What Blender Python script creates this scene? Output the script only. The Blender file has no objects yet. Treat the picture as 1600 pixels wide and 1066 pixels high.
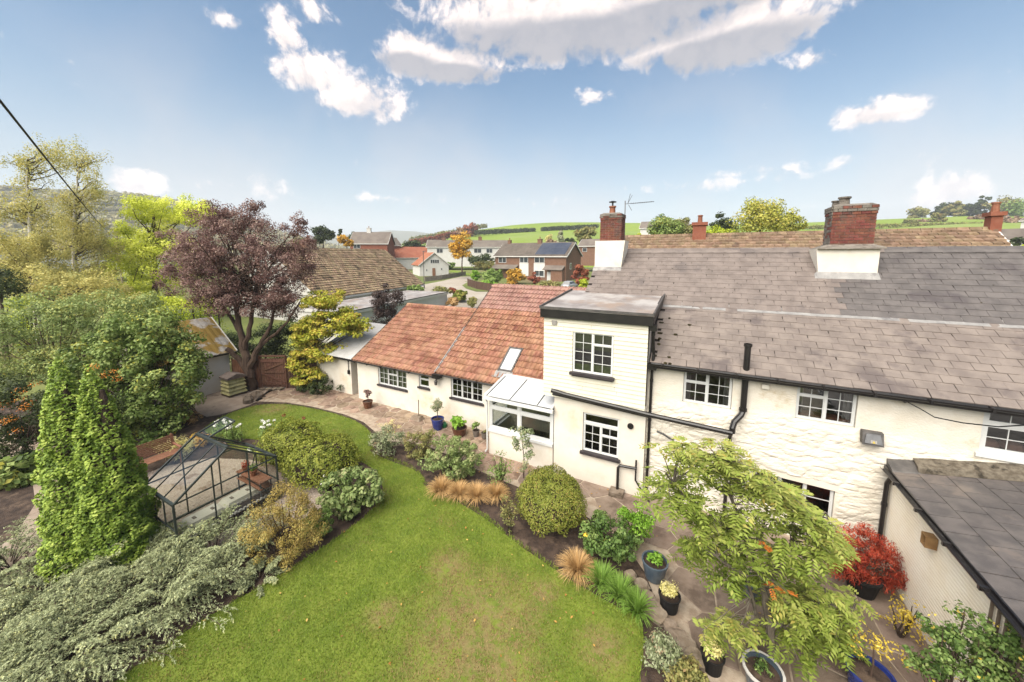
import bpy, math, random
import numpy as np
from mathutils import Matrix, Vector
SC = bpy.context.scene
COL = SC.collection
R = math.radians
# ------------------------------------------------------------------ camera
F, CX, CY, HC = 570., 800., 467., 7.8            # focal length and principal point on the 1600 px wide photo
PITCH, YAW = math.atan((467 - 398) / 570.), R(27.6)
cd = bpy.data.cameras.new('camera'); cam = bpy.data.objects.new('camera', cd); COL.objects.link(cam)
cd.sensor_width = 36; cd.lens = 36 * F / 1600.; cd.shift_y = -(533 - CY) / 1600.
cd.clip_start = .05; cd.clip_end = 12000
cam.location = (0, 0, HC); cam.rotation_euler = (math.pi / 2 - PITCH, 0, YAW)
SC.camera = cam
fw = np.array([-math.sin(YAW) * math.cos(PITCH), math.cos(YAW) * math.cos(PITCH), -math.sin(PITCH)])
rt = np.array([math.cos(YAW), math.sin(YAW), 0.]); up = np.cross(rt, fw); CAM = np.array([0, 0, HC])
# survey helpers: read real positions off the photograph
def ray(x, y): return fw * F + rt * (x - CX) - up * (y - CY)
def G(x, y, z=0.):
    d = ray(x, y); return CAM + d * ((z - HC) / d[2])
def at(x, y, depth): return CAM + ray(x, y) * (depth / F)
def dep(p): return float((np.asarray(p, float) - CAM) @ fw)
def pr(p):
    p = np.asarray(p, float) - CAM; d = p @ fw
    return CX + F * (p @ rt) / d, CY - F * (p @ up) / d
def hz(x, y, py):                                  # height at ground point x,y that shows at image row py
    p0 = np.array([x, y, 0.]) - CAM; k = (CY - py) / F
    return (k * (p0 @ fw) - p0 @ up) / (up[2] - k * fw[2])
# ------------------------------------------------------------------ light, sky, exposure
SUN_EL, SUN_AZ = 50., 192.                         # compass style: direction the light comes from, degrees from +Y towards +X
SUN_AZ_R = R(SUN_AZ)
sd = bpy.data.lights.new('sun', 'SUN'); sun = bpy.data.objects.new('sun', sd); COL.objects.link(sun)
sd.energy = 3.0; sd.angle = R(72); sd.color = (1, .93, .82)
tosun = Vector((math.sin(SUN_AZ_R) * math.cos(R(SUN_EL)), math.cos(SUN_AZ_R) * math.cos(R(SUN_EL)), math.sin(R(SUN_EL))))
sun.rotation_euler = tosun.to_track_quat('Z', 'Y').to_euler(); sun.location = (-20, -30, 40)
SC.view_settings.view_transform = 'Standard'; SC.view_settings.look = 'None'
SC.view_settings.gamma = 1; SC.view_settings.use_curve_mapping = False
SC.view_settings.exposure = 1.95
SC.cycles.use_denoising = True
SC.cycles.max_bounces = 6; SC.cycles.diffuse_bounces = 3; SC.cycles.glossy_bounces = 3
SC.cycles.transmission_bounces = 4; SC.cycles.transparent_max_bounces = 16; SC.cycles.volume_bounces = 0
SC.cycles.caustics_reflective = False; SC.cycles.caustics_refractive = False
W = bpy.data.worlds.new('World'); SC.world = W; W.use_nodes = True
nt = W.node_tree; nt.nodes.clear()
class NX:                                          # small expression helper for math nodes
    def __init__(s, t): s.t = t
    def n(s, ty, **k):
        o = s.t.nodes.new(ty)
        for a, b in k.items(): setattr(o, a, b)
        return o
    def put(s, sock, v):
        if hasattr(v, 'is_output'): s.t.links.new(v, sock)
        else: sock.default_value = v
    def m(s, op, a, b=0., c=0., clamp=False):
        o = s.n('ShaderNodeMath', operation=op, use_clamp=clamp)
        for i, v in enumerate((a, b, c)): s.put(o.inputs[i], v)
        return o.outputs[0]
    def noise(s, vec, scale, detail=4., rough=.55, dist=0.):
        o = s.n('ShaderNodeTexNoise'); s.put(o.inputs['Vector'], vec)
        o.inputs['Scale'].default_value = scale; o.inputs['Detail'].default_value = detail
        o.inputs['Roughness'].default_value = rough; o.inputs['Distortion'].default_value = dist
        return o.outputs['Fac']
    def sm(s, v, a, b, lo=0., hi=1.):
        o = s.n('ShaderNodeMapRange', interpolation_type='SMOOTHSTEP'); s.put(o.inputs[0], v)
        for i, q in enumerate((a, b, lo, hi)): s.put(o.inputs[i + 1], q)
        return o.outputs[0]
    def mix(s, f, a, b, ty='MIX'):
        o = s.n('ShaderNodeMix', data_type='RGBA', blend_type=ty); s.put(o.inputs[0], f)
        for i, q in ((6, a), (7, b)): s.put(o.inputs[i], q if hasattr(q, 'is_output') else tuple(q)[:3] + (1,))
        return o.outputs[2]
x = NX(nt)
sky = x.n('ShaderNodeTexSky', sky_type='NISHITA', sun_disc=False, sun_elevation=R(SUN_EL), sun_rotation=R(SUN_AZ))
sky.air_density = 1.0; sky.dust_density = 1.2; sky.ozone_density = 1.6
tc = x.n('ShaderNodeTexCoord'); D = tc.outputs['Generated']
sp = x.n('ShaderNodeSeparateXYZ'); nt.links.new(D, sp.inputs[0])
el = x.m('ARCSINE', sp.outputs[2]); az = x.m('ARCTAN2', sp.outputs[0], sp.outputs[1])
# domain-warped fractal noise gives the cumulus edges
wn = x.n('ShaderNodeTexNoise'); nt.links.new(D, wn.inputs['Vector']); wn.inputs['Scale'].default_value = 5.; wn.inputs['Detail'].default_value = 3
wv = x.n('ShaderNodeVectorMath', operation='MULTIPLY_ADD'); nt.links.new(wn.outputs['Color'], wv.inputs[0])
wv.inputs[1].default_value = (.10, .10, .10); nt.links.new(D, wv.inputs[2])
fb = x.noise(wv.outputs[0], 12., 10., .66)
fl = x.noise(wv.outputs[0], 3.2, 5., .5)
# cumulus seen that day: centre and half size on the photograph, turned into compass bearing and elevation
CL = [(900, 40, 300, 92, 1.15), (1130, 62, 190, 74, 1.15), (1060, 0, 220, 70, 1.1), (790, 10, 110, 40, .8), (710, 105, 105, 42, 1.), (640, 90, 60, 42, 1.),
      (565, 160, 78, 48, 1.), (480, 115, 60, 50, .9), (450, 60, 36, 55, .75), (490, 20, 35, 28, .6), (1375, 178, 95, 26, .95), (1330, 180, 45, 18, .7),
      (1495, 300, 70, 34, .95), (1450, 310, 40, 36, .8), (215, 290, 52, 28, .9), (1320, 255, 65, 18, .45), (930, 152, 50, 22, .45), (360, 35, 46, 20, .5),
      (1270, 95, 60, 26, .6), (1180, 268, 90, 12, .35), (600, 310, 260, 14, .34), (1150, 285, 250, 14, .3)]
dens = None; shade = None
for (px, py, rx, ry, a) in CL:
    sw = 1. if (ry > 60 or 600 < px < 760) else .3
    d0 = ray(px, py); d0 /= np.linalg.norm(d0); d1 = ray(px + rx, py); d1 /= np.linalg.norm(d1); d2 = ray(px, py - ry); d2 /= np.linalg.norm(d2)
    a0, e0 = math.atan2(d0[0], d0[1]), math.asin(d0[2])
    ra = abs(math.atan2(d1[0], d1[1]) - a0); re = abs(math.asin(d2[2]) - e0)
    u = x.m('DIVIDE', x.m('SUBTRACT', az, a0), ra); v = x.m('DIVIDE', x.m('SUBTRACT', el, e0), re)
    vb = x.m('MULTIPLY', v, x.m('ADD', 1., x.m('MULTIPLY', x.m('LESS_THAN', v, 0.), .35)))
    r = x.m('SQRT', x.m('ADD', x.m('MULTIPLY', u, u), x.m('MULTIPLY', vb, vb)))
    k = x.m('MULTIPLY', x.m('SUBTRACT', 1.25, r), a)
    low = x.m('MULTIPLY', x.m('MULTIPLY', x.m('MAXIMUM', k, 0.), sw), x.sm(v, .5, -.5))
    dens = k if dens is None else x.m('MAXIMUM', dens, k)
    shade = low if shade is None else x.m('MAXIMUM', shade, low)
# the same kind of scattered cumulus over the rest of the sky
inview = x.sm(x.m('ABSOLUTE', x.m('SUBTRACT', az, -YAW)), .95, 1.25)
over = x.sm(el, .62, .8)
rest = x.m('MULTIPLY', x.m('SUBTRACT', fl, .5), x.m('MULTIPLY', 5., x.m('MAXIMUM', inview, over)))
rest = x.m('SUBTRACT', rest, .15)
dens = x.m('MAXIMUM', dens, x.m('MINIMUM', rest, .9))
edge = x.m('ADD', dens, x.m('MULTIPLY', x.m('SUBTRACT', fb, .5), 2.1))
fh = x.noise(wv.outputs[0], 34., 8., .62); edge = x.m('ADD', edge, x.m('MULTIPLY', x.m('SUBTRACT', fh, .5), 1.1))
mask = x.m('MULTIPLY', x.sm(edge, .22, .74), x.sm(el, -.01, .03))
dark = x.m('MULTIPLY', x.sm(x.m('ADD', shade, x.m('MULTIPLY', x.m('SUBTRACT', fb, .5), .9)), .02, .55), .86)
bright = x.mix(x.sm(x.m('ADD', fb, x.m('MULTIPLY', x.m('SUBTRACT', fh, .5), .5)), .38, .62), (4.6, 4.1, 4.05, 1), (7.6, 6.5, 5.9, 1))
ccol = x.mix(dark, bright, (1.75, 1.85, 2.2, 1))
hsk = x.n('ShaderNodeHueSaturation'); nt.links.new(sky.outputs[0], hsk.inputs['Color']); hsk.inputs['Saturation'].default_value = 1.3; hsk.inputs['Value'].default_value = .76
hzn = x.m('MULTIPLY', x.sm(el, .46, -.02), .6)
tint = x.mix(1., hsk.outputs[0], (.92, 1.06, .97, 1), 'MULTIPLY')
base = x.mix(hzn, tint, (3.35, 3.4, 3.5, 1))
veil = x.m('MULTIPLY', x.m('MULTIPLY', x.sm(fl, .42, .7), x.sm(el, .55, .06)), .5)
fin = x.mix(mask, x.mix(veil, base, (3.9, 3.6, 3.6, 1)), ccol)
bg = x.n('ShaderNodeBackground'); nt.links.new(fin, bg.inputs[0]); bg.inputs[1].default_value = .052
W.cycles.sampling_method = 'MANUAL'; W.cycles.sample_map_resolution = 512
wo = x.n('ShaderNodeOutputWorld'); nt.links.new(bg.outputs[0], wo.inputs[0])

# ------------------------------------------------------------------ materials
def lin(c, k=1.):
    c = np.array(c, float) / 255.
    return tuple(np.where(c <= .04045, c / 12.92, ((c + .055) / 1.055) ** 2.4) * k) + (1.,)
KB = .66                                            # paint and stone reflect about two thirds of the sunlit picture value
def pm(name, c1, c2, scale=3., rough=.8, bump=.0, bscale=40., var=.0, k=.6, c3=None, s3=.7, detail=5., metal=0., stretch=None, spec=.35, lo=.35, hi=.65, t3=(.52, .66)):
    k = k * KB; m = bpy.data.materials.new(name); m.use_nodes = True; t = m.node_tree; b = t.nodes['Principled BSDF']; x = NX(t)
    geo = x.n('ShaderNodeNewGeometry'); P = geo.outputs['Position']
    if stretch:
        mp = x.n('ShaderNodeMapping'); t.links.new(P, mp.inputs[0]); mp.inputs['Scale'].default_value = stretch; P = mp.outputs[0]
    f = x.sm(x.noise(P, scale, detail, .6), lo, hi)
    col = x.mix(f, lin(c1, k), lin(c2, k))
    if c3 is not None:
        col = x.mix(x.sm(x.noise(P, s3, 6., .65), *t3), col, lin(c3, k))
    if var:
        at_ = x.n('ShaderNodeAttribute', attribute_name='cv'); oi = x.n('ShaderNodeObjectInfo')
        q = x.m('FRACT', x.m('ADD', at_.outputs['Fac'], oi.outputs['Random']))
        v = x.m('ADD', 1 - var, x.m('MULTIPLY', q, 2 * var))
        hs = x.n('ShaderNodeHueSaturation'); t.links.new(col, hs.inputs['Color']); t.links.new(v, hs.inputs['Value'])
        t.links.new(x.m('ADD', .5, x.m('MULTIPLY', x.m('SUBTRACT', x.m('FRACT', x.m('MULTIPLY', q, 7.3)), .5), var * .12)), hs.inputs['Hue'])
        col = hs.outputs[0]
    t.links.new(col, b.inputs['Base Color'])
    b.inputs['Roughness'].default_value = rough; b.inputs['Metallic'].default_value = metal; b.inputs['Specular IOR Level'].default_value = spec
    if bump:
        bn = x.n('ShaderNodeBump'); bn.inputs['Strength'].default_value = min(1, bump); bn.inputs['Distance'].default_value = .02 * max(1, bump)
        t.links.new(x.noise(P, bscale, 4., .6), bn.inputs['Height']); t.links.new(bn.outputs[0], b.inputs['Normal'])
    return m
def leafmat(name, cols, k=.66, trans=.32, rough=.55):
    m = bpy.data.materials.new(name); m.use_nodes = True; t = m.node_tree; b = t.nodes['Principled BSDF']; x = NX(t)
    k *= 1.3; at_ = x.n('ShaderNodeAttribute', attribute_name='cv'); rp = x.n('ShaderNodeValToRGB'); t.links.new(at_.outputs['Fac'], rp.inputs[0])
    e = rp.color_ramp.elements
    for i, c in enumerate(cols):
        q = i / (len(cols) - 1.)
        if i == 0: el_ = e[0]; el_.position = 0
        elif i == len(cols) - 1: el_ = e[-1]; el_.position = 1
        else: el_ = e.new(q)
        el_.color = lin(c, k)
    t.links.new(rp.outputs[0], b.inputs['Base Color']); b.inputs['Roughness'].default_value = rough; b.inputs['Specular IOR Level'].default_value = .25
    tr = x.n('ShaderNodeBsdfTranslucent'); t.links.new(rp.outputs[0], tr.inputs[0])
    mx = x.n('ShaderNodeMixShader'); mx.inputs[0].default_value = trans
    t.links.new(b.outputs[0], mx.inputs[1]); t.links.new(tr.outputs[0], mx.inputs[2]); t.links.new(mx.outputs[0], t.nodes['Material Output'].inputs[0])
    return m
def glassmat(name, tint=(.9, .95, .93), clear=.8, rough=.03, ior=1.5, add=.09):
    m = bpy.data.materials.new(name); m.use_nodes = True; t = m.node_tree; x = NX(t)
    t.nodes.remove(t.nodes['Principled BSDF'])
    tr = x.n('ShaderNodeBsdfTransparent'); tr.inputs[0].default_value = tuple(clear * q for q in tint) + (1,)
    gl = x.n('ShaderNodeBsdfGlossy'); gl.inputs['Roughness'].default_value = rough; gl.inputs[0].default_value = (1, 1, 1, 1)
    fr = x.n('ShaderNodeFresnel'); fr.inputs[0].default_value = ior
    mx = x.n('ShaderNodeMixShader'); t.links.new(x.m('ADD', fr.outputs[0], add), mx.inputs[0])
    t.links.new(tr.outputs[0], mx.inputs[1]); t.links.new(gl.outputs[0], mx.inputs[2]); t.links.new(mx.outputs[0], t.nodes['Material Output'].inputs[0])
    return m
M = {}
def defm(n, *a, **k): M[n] = pm(n, *a, **k)
defm('render', (240, 230, 214), (246, 238, 225), 1.6, .85, .35, 60, c3=(226, 208, 176), s3=.5, k=.98, t3=(.55, .75))
defm('rubble', (240, 230, 213), (247, 239, 225), 2.2, .85, .8, 26, c3=(214, 196, 164), s3=1.1, k=.98, t3=(.55, .72))
defm('brickpaint', (242, 231, 212), (248, 240, 225), 1.8, .8, .4, 50, k=1.15)
defm('board', (246, 238, 214), (250, 243, 224), 2., .6, .1, 30, var=.035, k=.88)
defm('upvc', (245, 245, 242), (250, 250, 248), 2., .35, 0, k=.85, spec=.5)
defm('black', (30, 27, 28), (44, 40, 40), 3., .35, .1, 30, k=.8, spec=.5)
defm('fascia', (46, 41, 40), (66, 58, 55), 2., .55, .2, 40, k=.8)
defm('sill', (58, 52, 54), (74, 66, 68), 4., .6, .2, 40, k=.8)
defm('slate', (146, 132, 125), (166, 151, 143), 2.6, .62, .35, 70, var=.028, k=.62, c3=(132, 120, 116), s3=.8)
defm('slate_dark', (116, 109, 107), (136, 128, 125), 2.6, .6, .35, 70, var=.028, k=.62, c3=(104, 95, 96), s3=.8)
defm('slate_low', (152, 138, 130), (174, 159, 149), 2.2, .62, .35, 70, var=.028, k=.62, c3=(130, 117, 113), s3=.9)
defm('slate_lean', (108, 102, 101), (130, 122, 119), 3., .6, .4, 60, var=.06, k=.66, c3=(146, 134, 126), s3=1.2)
defm('lead', (176, 172, 170), (205, 201, 197), 3., .5, .2, 20, k=.6, c3=(150, 146, 146), s3=2.)
defm('pantile', (168, 116, 90), (196, 146, 118), 2.4, .75, .3, 60, var=.15, k=.78, c3=(148, 96, 74), s3=1.0)
defm('pantile_pink', (176, 130, 116), (192, 150, 136), 2.4, .75, .3, 60, var=.10, k=.78, c3=(150, 108, 98), s3=1.)
defm('flat_roof', (158, 148, 144), (206, 200, 196), 1.1, .55, .2, 30, k=.78, c3=(176, 156, 142), s3=.7)
defm('brick', (124, 70, 58), (150, 92, 76), 6., .85, .5, 70, var=.22, k=.78, c3=(110, 88, 80), s3=2.2)
defm('mortar', (196, 180, 162), (176, 158, 142), 8., .9, .5, 60, k=.6)
defm('cement', (150, 140, 130), (180, 170, 158), 5., .9, .7, 40, k=.6, c3=(110, 98, 88), s3=3.)
defm('moss', (60, 52, 34), (92, 82, 44), 9., .95, .8, 60, k=.5)
defm('moss_stone', (120, 108, 92), (164, 152, 134), 9., .95, .9, 40, k=.55, c3=(78, 70, 58), s3=5.)
defm('terracotta', (176, 110, 82), (198, 134, 104), 5., .8, .2, 40, k=.6)
defm('concrete_tile', (138, 112, 88), (166, 140, 114), 3., .85, .4, 40, var=.22, k=.78, c3=(118, 98, 80), s3=.6)
defm('moss_tile', (158, 132, 102), (188, 162, 130), 1.2, .9, .5, 40, var=.26, k=.78, c3=(96, 82, 62), s3=.8)
defm('orange_tile', (190, 112, 82), (205, 130, 98), .8, .85, .3, 20, var=.1, k=.6)
defm('grey_tile', (134, 122, 112), (152, 140, 128), .5, .85, .3, 10, var=.1, k=.6)
defm('far_brick', (156, 116, 94), (172, 132, 108), 3., .9, .3, 10, k=.6)
defm('red_brick', (176, 104, 80), (190, 120, 94), 3., .9, .3, 10, k=.6)
defm('white_wall', (240, 236, 230), (248, 245, 240), 1., .85, .1, 10, k=.8)
defm('lawn', (112, 132, 40), (140, 154, 56), 1.6, .95, .9, 90, k=.84, c3=(158, 146, 84), s3=.55, t3=(.6, .8), detail=8.)
defm('ground', (124, 140, 66), (150, 158, 84), .15, .95, .4, 20, k=.6, c3=(150, 132, 96), s3=.05)
defm('field', (144, 172, 44), (164, 188, 58), .02, .95, .2, 2, k=.62, c3=(168, 186, 92), s3=.012)
defm('soil', (62, 48, 40), (92, 74, 62), 5., .95, 1., 40, k=.78, c3=(118, 98, 82), s3=2.)
defm('gravel', (196, 176, 158), (220, 204, 188), 30., .95, 1., 90, k=.78, c3=(160, 136, 118), s3=1.4, var=.18)
defm('stone', (160, 134, 114), (186, 160, 138), 3.5, .9, .7, 45, var=.24, k=.78, c3=(128, 104, 86), s3=1.6)
defm('slab', (146, 126, 110), (166, 146, 130), 2.5, .9, .6, 60, var=.13, k=.78, c3=(120, 102, 88), s3=.9)
defm('joint', (212, 194, 172), (178, 156, 134), 4., .95, .6, 40, k=.78)
defm('path', (178, 158, 140), (196, 178, 160), 2., .95, .6, 40, k=.78, c3=(140, 120, 102), s3=1.)
defm('road', (214, 200, 182), (226, 214, 198), .4, .95, .2, 10, k=.6)
defm('kerb', (190, 176, 160), (206, 194, 178), 2., .9, .4, 20, k=.6)
defm('edge_stone', (170, 150, 128), (196, 178, 156), 5., .92, .9, 22, var=.12, k=.56, c3=(120, 104, 84), s3=2.)
defm('bark', (112, 88, 74), (140, 114, 96), 5., .95, 1., 30, k=.5, stretch=(1, 1, .25), c3=(84, 64, 54), s3=3.)
defm('bark_grey', (132, 120, 104), (164, 152, 134), 6., .95, .8, 30, k=.5, stretch=(1, 1, .4), c3=(100, 90, 74), s3=4.)
defm('birch_bark', (226, 218, 206), (240, 234, 224), 3., .8, .4, 20, k=.8, c3=(90, 80, 72), s3=2.4, t3=(.60, .66), stretch=(.4, .4, 2.5))
defm('twig', (92, 74, 62), (116, 96, 80), 6., .95, .6, 30, k=.5)
defm('wood', (156, 104, 78), (184, 132, 102), 6., .75, .5, 30, var=.12, k=.72, stretch=(3, 3, .6))
defm('tan_wood', (150, 112, 70), (176, 138, 92), 6., .7, .3, 30, k=.8)
defm('wood_gate', (122, 84, 66), (148, 106, 86), 5., .85, .6, 30, var=.12, k=.75, stretch=(4, 4, .5))
defm('wood_grey', (142, 122, 104), (168, 148, 128), 6., .85, .6, 30, var=.12, k=.55, stretch=(3, 3, .6))
defm('wood_dark', (98, 72, 58), (118, 90, 74), 6., .85, .6, 30, var=.1, k=.7)
defm('hive', (196, 188, 128), (214, 206, 152), 4., .7, .2, 30, k=.9, c3=(168, 158, 104), s3=3.)
defm('felt', (150, 132, 122), (176, 158, 148), 6., .9, .6, 60, k=.55)
defm('shed_roof', (226, 220, 214), (200, 190, 182), 5., .8, .4, 30, k=.6, c3=(176, 142, 58), s3=1.1, t3=(.40, .52))
defm('corrugated', (216, 212, 208), (234, 231, 228), 1.5, .7, .2, 20, k=.68)
defm('frame_green', (60, 68, 64), (76, 84, 78), 4., .45, 0, k=.7, spec=.5)
defm('cream_plastic', (232, 226, 208), (240, 234, 218), 3., .5, 0, k=.72)
defm('dark_plastic', (52, 46, 46), (66, 58, 58), 5., .6, .2, 40, k=.7)
defm('blue_glaze', (36, 52, 120), (48, 66, 146), 4., .2, 0, k=.8, spec=.6)
defm('slate_blue_glaze', (84, 98, 112), (104, 118, 130), 5., .3, 0, k=.7, spec=.5)
defm('brown_glaze', (104, 62, 44), (136, 86, 60), 4., .35, .1, 20, k=.7, spec=.5)
defm('grey_pot', (140, 128, 118), (160, 148, 138), 5., .8, .2, 30, k=.6)
defm('white_pot', (226, 222, 216), (236, 232, 226), 5., .5, 0, k=.75)
defm('green_plastic', (34, 120, 70), (44, 140, 84), 5., .4, 0, k=.7, spec=.5)
defm('metal_grey', (140, 140, 142), (160, 160, 162), 6., .45, .1, 30, k=.6, metal=.4)
defm('rust_grey', (96, 92, 90), (126, 120, 116), 5., .55, .2, 30, k=.6)
defm('car_paint', (196, 200, 206), (204, 208, 214), 1., .25, 0, k=.75, spec=.6)
defm('rubber', (28, 28, 28), (40, 40, 40), 5., .8, 0, k=.8)
defm('solar', (92, 98, 116), (110, 114, 128), .5, .25, 0, k=.5, spec=.6)
defm('room', (120, 112, 104), (96, 90, 84), 1.5, .9, 0, k=.9)
defm('room_light', (214, 200, 178), (226, 214, 194), 1.5, .9, 0, k=.6)
defm('curtain', (226, 220, 212), (200, 192, 186), 4., .9, .4, 20, k=.55, stretch=(6, 6, .3))
defm('lace', (160, 156, 158), (132, 128, 130), 9., .9, 0, k=.45)
defm('pink', (214, 160, 146), (222, 174, 160), 3., .9, .2, 20, k=.6)
defm('black_matt', (22, 20, 20), (34, 32, 32), 4., .7, 0, k=.8)
defm('yellow', (240, 200, 50), (246, 214, 80), 4., .6, 0, k=.7)
defm('hill_wood', (128, 128, 84), (150, 146, 98), .03, .95, .4, .3, k=.42, c3=(108, 112, 84), s3=.012)
defm('hill_far', (146, 150, 120), (164, 164, 134), .006, .95, 0, k=.5)
defm('cable', (22, 22, 24), (30, 30, 32), 3., .6, 0, k=.8)
defm('pole_wood', (176, 160, 142), (190, 174, 158), 4., .9, .3, 20, k=.55)
def wear(m, spots, col):                           # worn straw patches with their own places on the lawn
    t = m.node_tree; x = NX(t); b = t.nodes['Principled BSDF']; src = b.inputs['Base Color'].links[0].from_socket; P = x.n('ShaderNodeNewGeometry').outputs['Position']; acc = None
    for (gx, gy, r) in spots:
        d = x.n('ShaderNodeVectorMath', operation='DISTANCE'); t.links.new(P, d.inputs[0]); d.inputs[1].default_value = (gx, gy, 0); v = x.sm(d.outputs['Value'], r * 1.5, r * .1); acc = v if acc is None else x.m('MAXIMUM', acc, v)
    f = x.m('MULTIPLY', acc, x.sm(x.noise(P, 4.5, 8., .7), .38, .6)); t.links.new(x.mix(f, src, col), b.inputs['Base Color'])
WORN = [(745, 990, 1.5), (760, 1040, 1.0), (700, 885, .5), (940, 1010, .5), (600, 960, .4), (425, 640, .7), (850, 930, .4)]
wear(M['lawn'], [(*G(a, b)[:2], r) for a, b, r in WORN], lin((156, 140, 88), .55))
M['glass'] = glassmat('glass', (.85, .9, .9), .8)
M['roofglass'] = pm('roofglass', (228, 230, 232), (240, 241, 242), 1., .25, 0, k=.75, spec=.5)
M['ghglass'] = glassmat('ghglass', (.96, .98, .94), .95, .02, 1.3, .02)
M['farglass'] = pm('farglass', (70, 76, 82), (96, 100, 104), .6, .12, 0, k=.6, spec=.6)
# ------------------------------------------------------------------ object helpers
LOC = {}
def tag(o, label=None, cat=None, group=None, kind=None):
    if label: o['label'] = label
    if cat: o['category'] = cat
    if group: o['group'] = group
    if kind: o['kind'] = kind
    return o
def thing(name, label, cat, loc=(0, 0, 0), rotz=None, group=None):
    o = bpy.data.objects.new(name, None); COL.objects.link(o); o.location = tuple(float(q) for q in loc); o.empty_display_size = .2
    if rotz is not None: o.rotation_euler = (0, 0, rotz); LOC[o] = np.zeros(3)     # parts given in local coordinates
    else: LOC[o] = np.array(loc, float)                                            # parts given in world coordinates
    return tag(o, label, cat, group)
def link(name, me, parent=None, base=None):
    o = bpy.data.objects.new(name, me); COL.objects.link(o)
    if parent is not None: o.parent = parent; LOC[o] = LOC[parent]
    else:
        b = np.zeros(3) if base is None else np.array(base, float); LOC[o] = b; o.location = tuple(b)
    return o
def newmesh(name, V, Fc, mat, cv=None, smooth=False):
    me = bpy.data.meshes.new(name); me.from_pydata([tuple(v) for v in V], [], Fc)
    me.materials.append(M[mat] if isinstance(mat, str) else mat)
    if cv is not None and len(cv): a = me.attributes.new('cv', 'FLOAT', 'FACE'); a.data.foreach_set('value', np.asarray(cv, np.float32))
    if smooth: me.polygons.foreach_set('use_smooth', [True] * len(me.polygons))
    me.update(); return me
class MB:
    def __init__(s): s.v = []; s.f = []; s.c = []
    def add(s, vs, fs, cv=0.):
        o = len(s.v); s.v += [tuple(q) for q in vs]; s.f += [tuple(i + o for i in f) for f in fs]; s.c += [cv] * len(fs); return s
    def box(s, x0, x1, y0, y1, z0, z1, cv=0.):
        return s.add([(x0, y0, z0), (x1, y0, z0), (x1, y1, z0), (x0, y1, z0), (x0, y0, z1), (x1, y0, z1), (x1, y1, z1), (x0, y1, z1)],
                     [(0, 3, 2, 1), (4, 5, 6, 7), (0, 1, 5, 4), (1, 2, 6, 5), (2, 3, 7, 6), (3, 0, 4, 7)], cv)
    def hexa(s, b, t, cv=0.):      # bottom and top quads
        return s.add(list(b) + list(t), [(0, 3, 2, 1), (4, 5, 6, 7), (0, 1, 5, 4), (1, 2, 6, 5), (2, 3, 7, 6), (3, 0, 4, 7)], cv)
    def bar(s, p, q, w, h, cv=0., upv=(0, 0, 1)):
        p = np.array(p, float); q = np.array(q, float); d = q - p; d /= np.linalg.norm(d); u = np.array(upv, float)
        if abs(d @ u) > .98: u = np.array([0., 1., 0.])
        a = np.cross(d, u); a /= np.linalg.norm(a); b = np.cross(a, d)
        o = [(-a * w - b * h) / 2, (a * w - b * h) / 2, (a * w + b * h) / 2, (-a * w + b * h) / 2]
        return s.hexa([p + k for k in o], [q + k for k in o], cv)
    def tube(s, pts, r, n=8, cv=0.):
        pts = [np.array(p, float) for p in pts]; r = [r] * len(pts) if np.isscalar(r) else list(r); rings = []; prev = None
        for i, p in enumerate(pts):
            d = pts[min(i + 1, len(pts) - 1)] - pts[max(i - 1, 0)]; d = d / (np.linalg.norm(d) + 1e-9)
            if prev is None: u = np.array([1., 0, 0]) if abs(d[2]) > .6 else np.array([0, 0, 1.])
            else: u = prev
            a = u - (u @ d) * d; a /= (np.linalg.norm(a) + 1e-9); b = np.cross(d, a); prev = a
            rings.append([p + r[i] * (math.cos(2 * math.pi * k / n) * a + math.sin(2 * math.pi * k / n) * b) for k in range(n)])
        vs = [v for g in rings for v in g]; fs = []
        for i in range(len(pts) - 1):
            for k in range(n):
                k2 = (k + 1) % n; fs.append((i * n + k, i * n + k2, (i + 1) * n + k2, (i + 1) * n + k))
        fs.append(tuple(range(n - 1, -1, -1))); fs.append(tuple((len(pts) - 1) * n + k for k in range(n)))
        return s.add(vs, fs, cv)
    def lathe(s, prof, c=(0, 0, 0), n=20, cv=0.):
        vs = [(c[0] + r * math.cos(2 * math.pi * k / n), c[1] + r * math.sin(2 * math.pi * k / n), c[2] + z) for r, z in prof for k in range(n)]; fs = []
        for i in range(len(prof) - 1):
            for k in range(n): k2 = (k + 1) % n; fs.append((i * n + k, i * n + k2, (i + 1) * n + k2, (i + 1) * n + k))
        return s.add(vs, fs, cv)
    def prism(s, poly, z0, z1, cv=0., bev=0.):
        n = len(poly); c = np.mean(np.array(poly), 0); ins = [c + (np.array(p) - c) * (1 - bev) for p in poly]
        vs = [(p[0], p[1], z0) for p in poly] + [(p[0], p[1], z1 - (.008 if bev else 0)) for p in poly]
        fs = [(k, (k + 1) % n, n + (k + 1) % n, n + k) for k in range(n)]
        if bev:
            vs += [(p[0], p[1], z1) for p in ins]; fs += [(n + k, n + (k + 1) % n, 2 * n + (k + 1) % n, 2 * n + k) for k in range(n)]; fs.append(tuple(range(2 * n, 3 * n)))
        else: fs.append(tuple(range(n, 2 * n)))
        return s.add(vs, fs, cv)
    def quad(s, a, b, c, d, cv=0.): return s.add([a, b, c, d], [(0, 1, 2, 3)], cv)
    def build(s, name, mat, parent=None, base=None, smooth=False, **tg):
        b = LOC[parent] if parent is not None else (np.zeros(3) if base is None else np.array(base, float))
        me = newmesh(name, np.array(s.v, float) - b, s.f, mat, s.c, smooth)
        return tag(link(name, me, parent, None if parent is not None else b), **tg)
def inst(name, me, parent, mat4):                  # one more object sharing mesh data; matrix in the parent's space
    o = bpy.data.objects.new(name, me); COL.objects.link(o); o.parent = parent; LOC[o] = LOC[parent]; o.matrix_local = mat4; return o
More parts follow.
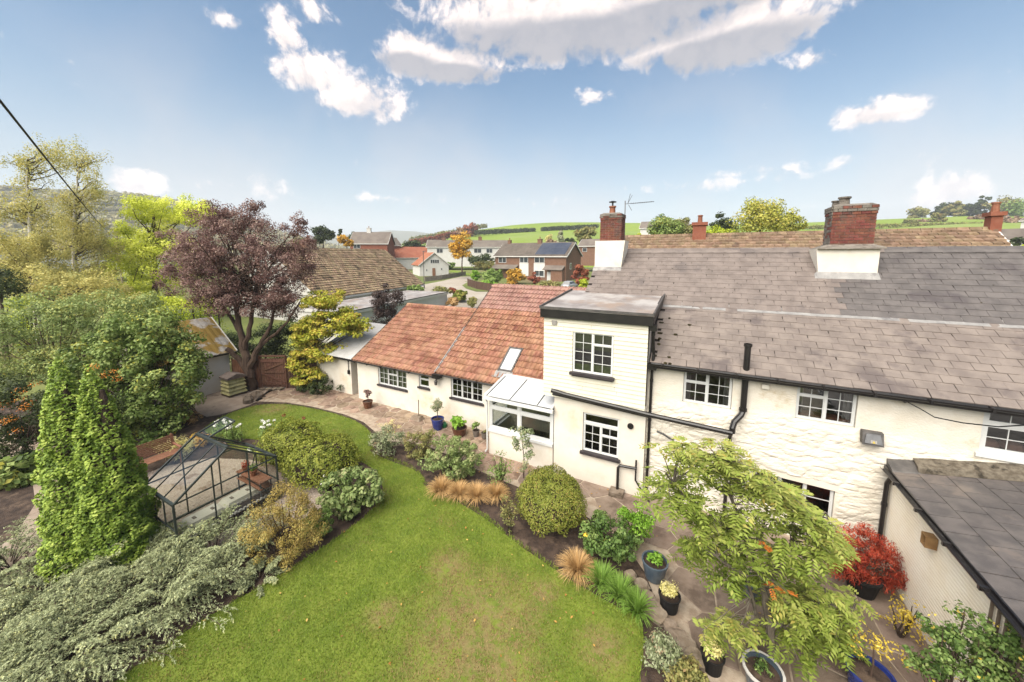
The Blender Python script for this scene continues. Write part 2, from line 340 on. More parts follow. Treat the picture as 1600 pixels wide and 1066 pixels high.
def copy_tree(o, parent=None):
    c = o.copy(); COL.objects.link(c); c.parent = parent
    for ch in list(o.children): copy_tree(ch, c)
    return c
rng = np.random.default_rng(7); rnd = random.Random(11)
def in_poly(P, poly):
    P = np.asarray(P); x_, y_ = P[:, 0], P[:, 1]; ins = np.zeros(len(P), bool); n = len(poly)
    for i in range(n):
        x1, y1 = poly[i]; x2, y2 = poly[(i + 1) % n]
        c = ((y1 > y_) != (y2 > y_)) & (x_ < (x2 - x1) * (y_ - y1) / (y2 - y1 + 1e-12) + x1); ins ^= c
    return ins
def smooth_poly(p, it=2):
    for _ in range(it):
        q = []
        for i in range(len(p)):
            a = np.array(p[i]); b = np.array(p[(i + 1) % len(p)]); q += [a * .75 + b * .25, a * .25 + b * .75]
        p = q
    return [tuple(q) for q in p]
def sheet(name, poly, z, mat, kind='structure', **k):
    me = newmesh(name, [(p[0], p[1], 0) for p in poly], [tuple(range(len(poly)))], mat)
    o = link(name, me, None, (0, 0, z)); return tag(o, kind=kind, **k)
def worley(x_, y_, seed=0):
    xi = np.floor(x_); yi = np.floor(y_); d1 = np.full(x_.shape, 9.); d2 = d1.copy(); hh = np.zeros(x_.shape)
    for a in (-1, 0, 1):
        for b in (-1, 0, 1):
            cx_, cy_ = xi + a, yi + b; q = np.sin(cx_ * 127.1 + cy_ * 311.7 + seed) * 43758.5453; q = q - np.floor(q); w = np.sin(cx_ * 269.5 + cy_ * 183.3 + seed) * 43758.5453; w = w - np.floor(w)
            d = np.hypot(x_ - cx_ - q, y_ - cy_ - w); n1 = d < d1; d2 = np.where(n1, d1, np.minimum(d2, d)); hh = np.where(n1, (q * 7 + w) % 1, hh); d1 = np.where(n1, d, d1)
    return d1, d2, hh
def vnoise(x_, y_, seed=0):                        # cheap smooth value noise
    x_ = np.asarray(x_, float); y_ = np.asarray(y_, float); xi = np.floor(x_).astype(int); yi = np.floor(y_).astype(int); fx = x_ - xi; fy = y_ - yi
    def h(a, b): q = np.sin(a * 127.1 + b * 311.7 + seed * 74.7) * 43758.5453; return q - np.floor(q)
    fx = fx * fx * (3 - 2 * fx); fy = fy * fy * (3 - 2 * fy)
    return (h(xi, yi) * (1 - fx) + h(xi + 1, yi) * fx) * (1 - fy) + (h(xi, yi + 1) * (1 - fx) + h(xi + 1, yi + 1) * fx) * fy

# ------------------------------------------------------------------ terrain
def terr(r): return np.interp(r, [0, 32, 50, 80, 130, 400, 6000], [0, 0, .8, 2., 3., 3., 3.])
def terr_at(x_, y_): return float(terr(math.hypot(x_, y_)))
rad = [0.5, 4, 8, 14, 20, 26, 32, 40, 50, 65, 80, 105, 130, 180, 260, 400, 800, 1600, 3500, 7000]; NA = 96
vs = []; fs = []
for r in rad:
    for k in range(NA):
        a = 2 * math.pi * k / NA; vs.append((r * math.sin(a), r * math.cos(a), float(terr(r)) - .02))
for i in range(len(rad) - 1):
    for k in range(NA): k2 = (k + 1) % NA; fs.append((i * NA + k, i * NA + k2, (i + 1) * NA + k2, (i + 1) * NA + k))
fs.append(tuple(range(NA)))
tag(link('ground', newmesh('ground', vs, fs, 'ground')), kind='structure')
def hill(name, mat, prof, crest, a0, a1, nr=26, na=90, amp=1.5, nsc=.02):
    # prof: (distance, share of crest height); crest: (photo column, row of skyline) ; a0,a1 photo columns
    cols = np.linspace(a0, a1, na); rr = np.linspace(prof[0][0], prof[-1][0], nr); V = []; 
    rc = max(prof, key=lambda q: q[1])[0]
    for r in rr:
        sh = np.interp(r, [p[0] for p in prof], [p[1] for p in prof])
        for c in cols:
            row = np.interp(c, [q[0] for q in crest], [q[1] for q in crest])
            az_ = math.atan((c - CX) / math.hypot(F, 69)) - YAW
            ext = math.hypot(F, 69) / math.cos(az_ + YAW)
            hgt = HC + (398 - row) / ext * rc
            X, Y = r * math.sin(az_), r * math.cos(az_)
            V.append((X, Y, 3. - 2 + (hgt - 1.) * sh + amp * (vnoise(X * nsc, Y * nsc, 3) - .5) * 2 * min(1, sh * 3)))
    f = [(i * na + j, i * na + j + 1, (i + 1) * na + j + 1, (i + 1) * na + j) for i in range(nr - 1) for j in range(na - 1)]
    return tag(link(name, newmesh(name, V, f, mat, smooth=True)), kind='structure'), np.array(V).reshape(nr, na, 3), rr, cols
FH = hill('field_hill', 'field', [(135, 0), (180, .25), (300, .64), (400, 1.), (440, 1.03), (520, .8), (700, .2)],
     [(480, 394), (600, 388), (680, 376), (740, 363), (800, 356), (870, 353), (930, 352), (1050, 356), (1250, 352), (1400, 348), (1500, 345), (1620, 344), (1800, 350)], 470, 1800)
WH = hill('wooded_hill', 'hill_wood', [(420, 0), (700, .5), (900, 1.), (1000, 1.02), (1300, .6)],
     [(-500, 318), (0, 310), (60, 312), (175, 314), (230, 318), (300, 332), (400, 358), (480, 380), (560, 396)], -500, 560, amp=4, nsc=.015)
DH = hill('distant_hill', 'hill_far', [(1500, 0), (2100, 1.), (2300, 1.), (2900, .3)],
     [(380, 385), (470, 374), (560, 366), (610, 361), (650, 363), (720, 372), (800, 385), (860, 396)], 380, 860, amp=6, nsc=.004)

# ------------------------------------------------------------------ garden floor
LAWN = smooth_poly([(-8.9, -2.), (-9.2, 1.77), (-9.1, 3.23), (-8.75, 4.5), (-8.5, 6.5), (-8.75, 7.9), (-10.1, 8.7), (-11.2, 8.9), (-13., 8.9), (-15.3, 8.3), (-17.5, 7.6), (-19.3, 7.1),
     (-20.3, 8.3), (-20.4, 9.9), (-19.3, 10.7), (-17.6, 11.05), (-15.5, 11.2), (-13.9, 11.1), (-12.4, 10.6), (-11.6, 9.75), (-10.6, 9.55), (-9.6, 9.6), (-8.6, 9.4), (-7.9, 8.85), (-7., 8.75), (-6.0, 8.85), (-4.6, 8.3),
     (-3.2, 7.9), (-1.8, 7.7), (-.75, 7.5), (-.62, 6.9), (-.6, 6.), (-.6, 2.), (-2, -2)])
sheet('lawn', LAWN, .012, 'lawn')
sheet('soil_bed', [(-36, -6), (5, -6), (5, 13.), (-16.9, 13.), (-20, 14), (-24, 12), (-36, 12)], .002, 'soil')
RB = smooth_poly([(-11.7, 9.6), (-10.5, 9.4), (-8.5, 9.4), (-7.9, 8.7), (-6., 8.7), (-3.2, 7.8), (-.7, 7.4), (-.45, 7.9), (-1.0, 9.0), (-2.2, 9.9), (-4.5, 10.2), (-6.8, 10.4), (-9., 10.9), (-11., 10.8)], 1)
sheet('border_soil', RB, .016, 'soil')
sheet('corner_bed', [(-.62, 5.), (.4, 5.), (.5, 6.9), (-.1, 7.4), (-.62, 7.3)], .016, 'soil')
GRAV = smooth_poly([(-17.4, 3.2), (-12., 3.1), (-10.8, 4.6), (-9.9, 6.3), (-10.6, 7.3), (-14.2, 7.3), (-17.2, 6.0)], 1)
sheet('gravel', GRAV, .016, 'gravel')
# paths: side path on the far left, gritty path by the shed
sheet('side_path', smooth_poly([(-30, 3.0), (-23, 4.2), (-17.6, 3.6), (-14.6, 2.6), (-13.9, .6), (-15.4, .4), (-17., 2.3), (-22, 3.0), (-30, 1.4)], 1), .014, 'path')
sheet('grit_path', smooth_poly([(-23.9, 8.6), (-21.0, 7.9), (-20.5, 8.6), (-20.6, 10.2), (-21.6, 11.9), (-23.6, 11.6), (-24.6, 10.2)], 1), .01, 'path')
PATIO = [(-22.6, 12.4), (-20.9, 10.2), (-19.2, 10.9), (-17.5, 11.2), (-15.2, 11.35), (-13.7, 11.2), (-12.4, 10.75), (-11.6, 10.4), (-10.6, 10.7), (-9., 10.7), (-6.8, 10.2), (-4.6, 10.), (-2.4, 9.7), (-1.1, 8.9), (-.5, 7.9),
         (-.2, 7.4), (.5, 6.9), (.4, 4.), (5, 4.), (5, 12.2), (-1.2, 12.2), (-1.2, 13.4), (-16.5, 13.4), (-16.8, 14.), (-17.6, 13.9), (-20.6, 13.9)]
sheet('patio', PATIO, .01, 'joint')
patio = bpy.data.objects['patio']
# crazy paving: Voronoi stones cut to the patio outline
def clip(poly, a, b):                              # keep the part of poly nearer to a than to b
    mx = (a + b) / 2; n_ = b - a; out = []
    for i in range(len(poly)):
        p, q = poly[i], poly[(i + 1) % len(poly)]; dp, dq = (p - mx) @ n_, (q - mx) @ n_
        if dp <= 0: out.append(p)
        if dp * dq < 0: out.append(p + (q - p) * (dp / (dp - dq)))
    return out
pts = []
tries = 0
while tries < 9000:
    tries += 1; p = np.array([rng.uniform(-22.6, 5), rng.uniform(4.2, 13.9)]); far = p[0] < -5.5
    if not in_poly([p], PATIO)[0]: continue
    if p[0] > -.5 and p[1] < 5.6: continue
    dmin = .42 if far else .74
    if all(np.hypot(*(p - q)) > dmin * rng.uniform(.75, 1.15) for q in pts): pts.append(p)
pts = np.array(pts); cells = []
for i, p in enumerate(pts):
    d = np.hypot(*(pts - p).T); near = np.argsort(d)[1:18]
    poly = [p + np.array(q) * 1.1 for q in ((-1, -1), (1, -1), (1, 1), (-1, 1))]
    for j in near:
        poly = clip(poly, p, pts[j])
        if len(poly) < 3: break
    if len(poly) < 3 or not in_poly(poly, PATIO).all(): 
        if len(poly) < 3: continue
        c = np.mean(poly, 0); poly = [c + (q - c) * .78 for q in poly]
        if not in_poly(poly, PATIO).all(): continue
    cells.append((p, poly))
order = sorted(cells, key=lambda c: np.hypot(*c[0]))
vis = [c for c in order if 0 <= pr((c[0][0], c[0][1], 0))[0] <= 1600 and pr((c[0][0], c[0][1], 0))[1] < 1080]
rest_mb = MB()
for i, (p, poly) in enumerate(order):
    c = np.mean(poly, 0); far = p[0] < -5.5
    shr = .925 if far else .962
    poly = [c + (q - c) * shr for q in poly]; hgt = .018 + rng.uniform(0, .014)
    if i < 300: MB().prism([q for q in poly], .011, hgt, 0., .05).build('paving_stone', 'stone' if far else 'slab', patio)
    else: rest_mb.prism([q for q in poly], .011, hgt, rng.random(), .05)
if rest_mb.v: rest_mb.build('paving_stone', 'stone', patio, kind='stuff')
# lawn grass: short tufts
n = 420000
P = np.stack([rng.uniform(-20.5, -.6, n), rng.uniform(1.5, 11.3, n)], 1)
P = P[in_poly(P, LAWN)]
worn_ = np.max([np.exp(-((P[:, 0] - G(a, b)[0]) ** 2 + (P[:, 1] - G(a, b)[1]) ** 2) / r ** 2) for a, b, r in WORN], 0) * vnoise(P[:, 0] * 4, P[:, 1] * 4, 2)
P = P[rng.random(len(P)) > worn_ * 1.1]
d = np.hypot(P[:, 0], P[:, 1]); keep = rng.random(len(P)) < np.clip(1.35 - d / 24, .25, 1); P = P[keep]
def fast_mesh(name, V, nper, cv, mat, parent=None, base=None):
    n = len(V) // nper; me = bpy.data.meshes.new(name); me.vertices.add(len(V)); me.vertices.foreach_set('co', np.asarray(V, np.float32).ravel())
    me.loops.add(n * nper); me.loops.foreach_set('vertex_index', np.arange(n * nper, dtype=np.int32)); me.polygons.add(n)
    me.polygons.foreach_set('loop_start', np.arange(0, n * nper, nper, dtype=np.int32))
    a = me.attributes.new('cv', 'FLOAT', 'FACE'); a.data.foreach_set('value', np.asarray(cv, np.float32))
    me.materials.append(M[mat] if isinstance(mat, str) else mat); me.update(calc_edges=True); me.validate(); return link(name, me, parent, base)
M['grass'] = leafmat('grass', [(164, 138, 96), (140, 138, 62), (110, 134, 38), (130, 154, 48), (154, 168, 72)], .58, .3, .7)
patch = .6 * vnoise(P[:, 0] * .9, P[:, 1] * .9, 5) + .4 * vnoise(P[:, 0] * 3.1, P[:, 1] * 3.1, 9)
for (qx, qy, qr) in WORN:
    qa = .62
    g_ = G(qx, qy); patch = patch - qa * np.exp(-((P[:, 0] - g_[0]) ** 2 + (P[:, 1] - g_[1]) ** 2) / qr ** 2)
P = P + rng.normal(0, .03, P.shape)
cvg = np.clip(.02 + 1.12 * (patch + rng.normal(0, .16, len(P))) , 0, 1)
th = rng.uniform(0, 2 * np.pi, len(P)); ln = rng.uniform(.018, .042, len(P)); w = rng.uniform(.006, .011, len(P))
LP_ = np.array(LAWN); dE = np.full(len(P), 9.)
for i in range(0, len(LP_)):
    a = LP_[i]; e = LP_[(i + 1) % len(LP_)] - a; t = np.clip(((P - a) @ e) / (e @ e + 1e-9), 0, 1); dE = np.minimum(dE, np.hypot(*(P - a - t[:, None] * e).T))
ln = np.where(dE < .09, ln * rng.uniform(1.2, 2.6, len(P)), ln)
bx_ = np.stack([np.cos(th), np.sin(th), 0 * th], 1) * w[:, None]; ph = rng.uniform(0, 2 * np.pi, len(P))
tip = np.stack([np.cos(ph) * ln * .8, np.sin(ph) * ln * .8, ln], 1); B0 = np.stack([P[:, 0], P[:, 1], np.full(len(P), .012)], 1)
V = np.stack([B0 - bx_, B0 + bx_, B0 + tip], 1).reshape(-1, 3)
tag(fast_mesh('lawn_grass', V, 3, cvg, 'grass'), 'short mown green and straw coloured grass of the garden lawn', 'grass', kind='stuff')
# loose gravel stones round the greenhouse
n = 9000; P = np.stack([rng.uniform(-17.4, -10, n), rng.uniform(3, 7.5, n)], 1); P = P[in_poly(P, GRAV)]
octv = np.array([(1, 0, 0), (0, 1, 0), (-1, 0, 0), (0, -1, 0), (0, 0, .7)]); oi_ = [(0, 1, 4), (1, 2, 4), (2, 3, 4), (3, 0, 4)]
sc_ = rng.uniform(.012, .03, len(P)); a_ = rng.uniform(0, 6.3, len(P)); ca, sa = np.cos(a_), np.sin(a_)
V = []
for t in oi_:
    for k in t:
        o = octv[k]; V.append(np.stack([P[:, 0] + sc_ * (o[0] * ca - o[1] * sa), P[:, 1] + sc_ * (o[0] * sa + o[1] * ca), .016 + sc_ * o[2]], 1))
V = np.stack(V, 1).reshape(-1, 3); tag(fast_mesh('gravel_stones', V, 3, np.repeat(rng.random(len(P)), 4), 'gravel'), 'pale pinkish loose gravel around the greenhouse', 'gravel', kind='stuff')

# fallen leaves on lawn and paving
n = 420; P = np.stack([rng.uniform(-20, 4.2, n), rng.uniform(3, 13, n)], 1); P = P[in_poly(P, LAWN) | in_poly(P, PATIO)]; th = rng.uniform(0, 6.28, len(P)); s_ = rng.uniform(.018, .045, len(P))
q = [np.stack([P[:, 0] + s_ * k0 * np.cos(th) - s_ * k1 * np.sin(th), P[:, 1] + s_ * k0 * np.sin(th) + s_ * k1 * np.cos(th), .05 + rng.uniform(0, .02, len(P))], 1) for k0, k1 in ((-1, 0), (0, -.55), (1, 0), (0, .55))]
M['fallen'] = leafmat('fallen', [(150, 96, 48), (190, 140, 70), (206, 176, 96), (130, 80, 52)], .6, .2)
tag(fast_mesh('fallen_leaves', np.stack(q, 1).reshape(-1, 3), 4, rng.random(len(P)), 'fallen'), 'scattered tan and yellow fallen leaves on lawn and paving', 'leaves', kind='stuff')
# ------------------------------------------------------------------ building helpers
def tile_mesh(name, mat, w, l, th=.018, gap=.009, chip=0.):
    m = MB(); x0, x1 = gap / 2, w - gap / 2; e = .02
    # slightly bevelled lower edge; y up the slope, z outwards; lower end lifted onto the course below
    b = [(x0, 0, th), (x1, 0, th), (x1, l, 0), (x0, l, 0)]; t = [(x0, e * .3, 2 * th), (x1, e * .3, 2 * th), (x1, l, th), (x0, l, th)]
    m.hexa(b, t); return newmesh(name, m.v, m.f, mat, m.c)
def pantile_mesh(name, mat, w, l, th=.014, amp=.05, n=8):
    V = []; Fc = []
    for j, (y, lift) in enumerate(((0, .06), (0, .02), (l, 0))):
        for i in range(n + 1):
            t = i / n; z = amp * (.5 - .5 * math.cos(2 * math.pi * min(1, t / .62))) if t < .62 else -amp * .25 * math.sin(math.pi * (t - .62) / .38)
            V.append((t * w * 1.02, y, z + lift + (0 if j != 1 else 0)))
    k = n + 1
    for i in range(n): Fc += [(i, i + 1, 2 * k + i + 1, 2 * k + i), (k + i, k + i + 1, i + 1, i)]
    return newmesh(name, V, Fc, mat, [0.] * len(Fc), True)
def lay_roof(parent, name, origin, U, S, width, length, tw, gauge, pick, nobj, bond=True, clipf=None, jit=.004, lastname=None):
    """lay courses of tiles; pick(u, s, row)->mesh; the nobj largest in the picture become objects, the rest one mesh"""
    U = np.array(U, float); U /= np.linalg.norm(U); S = np.array(S, float); S /= np.linalg.norm(S); N = np.cross(U, S); O = np.array(origin, float)
    items = []
    rows = int(length / gauge) + 1
    for r in range(rows):
        off = (-tw / 2 if (bond and r % 2) else 0.); u = off
        while u < width - .02:
            uc, sc_ = u + tw / 2, r * gauge; p = O + U * uc + S * sc_
            if -.3 * tw <= u and u + tw <= width + .35 * tw and not (clipf and clipf(p, uc, sc_)):
                x_, y_ = pr(p); inside = -20 < x_ < 1620 and -20 < y_ < 1090
                items.append((0 if inside else 1, dep(p), u + rng.normal(0, jit), sc_ + rng.normal(0, jit * .8), r))
            u += tw
    items.sort(key=lambda q: (q[0], q[1])); base = LOC[parent]; rm = {}
    for i, (_, _, u, s_, r) in enumerate(items):
        me = pick(u, s_, r); p = O + U * u + S * s_ - base; tw_ = rng.normal(0, .006)
        mat4 = Matrix(((U[0], S[0], N[0], p[0]), (U[1], S[1], N[1], p[1]), (U[2], S[2], N[2], p[2] + rng.uniform(0, .004)), (0, 0, 0, 1))) @ Matrix.Rotation(tw_, 4, 'Z')
        if i < nobj: inst(name, me, parent, mat4)
        else:
            mb = rm.setdefault(me.materials[0].name, MB()); A = np.array(mat4)
            vv = np.array([v.co for v in me.vertices]) @ A[:3, :3].T + A[:3, 3]
            mb.add(vv, [tuple(q.vertices) for q in me.polygons], rng.random())
    for mn, mb in rm.items():
        o = link(name, newmesh(name, mb.v, mb.f, bpy.data.materials[mn], mb.c), parent); o['kind'] = 'stuff'
def window(parent, X0, X1, z0, z1, Y, lights, sill=None, fr=.042, bar=.017, sillmat='sill', depth=.07, glass='glass', arch=0.):
    """casement window facing -Y; lights: (share of width, [(share of height from the top, columns, rows), ...])"""
    m = MB(); y0, y1 = Y, Y + depth
    m.box(X0, X1, y0, y1, z0, z0 + fr); m.box(X0, X1, y0, y1, z1 - fr, z1); m.box(X0, X0 + fr, y0, y1, z0 + fr, z1 - fr); m.box(X1 - fr, X1, y0, y1, z0 + fr, z1 - fr)
    tot = sum(l[0] for l in lights); xa = X0 + fr; panes = []; inner = X1 - X0 - 2 * fr
    for li, (sh, rows) in enumerate(lights):
        xb = xa + inner * sh / tot; tr = sum(r[0] for r in rows); zt = z1 - fr
        if li < len(lights) - 1: m.box(xb - fr * .5, xb + fr * .5, y0 - .004, y1 - .004, z0 + fr, z1 - fr)
        l0 = xa + (fr * .5 if li else 0); l1 = xb - (fr * .5 if li < len(lights) - 1 else 0)
        for ri, (hs, nc, nr_) in enumerate(rows):
            zb = zt - (z1 - z0 - 2 * fr) * hs / tr; s_ = fr * .55; ya, yb = y0 + .012, y1 - .012
            if ri < len(rows) - 1: m.box(l0, l1, y0 - .002, y1 - .006, zb - fr * .45, zb + fr * .45)
            a0, a1 = l0, l1; c0 = zb + (fr * .45 if ri < len(rows) - 1 else 0); c1 = zt - (fr * .45 if ri else 0)
            m.box(a0, a0 + s_, ya, yb, c0, c1); m.box(a1 - s_, a1, ya, yb, c0, c1); m.box(a0 + s_, a1 - s_, ya, yb, c0, c0 + s_); m.box(a0 + s_, a1 - s_, ya, yb, c1 - s_, c1)
            a0 += s_; a1 -= s_; c0 += s_; c1 -= s_
            for k in range(1, nc): q = a0 + (a1 - a0) * k / nc; m.box(q - bar / 2, q + bar / 2, ya + .012, yb - .01, c0, c1)
            for k in range(1, nr_): q = c0 + (c1 - c0) * k / nr_; m.box(a0, a1, ya + .010, yb - .012, q - bar / 2, q + bar / 2)
            for i in range(nc):
                for j in range(nr_):
                    panes.append((a0 + (a1 - a0) * i / nc, a0 + (a1 - a0) * (i + 1) / nc, c0 + (c1 - c0) * j / nr_, c0 + (c1 - c0) * (j + 1) / nr_))
            zt = zb
        xa = xb
    w = m.build('window', 'upvc', parent)
    for p in panes: MB().quad((p[0], Y + .032, p[2]), (p[1], Y + .032, p[2]), (p[1], Y + .032, p[3]), (p[0], Y + .032, p[3])).build('pane', glass, w)
    if sill: MB().box(X0 - .07, X1 + .07, Y - sill, Y + .02, z0 - .09, z0 - .003).build('sill', sillmat, w)
    return w
def room(parent, X0, X1, z0, z1, Y, d=1.6, mat='room'):
    m = MB(); a, b = X0 - .25, X1 + .25; c, e = z0 - .5, z1 + .15; y0, y1 = Y, Y + d
    m.quad((a, y1, c), (b, y1, c), (b, y1, e), (a, y1, e)); m.quad((a, y0, c), (a, y1, c), (a, y1, e), (a, y0, e)); m.quad((b, y1, c), (b, y0, c), (b, y0, e), (b, y1, e))
    m.quad((a, y0, c), (b, y0, c), (b, y1, c), (a, y1, c)); m.quad((a, y1, e), (b, y1, e), (b, y0, e), (a, y0, e)); return m.build('room_interior', mat, parent)
def wall_y(parent, name, X0, X1, z0, z1, Y, holes, mat, step=.5, disp=None, rev=.14, topf=None):
    """wall facing -Y as a grid with real openings, reveals and optional surface relief"""
    def cuts(a, b, extra):
        q = sorted(set([round(a, 4), round(b, 4)] + [round(e, 4) for e in extra if a < e < b])); out = []
        for i in range(len(q) - 1):
            n = max(1, int(math.ceil((q[i + 1] - q[i]) / step))); out += [q[i] + (q[i + 1] - q[i]) * k / n for k in range(n)]
        return np.array(out + [q[-1]])
    xs = cuts(X0, X1, [h[0] for h in holes] + [h[1] for h in holes]); zs = cuts(z0, z1, [h[2] for h in holes] + [h[3] for h in holes])
    m = MB(); GX, GZ = np.meshgrid(xs, zs); yy = np.full(GX.shape, float(Y))
    if disp is not None:
        d = disp(GX, GZ)
        for h in holes:
            dx = np.maximum(np.maximum(h[0] - GX, GX - h[1]), 0); dz = np.maximum(np.maximum(h[2] - GZ, GZ - h[3]), 0); d = d * np.clip(np.hypot(dx, dz) / .08, 0, 1)
        yy = yy - d
    nx = len(xs); V = np.stack([GX, yy, GZ], 2).reshape(-1, 3); Fc = []
    for j in range(len(zs) - 1):
        for i in range(nx - 1):
            cx, cz = (xs[i] + xs[i + 1]) / 2, (zs[j] + zs[j + 1]) / 2
            if any(h[0] < cx < h[1] and h[2] < cz < h[3] for h in holes): continue
            Fc.append((j * nx + i, j * nx + i + 1, (j + 1) * nx + i + 1, (j + 1) * nx + i))
    m.add(V, Fc)
    for (a, b, c, d) in holes:
        y2 = Y + rev
        m.quad((a, Y, c), (a, y2, c), (a, y2, d), (a, Y, d)); m.quad((b, y2, c), (b, Y, c), (b, Y, d), (b, y2, d)); m.quad((a, Y, d), (a, y2, d), (b, y2, d), (b, Y, d)); m.quad((a, y2, c), (a, Y, c), (b, Y, c), (b, y2, c))
    return m.build(name, mat, parent, smooth=False)
C23 = (1, [(1, 2, 3)]); CF = (1, [(.33, 2, 1), (.67, 2, 2)])

# ------------------------------------------------------------------ cottage with slate roof
cot = thing('cottage', 'long white rubble-walled cottage with grey slate roof and two brick chimneys', 'house', (4, 11.9, 0))
YW = 11.9; RX0, RX1 = -4.2, 13.5
def relief(x_, z_):
    a = vnoise(x_ * 2.3, z_ * 6.5 + vnoise(x_ * 1.3, z_, 4) * 2, 1); b = vnoise(x_ * 5.1 + 9, z_ * 13., 2); c = vnoise(x_ * 14, z_ * 24, 8)
    s_ = np.clip((3.35 + .25 * vnoise(x_ * .9, 0 * z_, 6) - z_) / .35, .12, 1)
    wx = x_ * 2.6 + .8 * (vnoise(x_ * 1.7, z_ * 1.7, 12) - .5); wz = z_ * 5.6 + 1.2 * (vnoise(x_ * 1.1, z_ * 2., 13) - .5); d1, d2, hh = worley(wx, wz, 3.)
    return (.020 * np.clip((d2 - d1) / .35, 0, 1) + .026 * hh + .05 * np.abs(a - .45) + .022 * b + .010 * c) * s_ * .75
winA, winB, winC, winD = (-.34, .94, 3.33, 4.33), (2.42, 3.66, 3.40, 4.41), (5.80, 7.5, 3.32, 4.38), (1.62, 3.42, .72, 1.72)
wall_y(cot, 'wall', -1.36, 11., 0, 4.62, YW, [winA, winB, winC, winD], 'rubble', .042, relief, .16)
for wn_, (q, li) in enumerate(((winA, [CF, C23]), (winB, [CF, C23]), (winC, [CF, CF]), (winD, [(1, [(.5, 1, 2)]), (1, [(.5, 1, 2)]), (1, [(1, 1, 2)])]))):
    window(cot, q[0] + .01, q[1] - .01, q[2] + .01, q[3] - .01, YW + .06, li, sill=(.13 if wn_ == 2 else None), sillmat='upvc', fr=(.075 if wn_ == 2 else .042))
    room(cot, *q, YW + .2)
MB().add([(1.55, YW - .03, 1.66), (3.5, YW - .03, 1.60), (3.5, YW - .03, 1.76), (2.9, YW - .03, 1.92), (2.2, YW - .03, 1.94), (1.55, YW - .03, 1.86),
          (1.55, YW + .1, 1.66), (3.5, YW + .1, 1.60), (3.5, YW + .1, 1.76), (2.9, YW + .1, 1.92), (2.2, YW + .1, 1.94), (1.55, YW + .1, 1.86)],
         [(0, 1, 2, 3, 4, 5), (0, 6, 7, 1), (5, 4, 10, 11), (4, 3, 9, 10), (3, 2, 8, 9)]).build('arched_lintel', 'render', cot)
m = MB(); m.quad((RX0, 12, 0), (RX0, 21.2, 0), (RX0, 21.2, 4.4), (RX0, 12, 4.4)); m.add([(RX0, 12, 4.4), (RX0, 21.2, 4.4), (RX0, 16.6, 7.86), (RX0, 14.1, 5.93)], [(0, 1, 2, 3)])
m.quad((RX0, 21.2, 0), (RX1, 21.2, 0), (RX1, 21.2, 4.4), (RX0, 21.2, 4.4)); m.quad((RX1, 11.9, 0), (RX1, 21.2, 0), (RX1, 21.2, 4.4), (RX1, 11.9, 4.4)); m.build('wall', 'render', cot)
def drape(parent, X0, X1, z0, z1, Y):
    V = []; n = 9
    for i in range(n): t = i / (n - 1.); V += [(X0 + t * (X1 - X0), Y + .025 * math.sin(t * 19), z0), (X0 + t * (X1 - X0), Y + .025 * math.sin(t * 19), z1)]
    MB().add(V, [(2 * i, 2 * i + 2, 2 * i + 3, 2 * i + 1) for i in range(n - 1)]).build('curtain', 'curtain', parent)
for (a, b, c, d) in (winA, winB, winC):
    drape(cot, a - .02, a + .2, c - .1, d, YW + .3); drape(cot, b - .2, b + .02, c - .1, d, YW + .3)
for i, X in enumerate((6.05, 6.45)): MB().lathe([(0, 0), (.16, .03), (.21, .12), (.16, .22), (0, .25)], (X, YW + .34, winC[2] - .0), 12).build('cushion', 'pink', cot)
MB().box(winB[0] - .1, winB[1] + .1, YW + .22, YW + .5, winB[2] - .2, winB[2] + .1).build('inner_shelf', 'wood', cot)
# roof deck, then slates on it
E0 = (11.62, 4.50); FL = (14.1, 6.0); RG = (16.6, 7.93)
m = MB(); m.quad((-1.36, E0[0] + .05, E0[1] + .0), (RX1, E0[0] + .05, E0[1]), (RX1, FL[0], FL[1] - .03), (-1.36, FL[0], FL[1] - .03))
m.quad((RX0, FL[0], FL[1] - .03), (RX1, FL[0], FL[1] - .03), (RX1, RG[0], RG[1] - .03), (RX0, RG[0], RG[1] - .03))
m.quad((RX0, RG[0], RG[1] - .03), (RX1, RG[0], RG[1] - .03), (RX1, 21.5, 4.3), (RX0, 21.5, 4.3)); roof = m.build('roof', 'fascia', cot)
sl_lo = [tile_mesh('slate', 'slate_low', .34, .42), tile_mesh('slate', 'slate_low', .34, .42, .022)]
sl_up, sl_dk = tile_mesh('slate', 'slate', .36, .40), tile_mesh('slate', 'slate_dark', .36, .40)
S1 = np.array([0, FL[0] - E0[0], FL[1] - E0[1]]); S2 = np.array([0, RG[0] - FL[0], RG[1] - FL[1]])
ext_cl = lambda p, u, s_: False
lay_roof(roof, 'slate', (-1.3, E0[0], E0[1]), (1, 0, 0), S1, 13.2, np.linalg.norm(S1) - .1, .34, .262, lambda u, s_, r: sl_lo[rnd.random() < .3], 170)
lay_roof(roof, 'slate', (RX0, FL[0] - .02, FL[1] - .01), (1, 0, 0), S2, 16., np.linalg.norm(S2) - .05, .36, .247,
         lambda u, s_, r: sl_dk if u > 8.35 - .0 + (2.6 - s_) * .28 * -1 + .1 * (r % 2) else sl_up, 130, clipf=lambda p, u, s_: (3.45 < p[0] < 4.8 and 15.6 < p[1] < 16.6) or (p[0] < -3.15 and p[1] > 15.8))
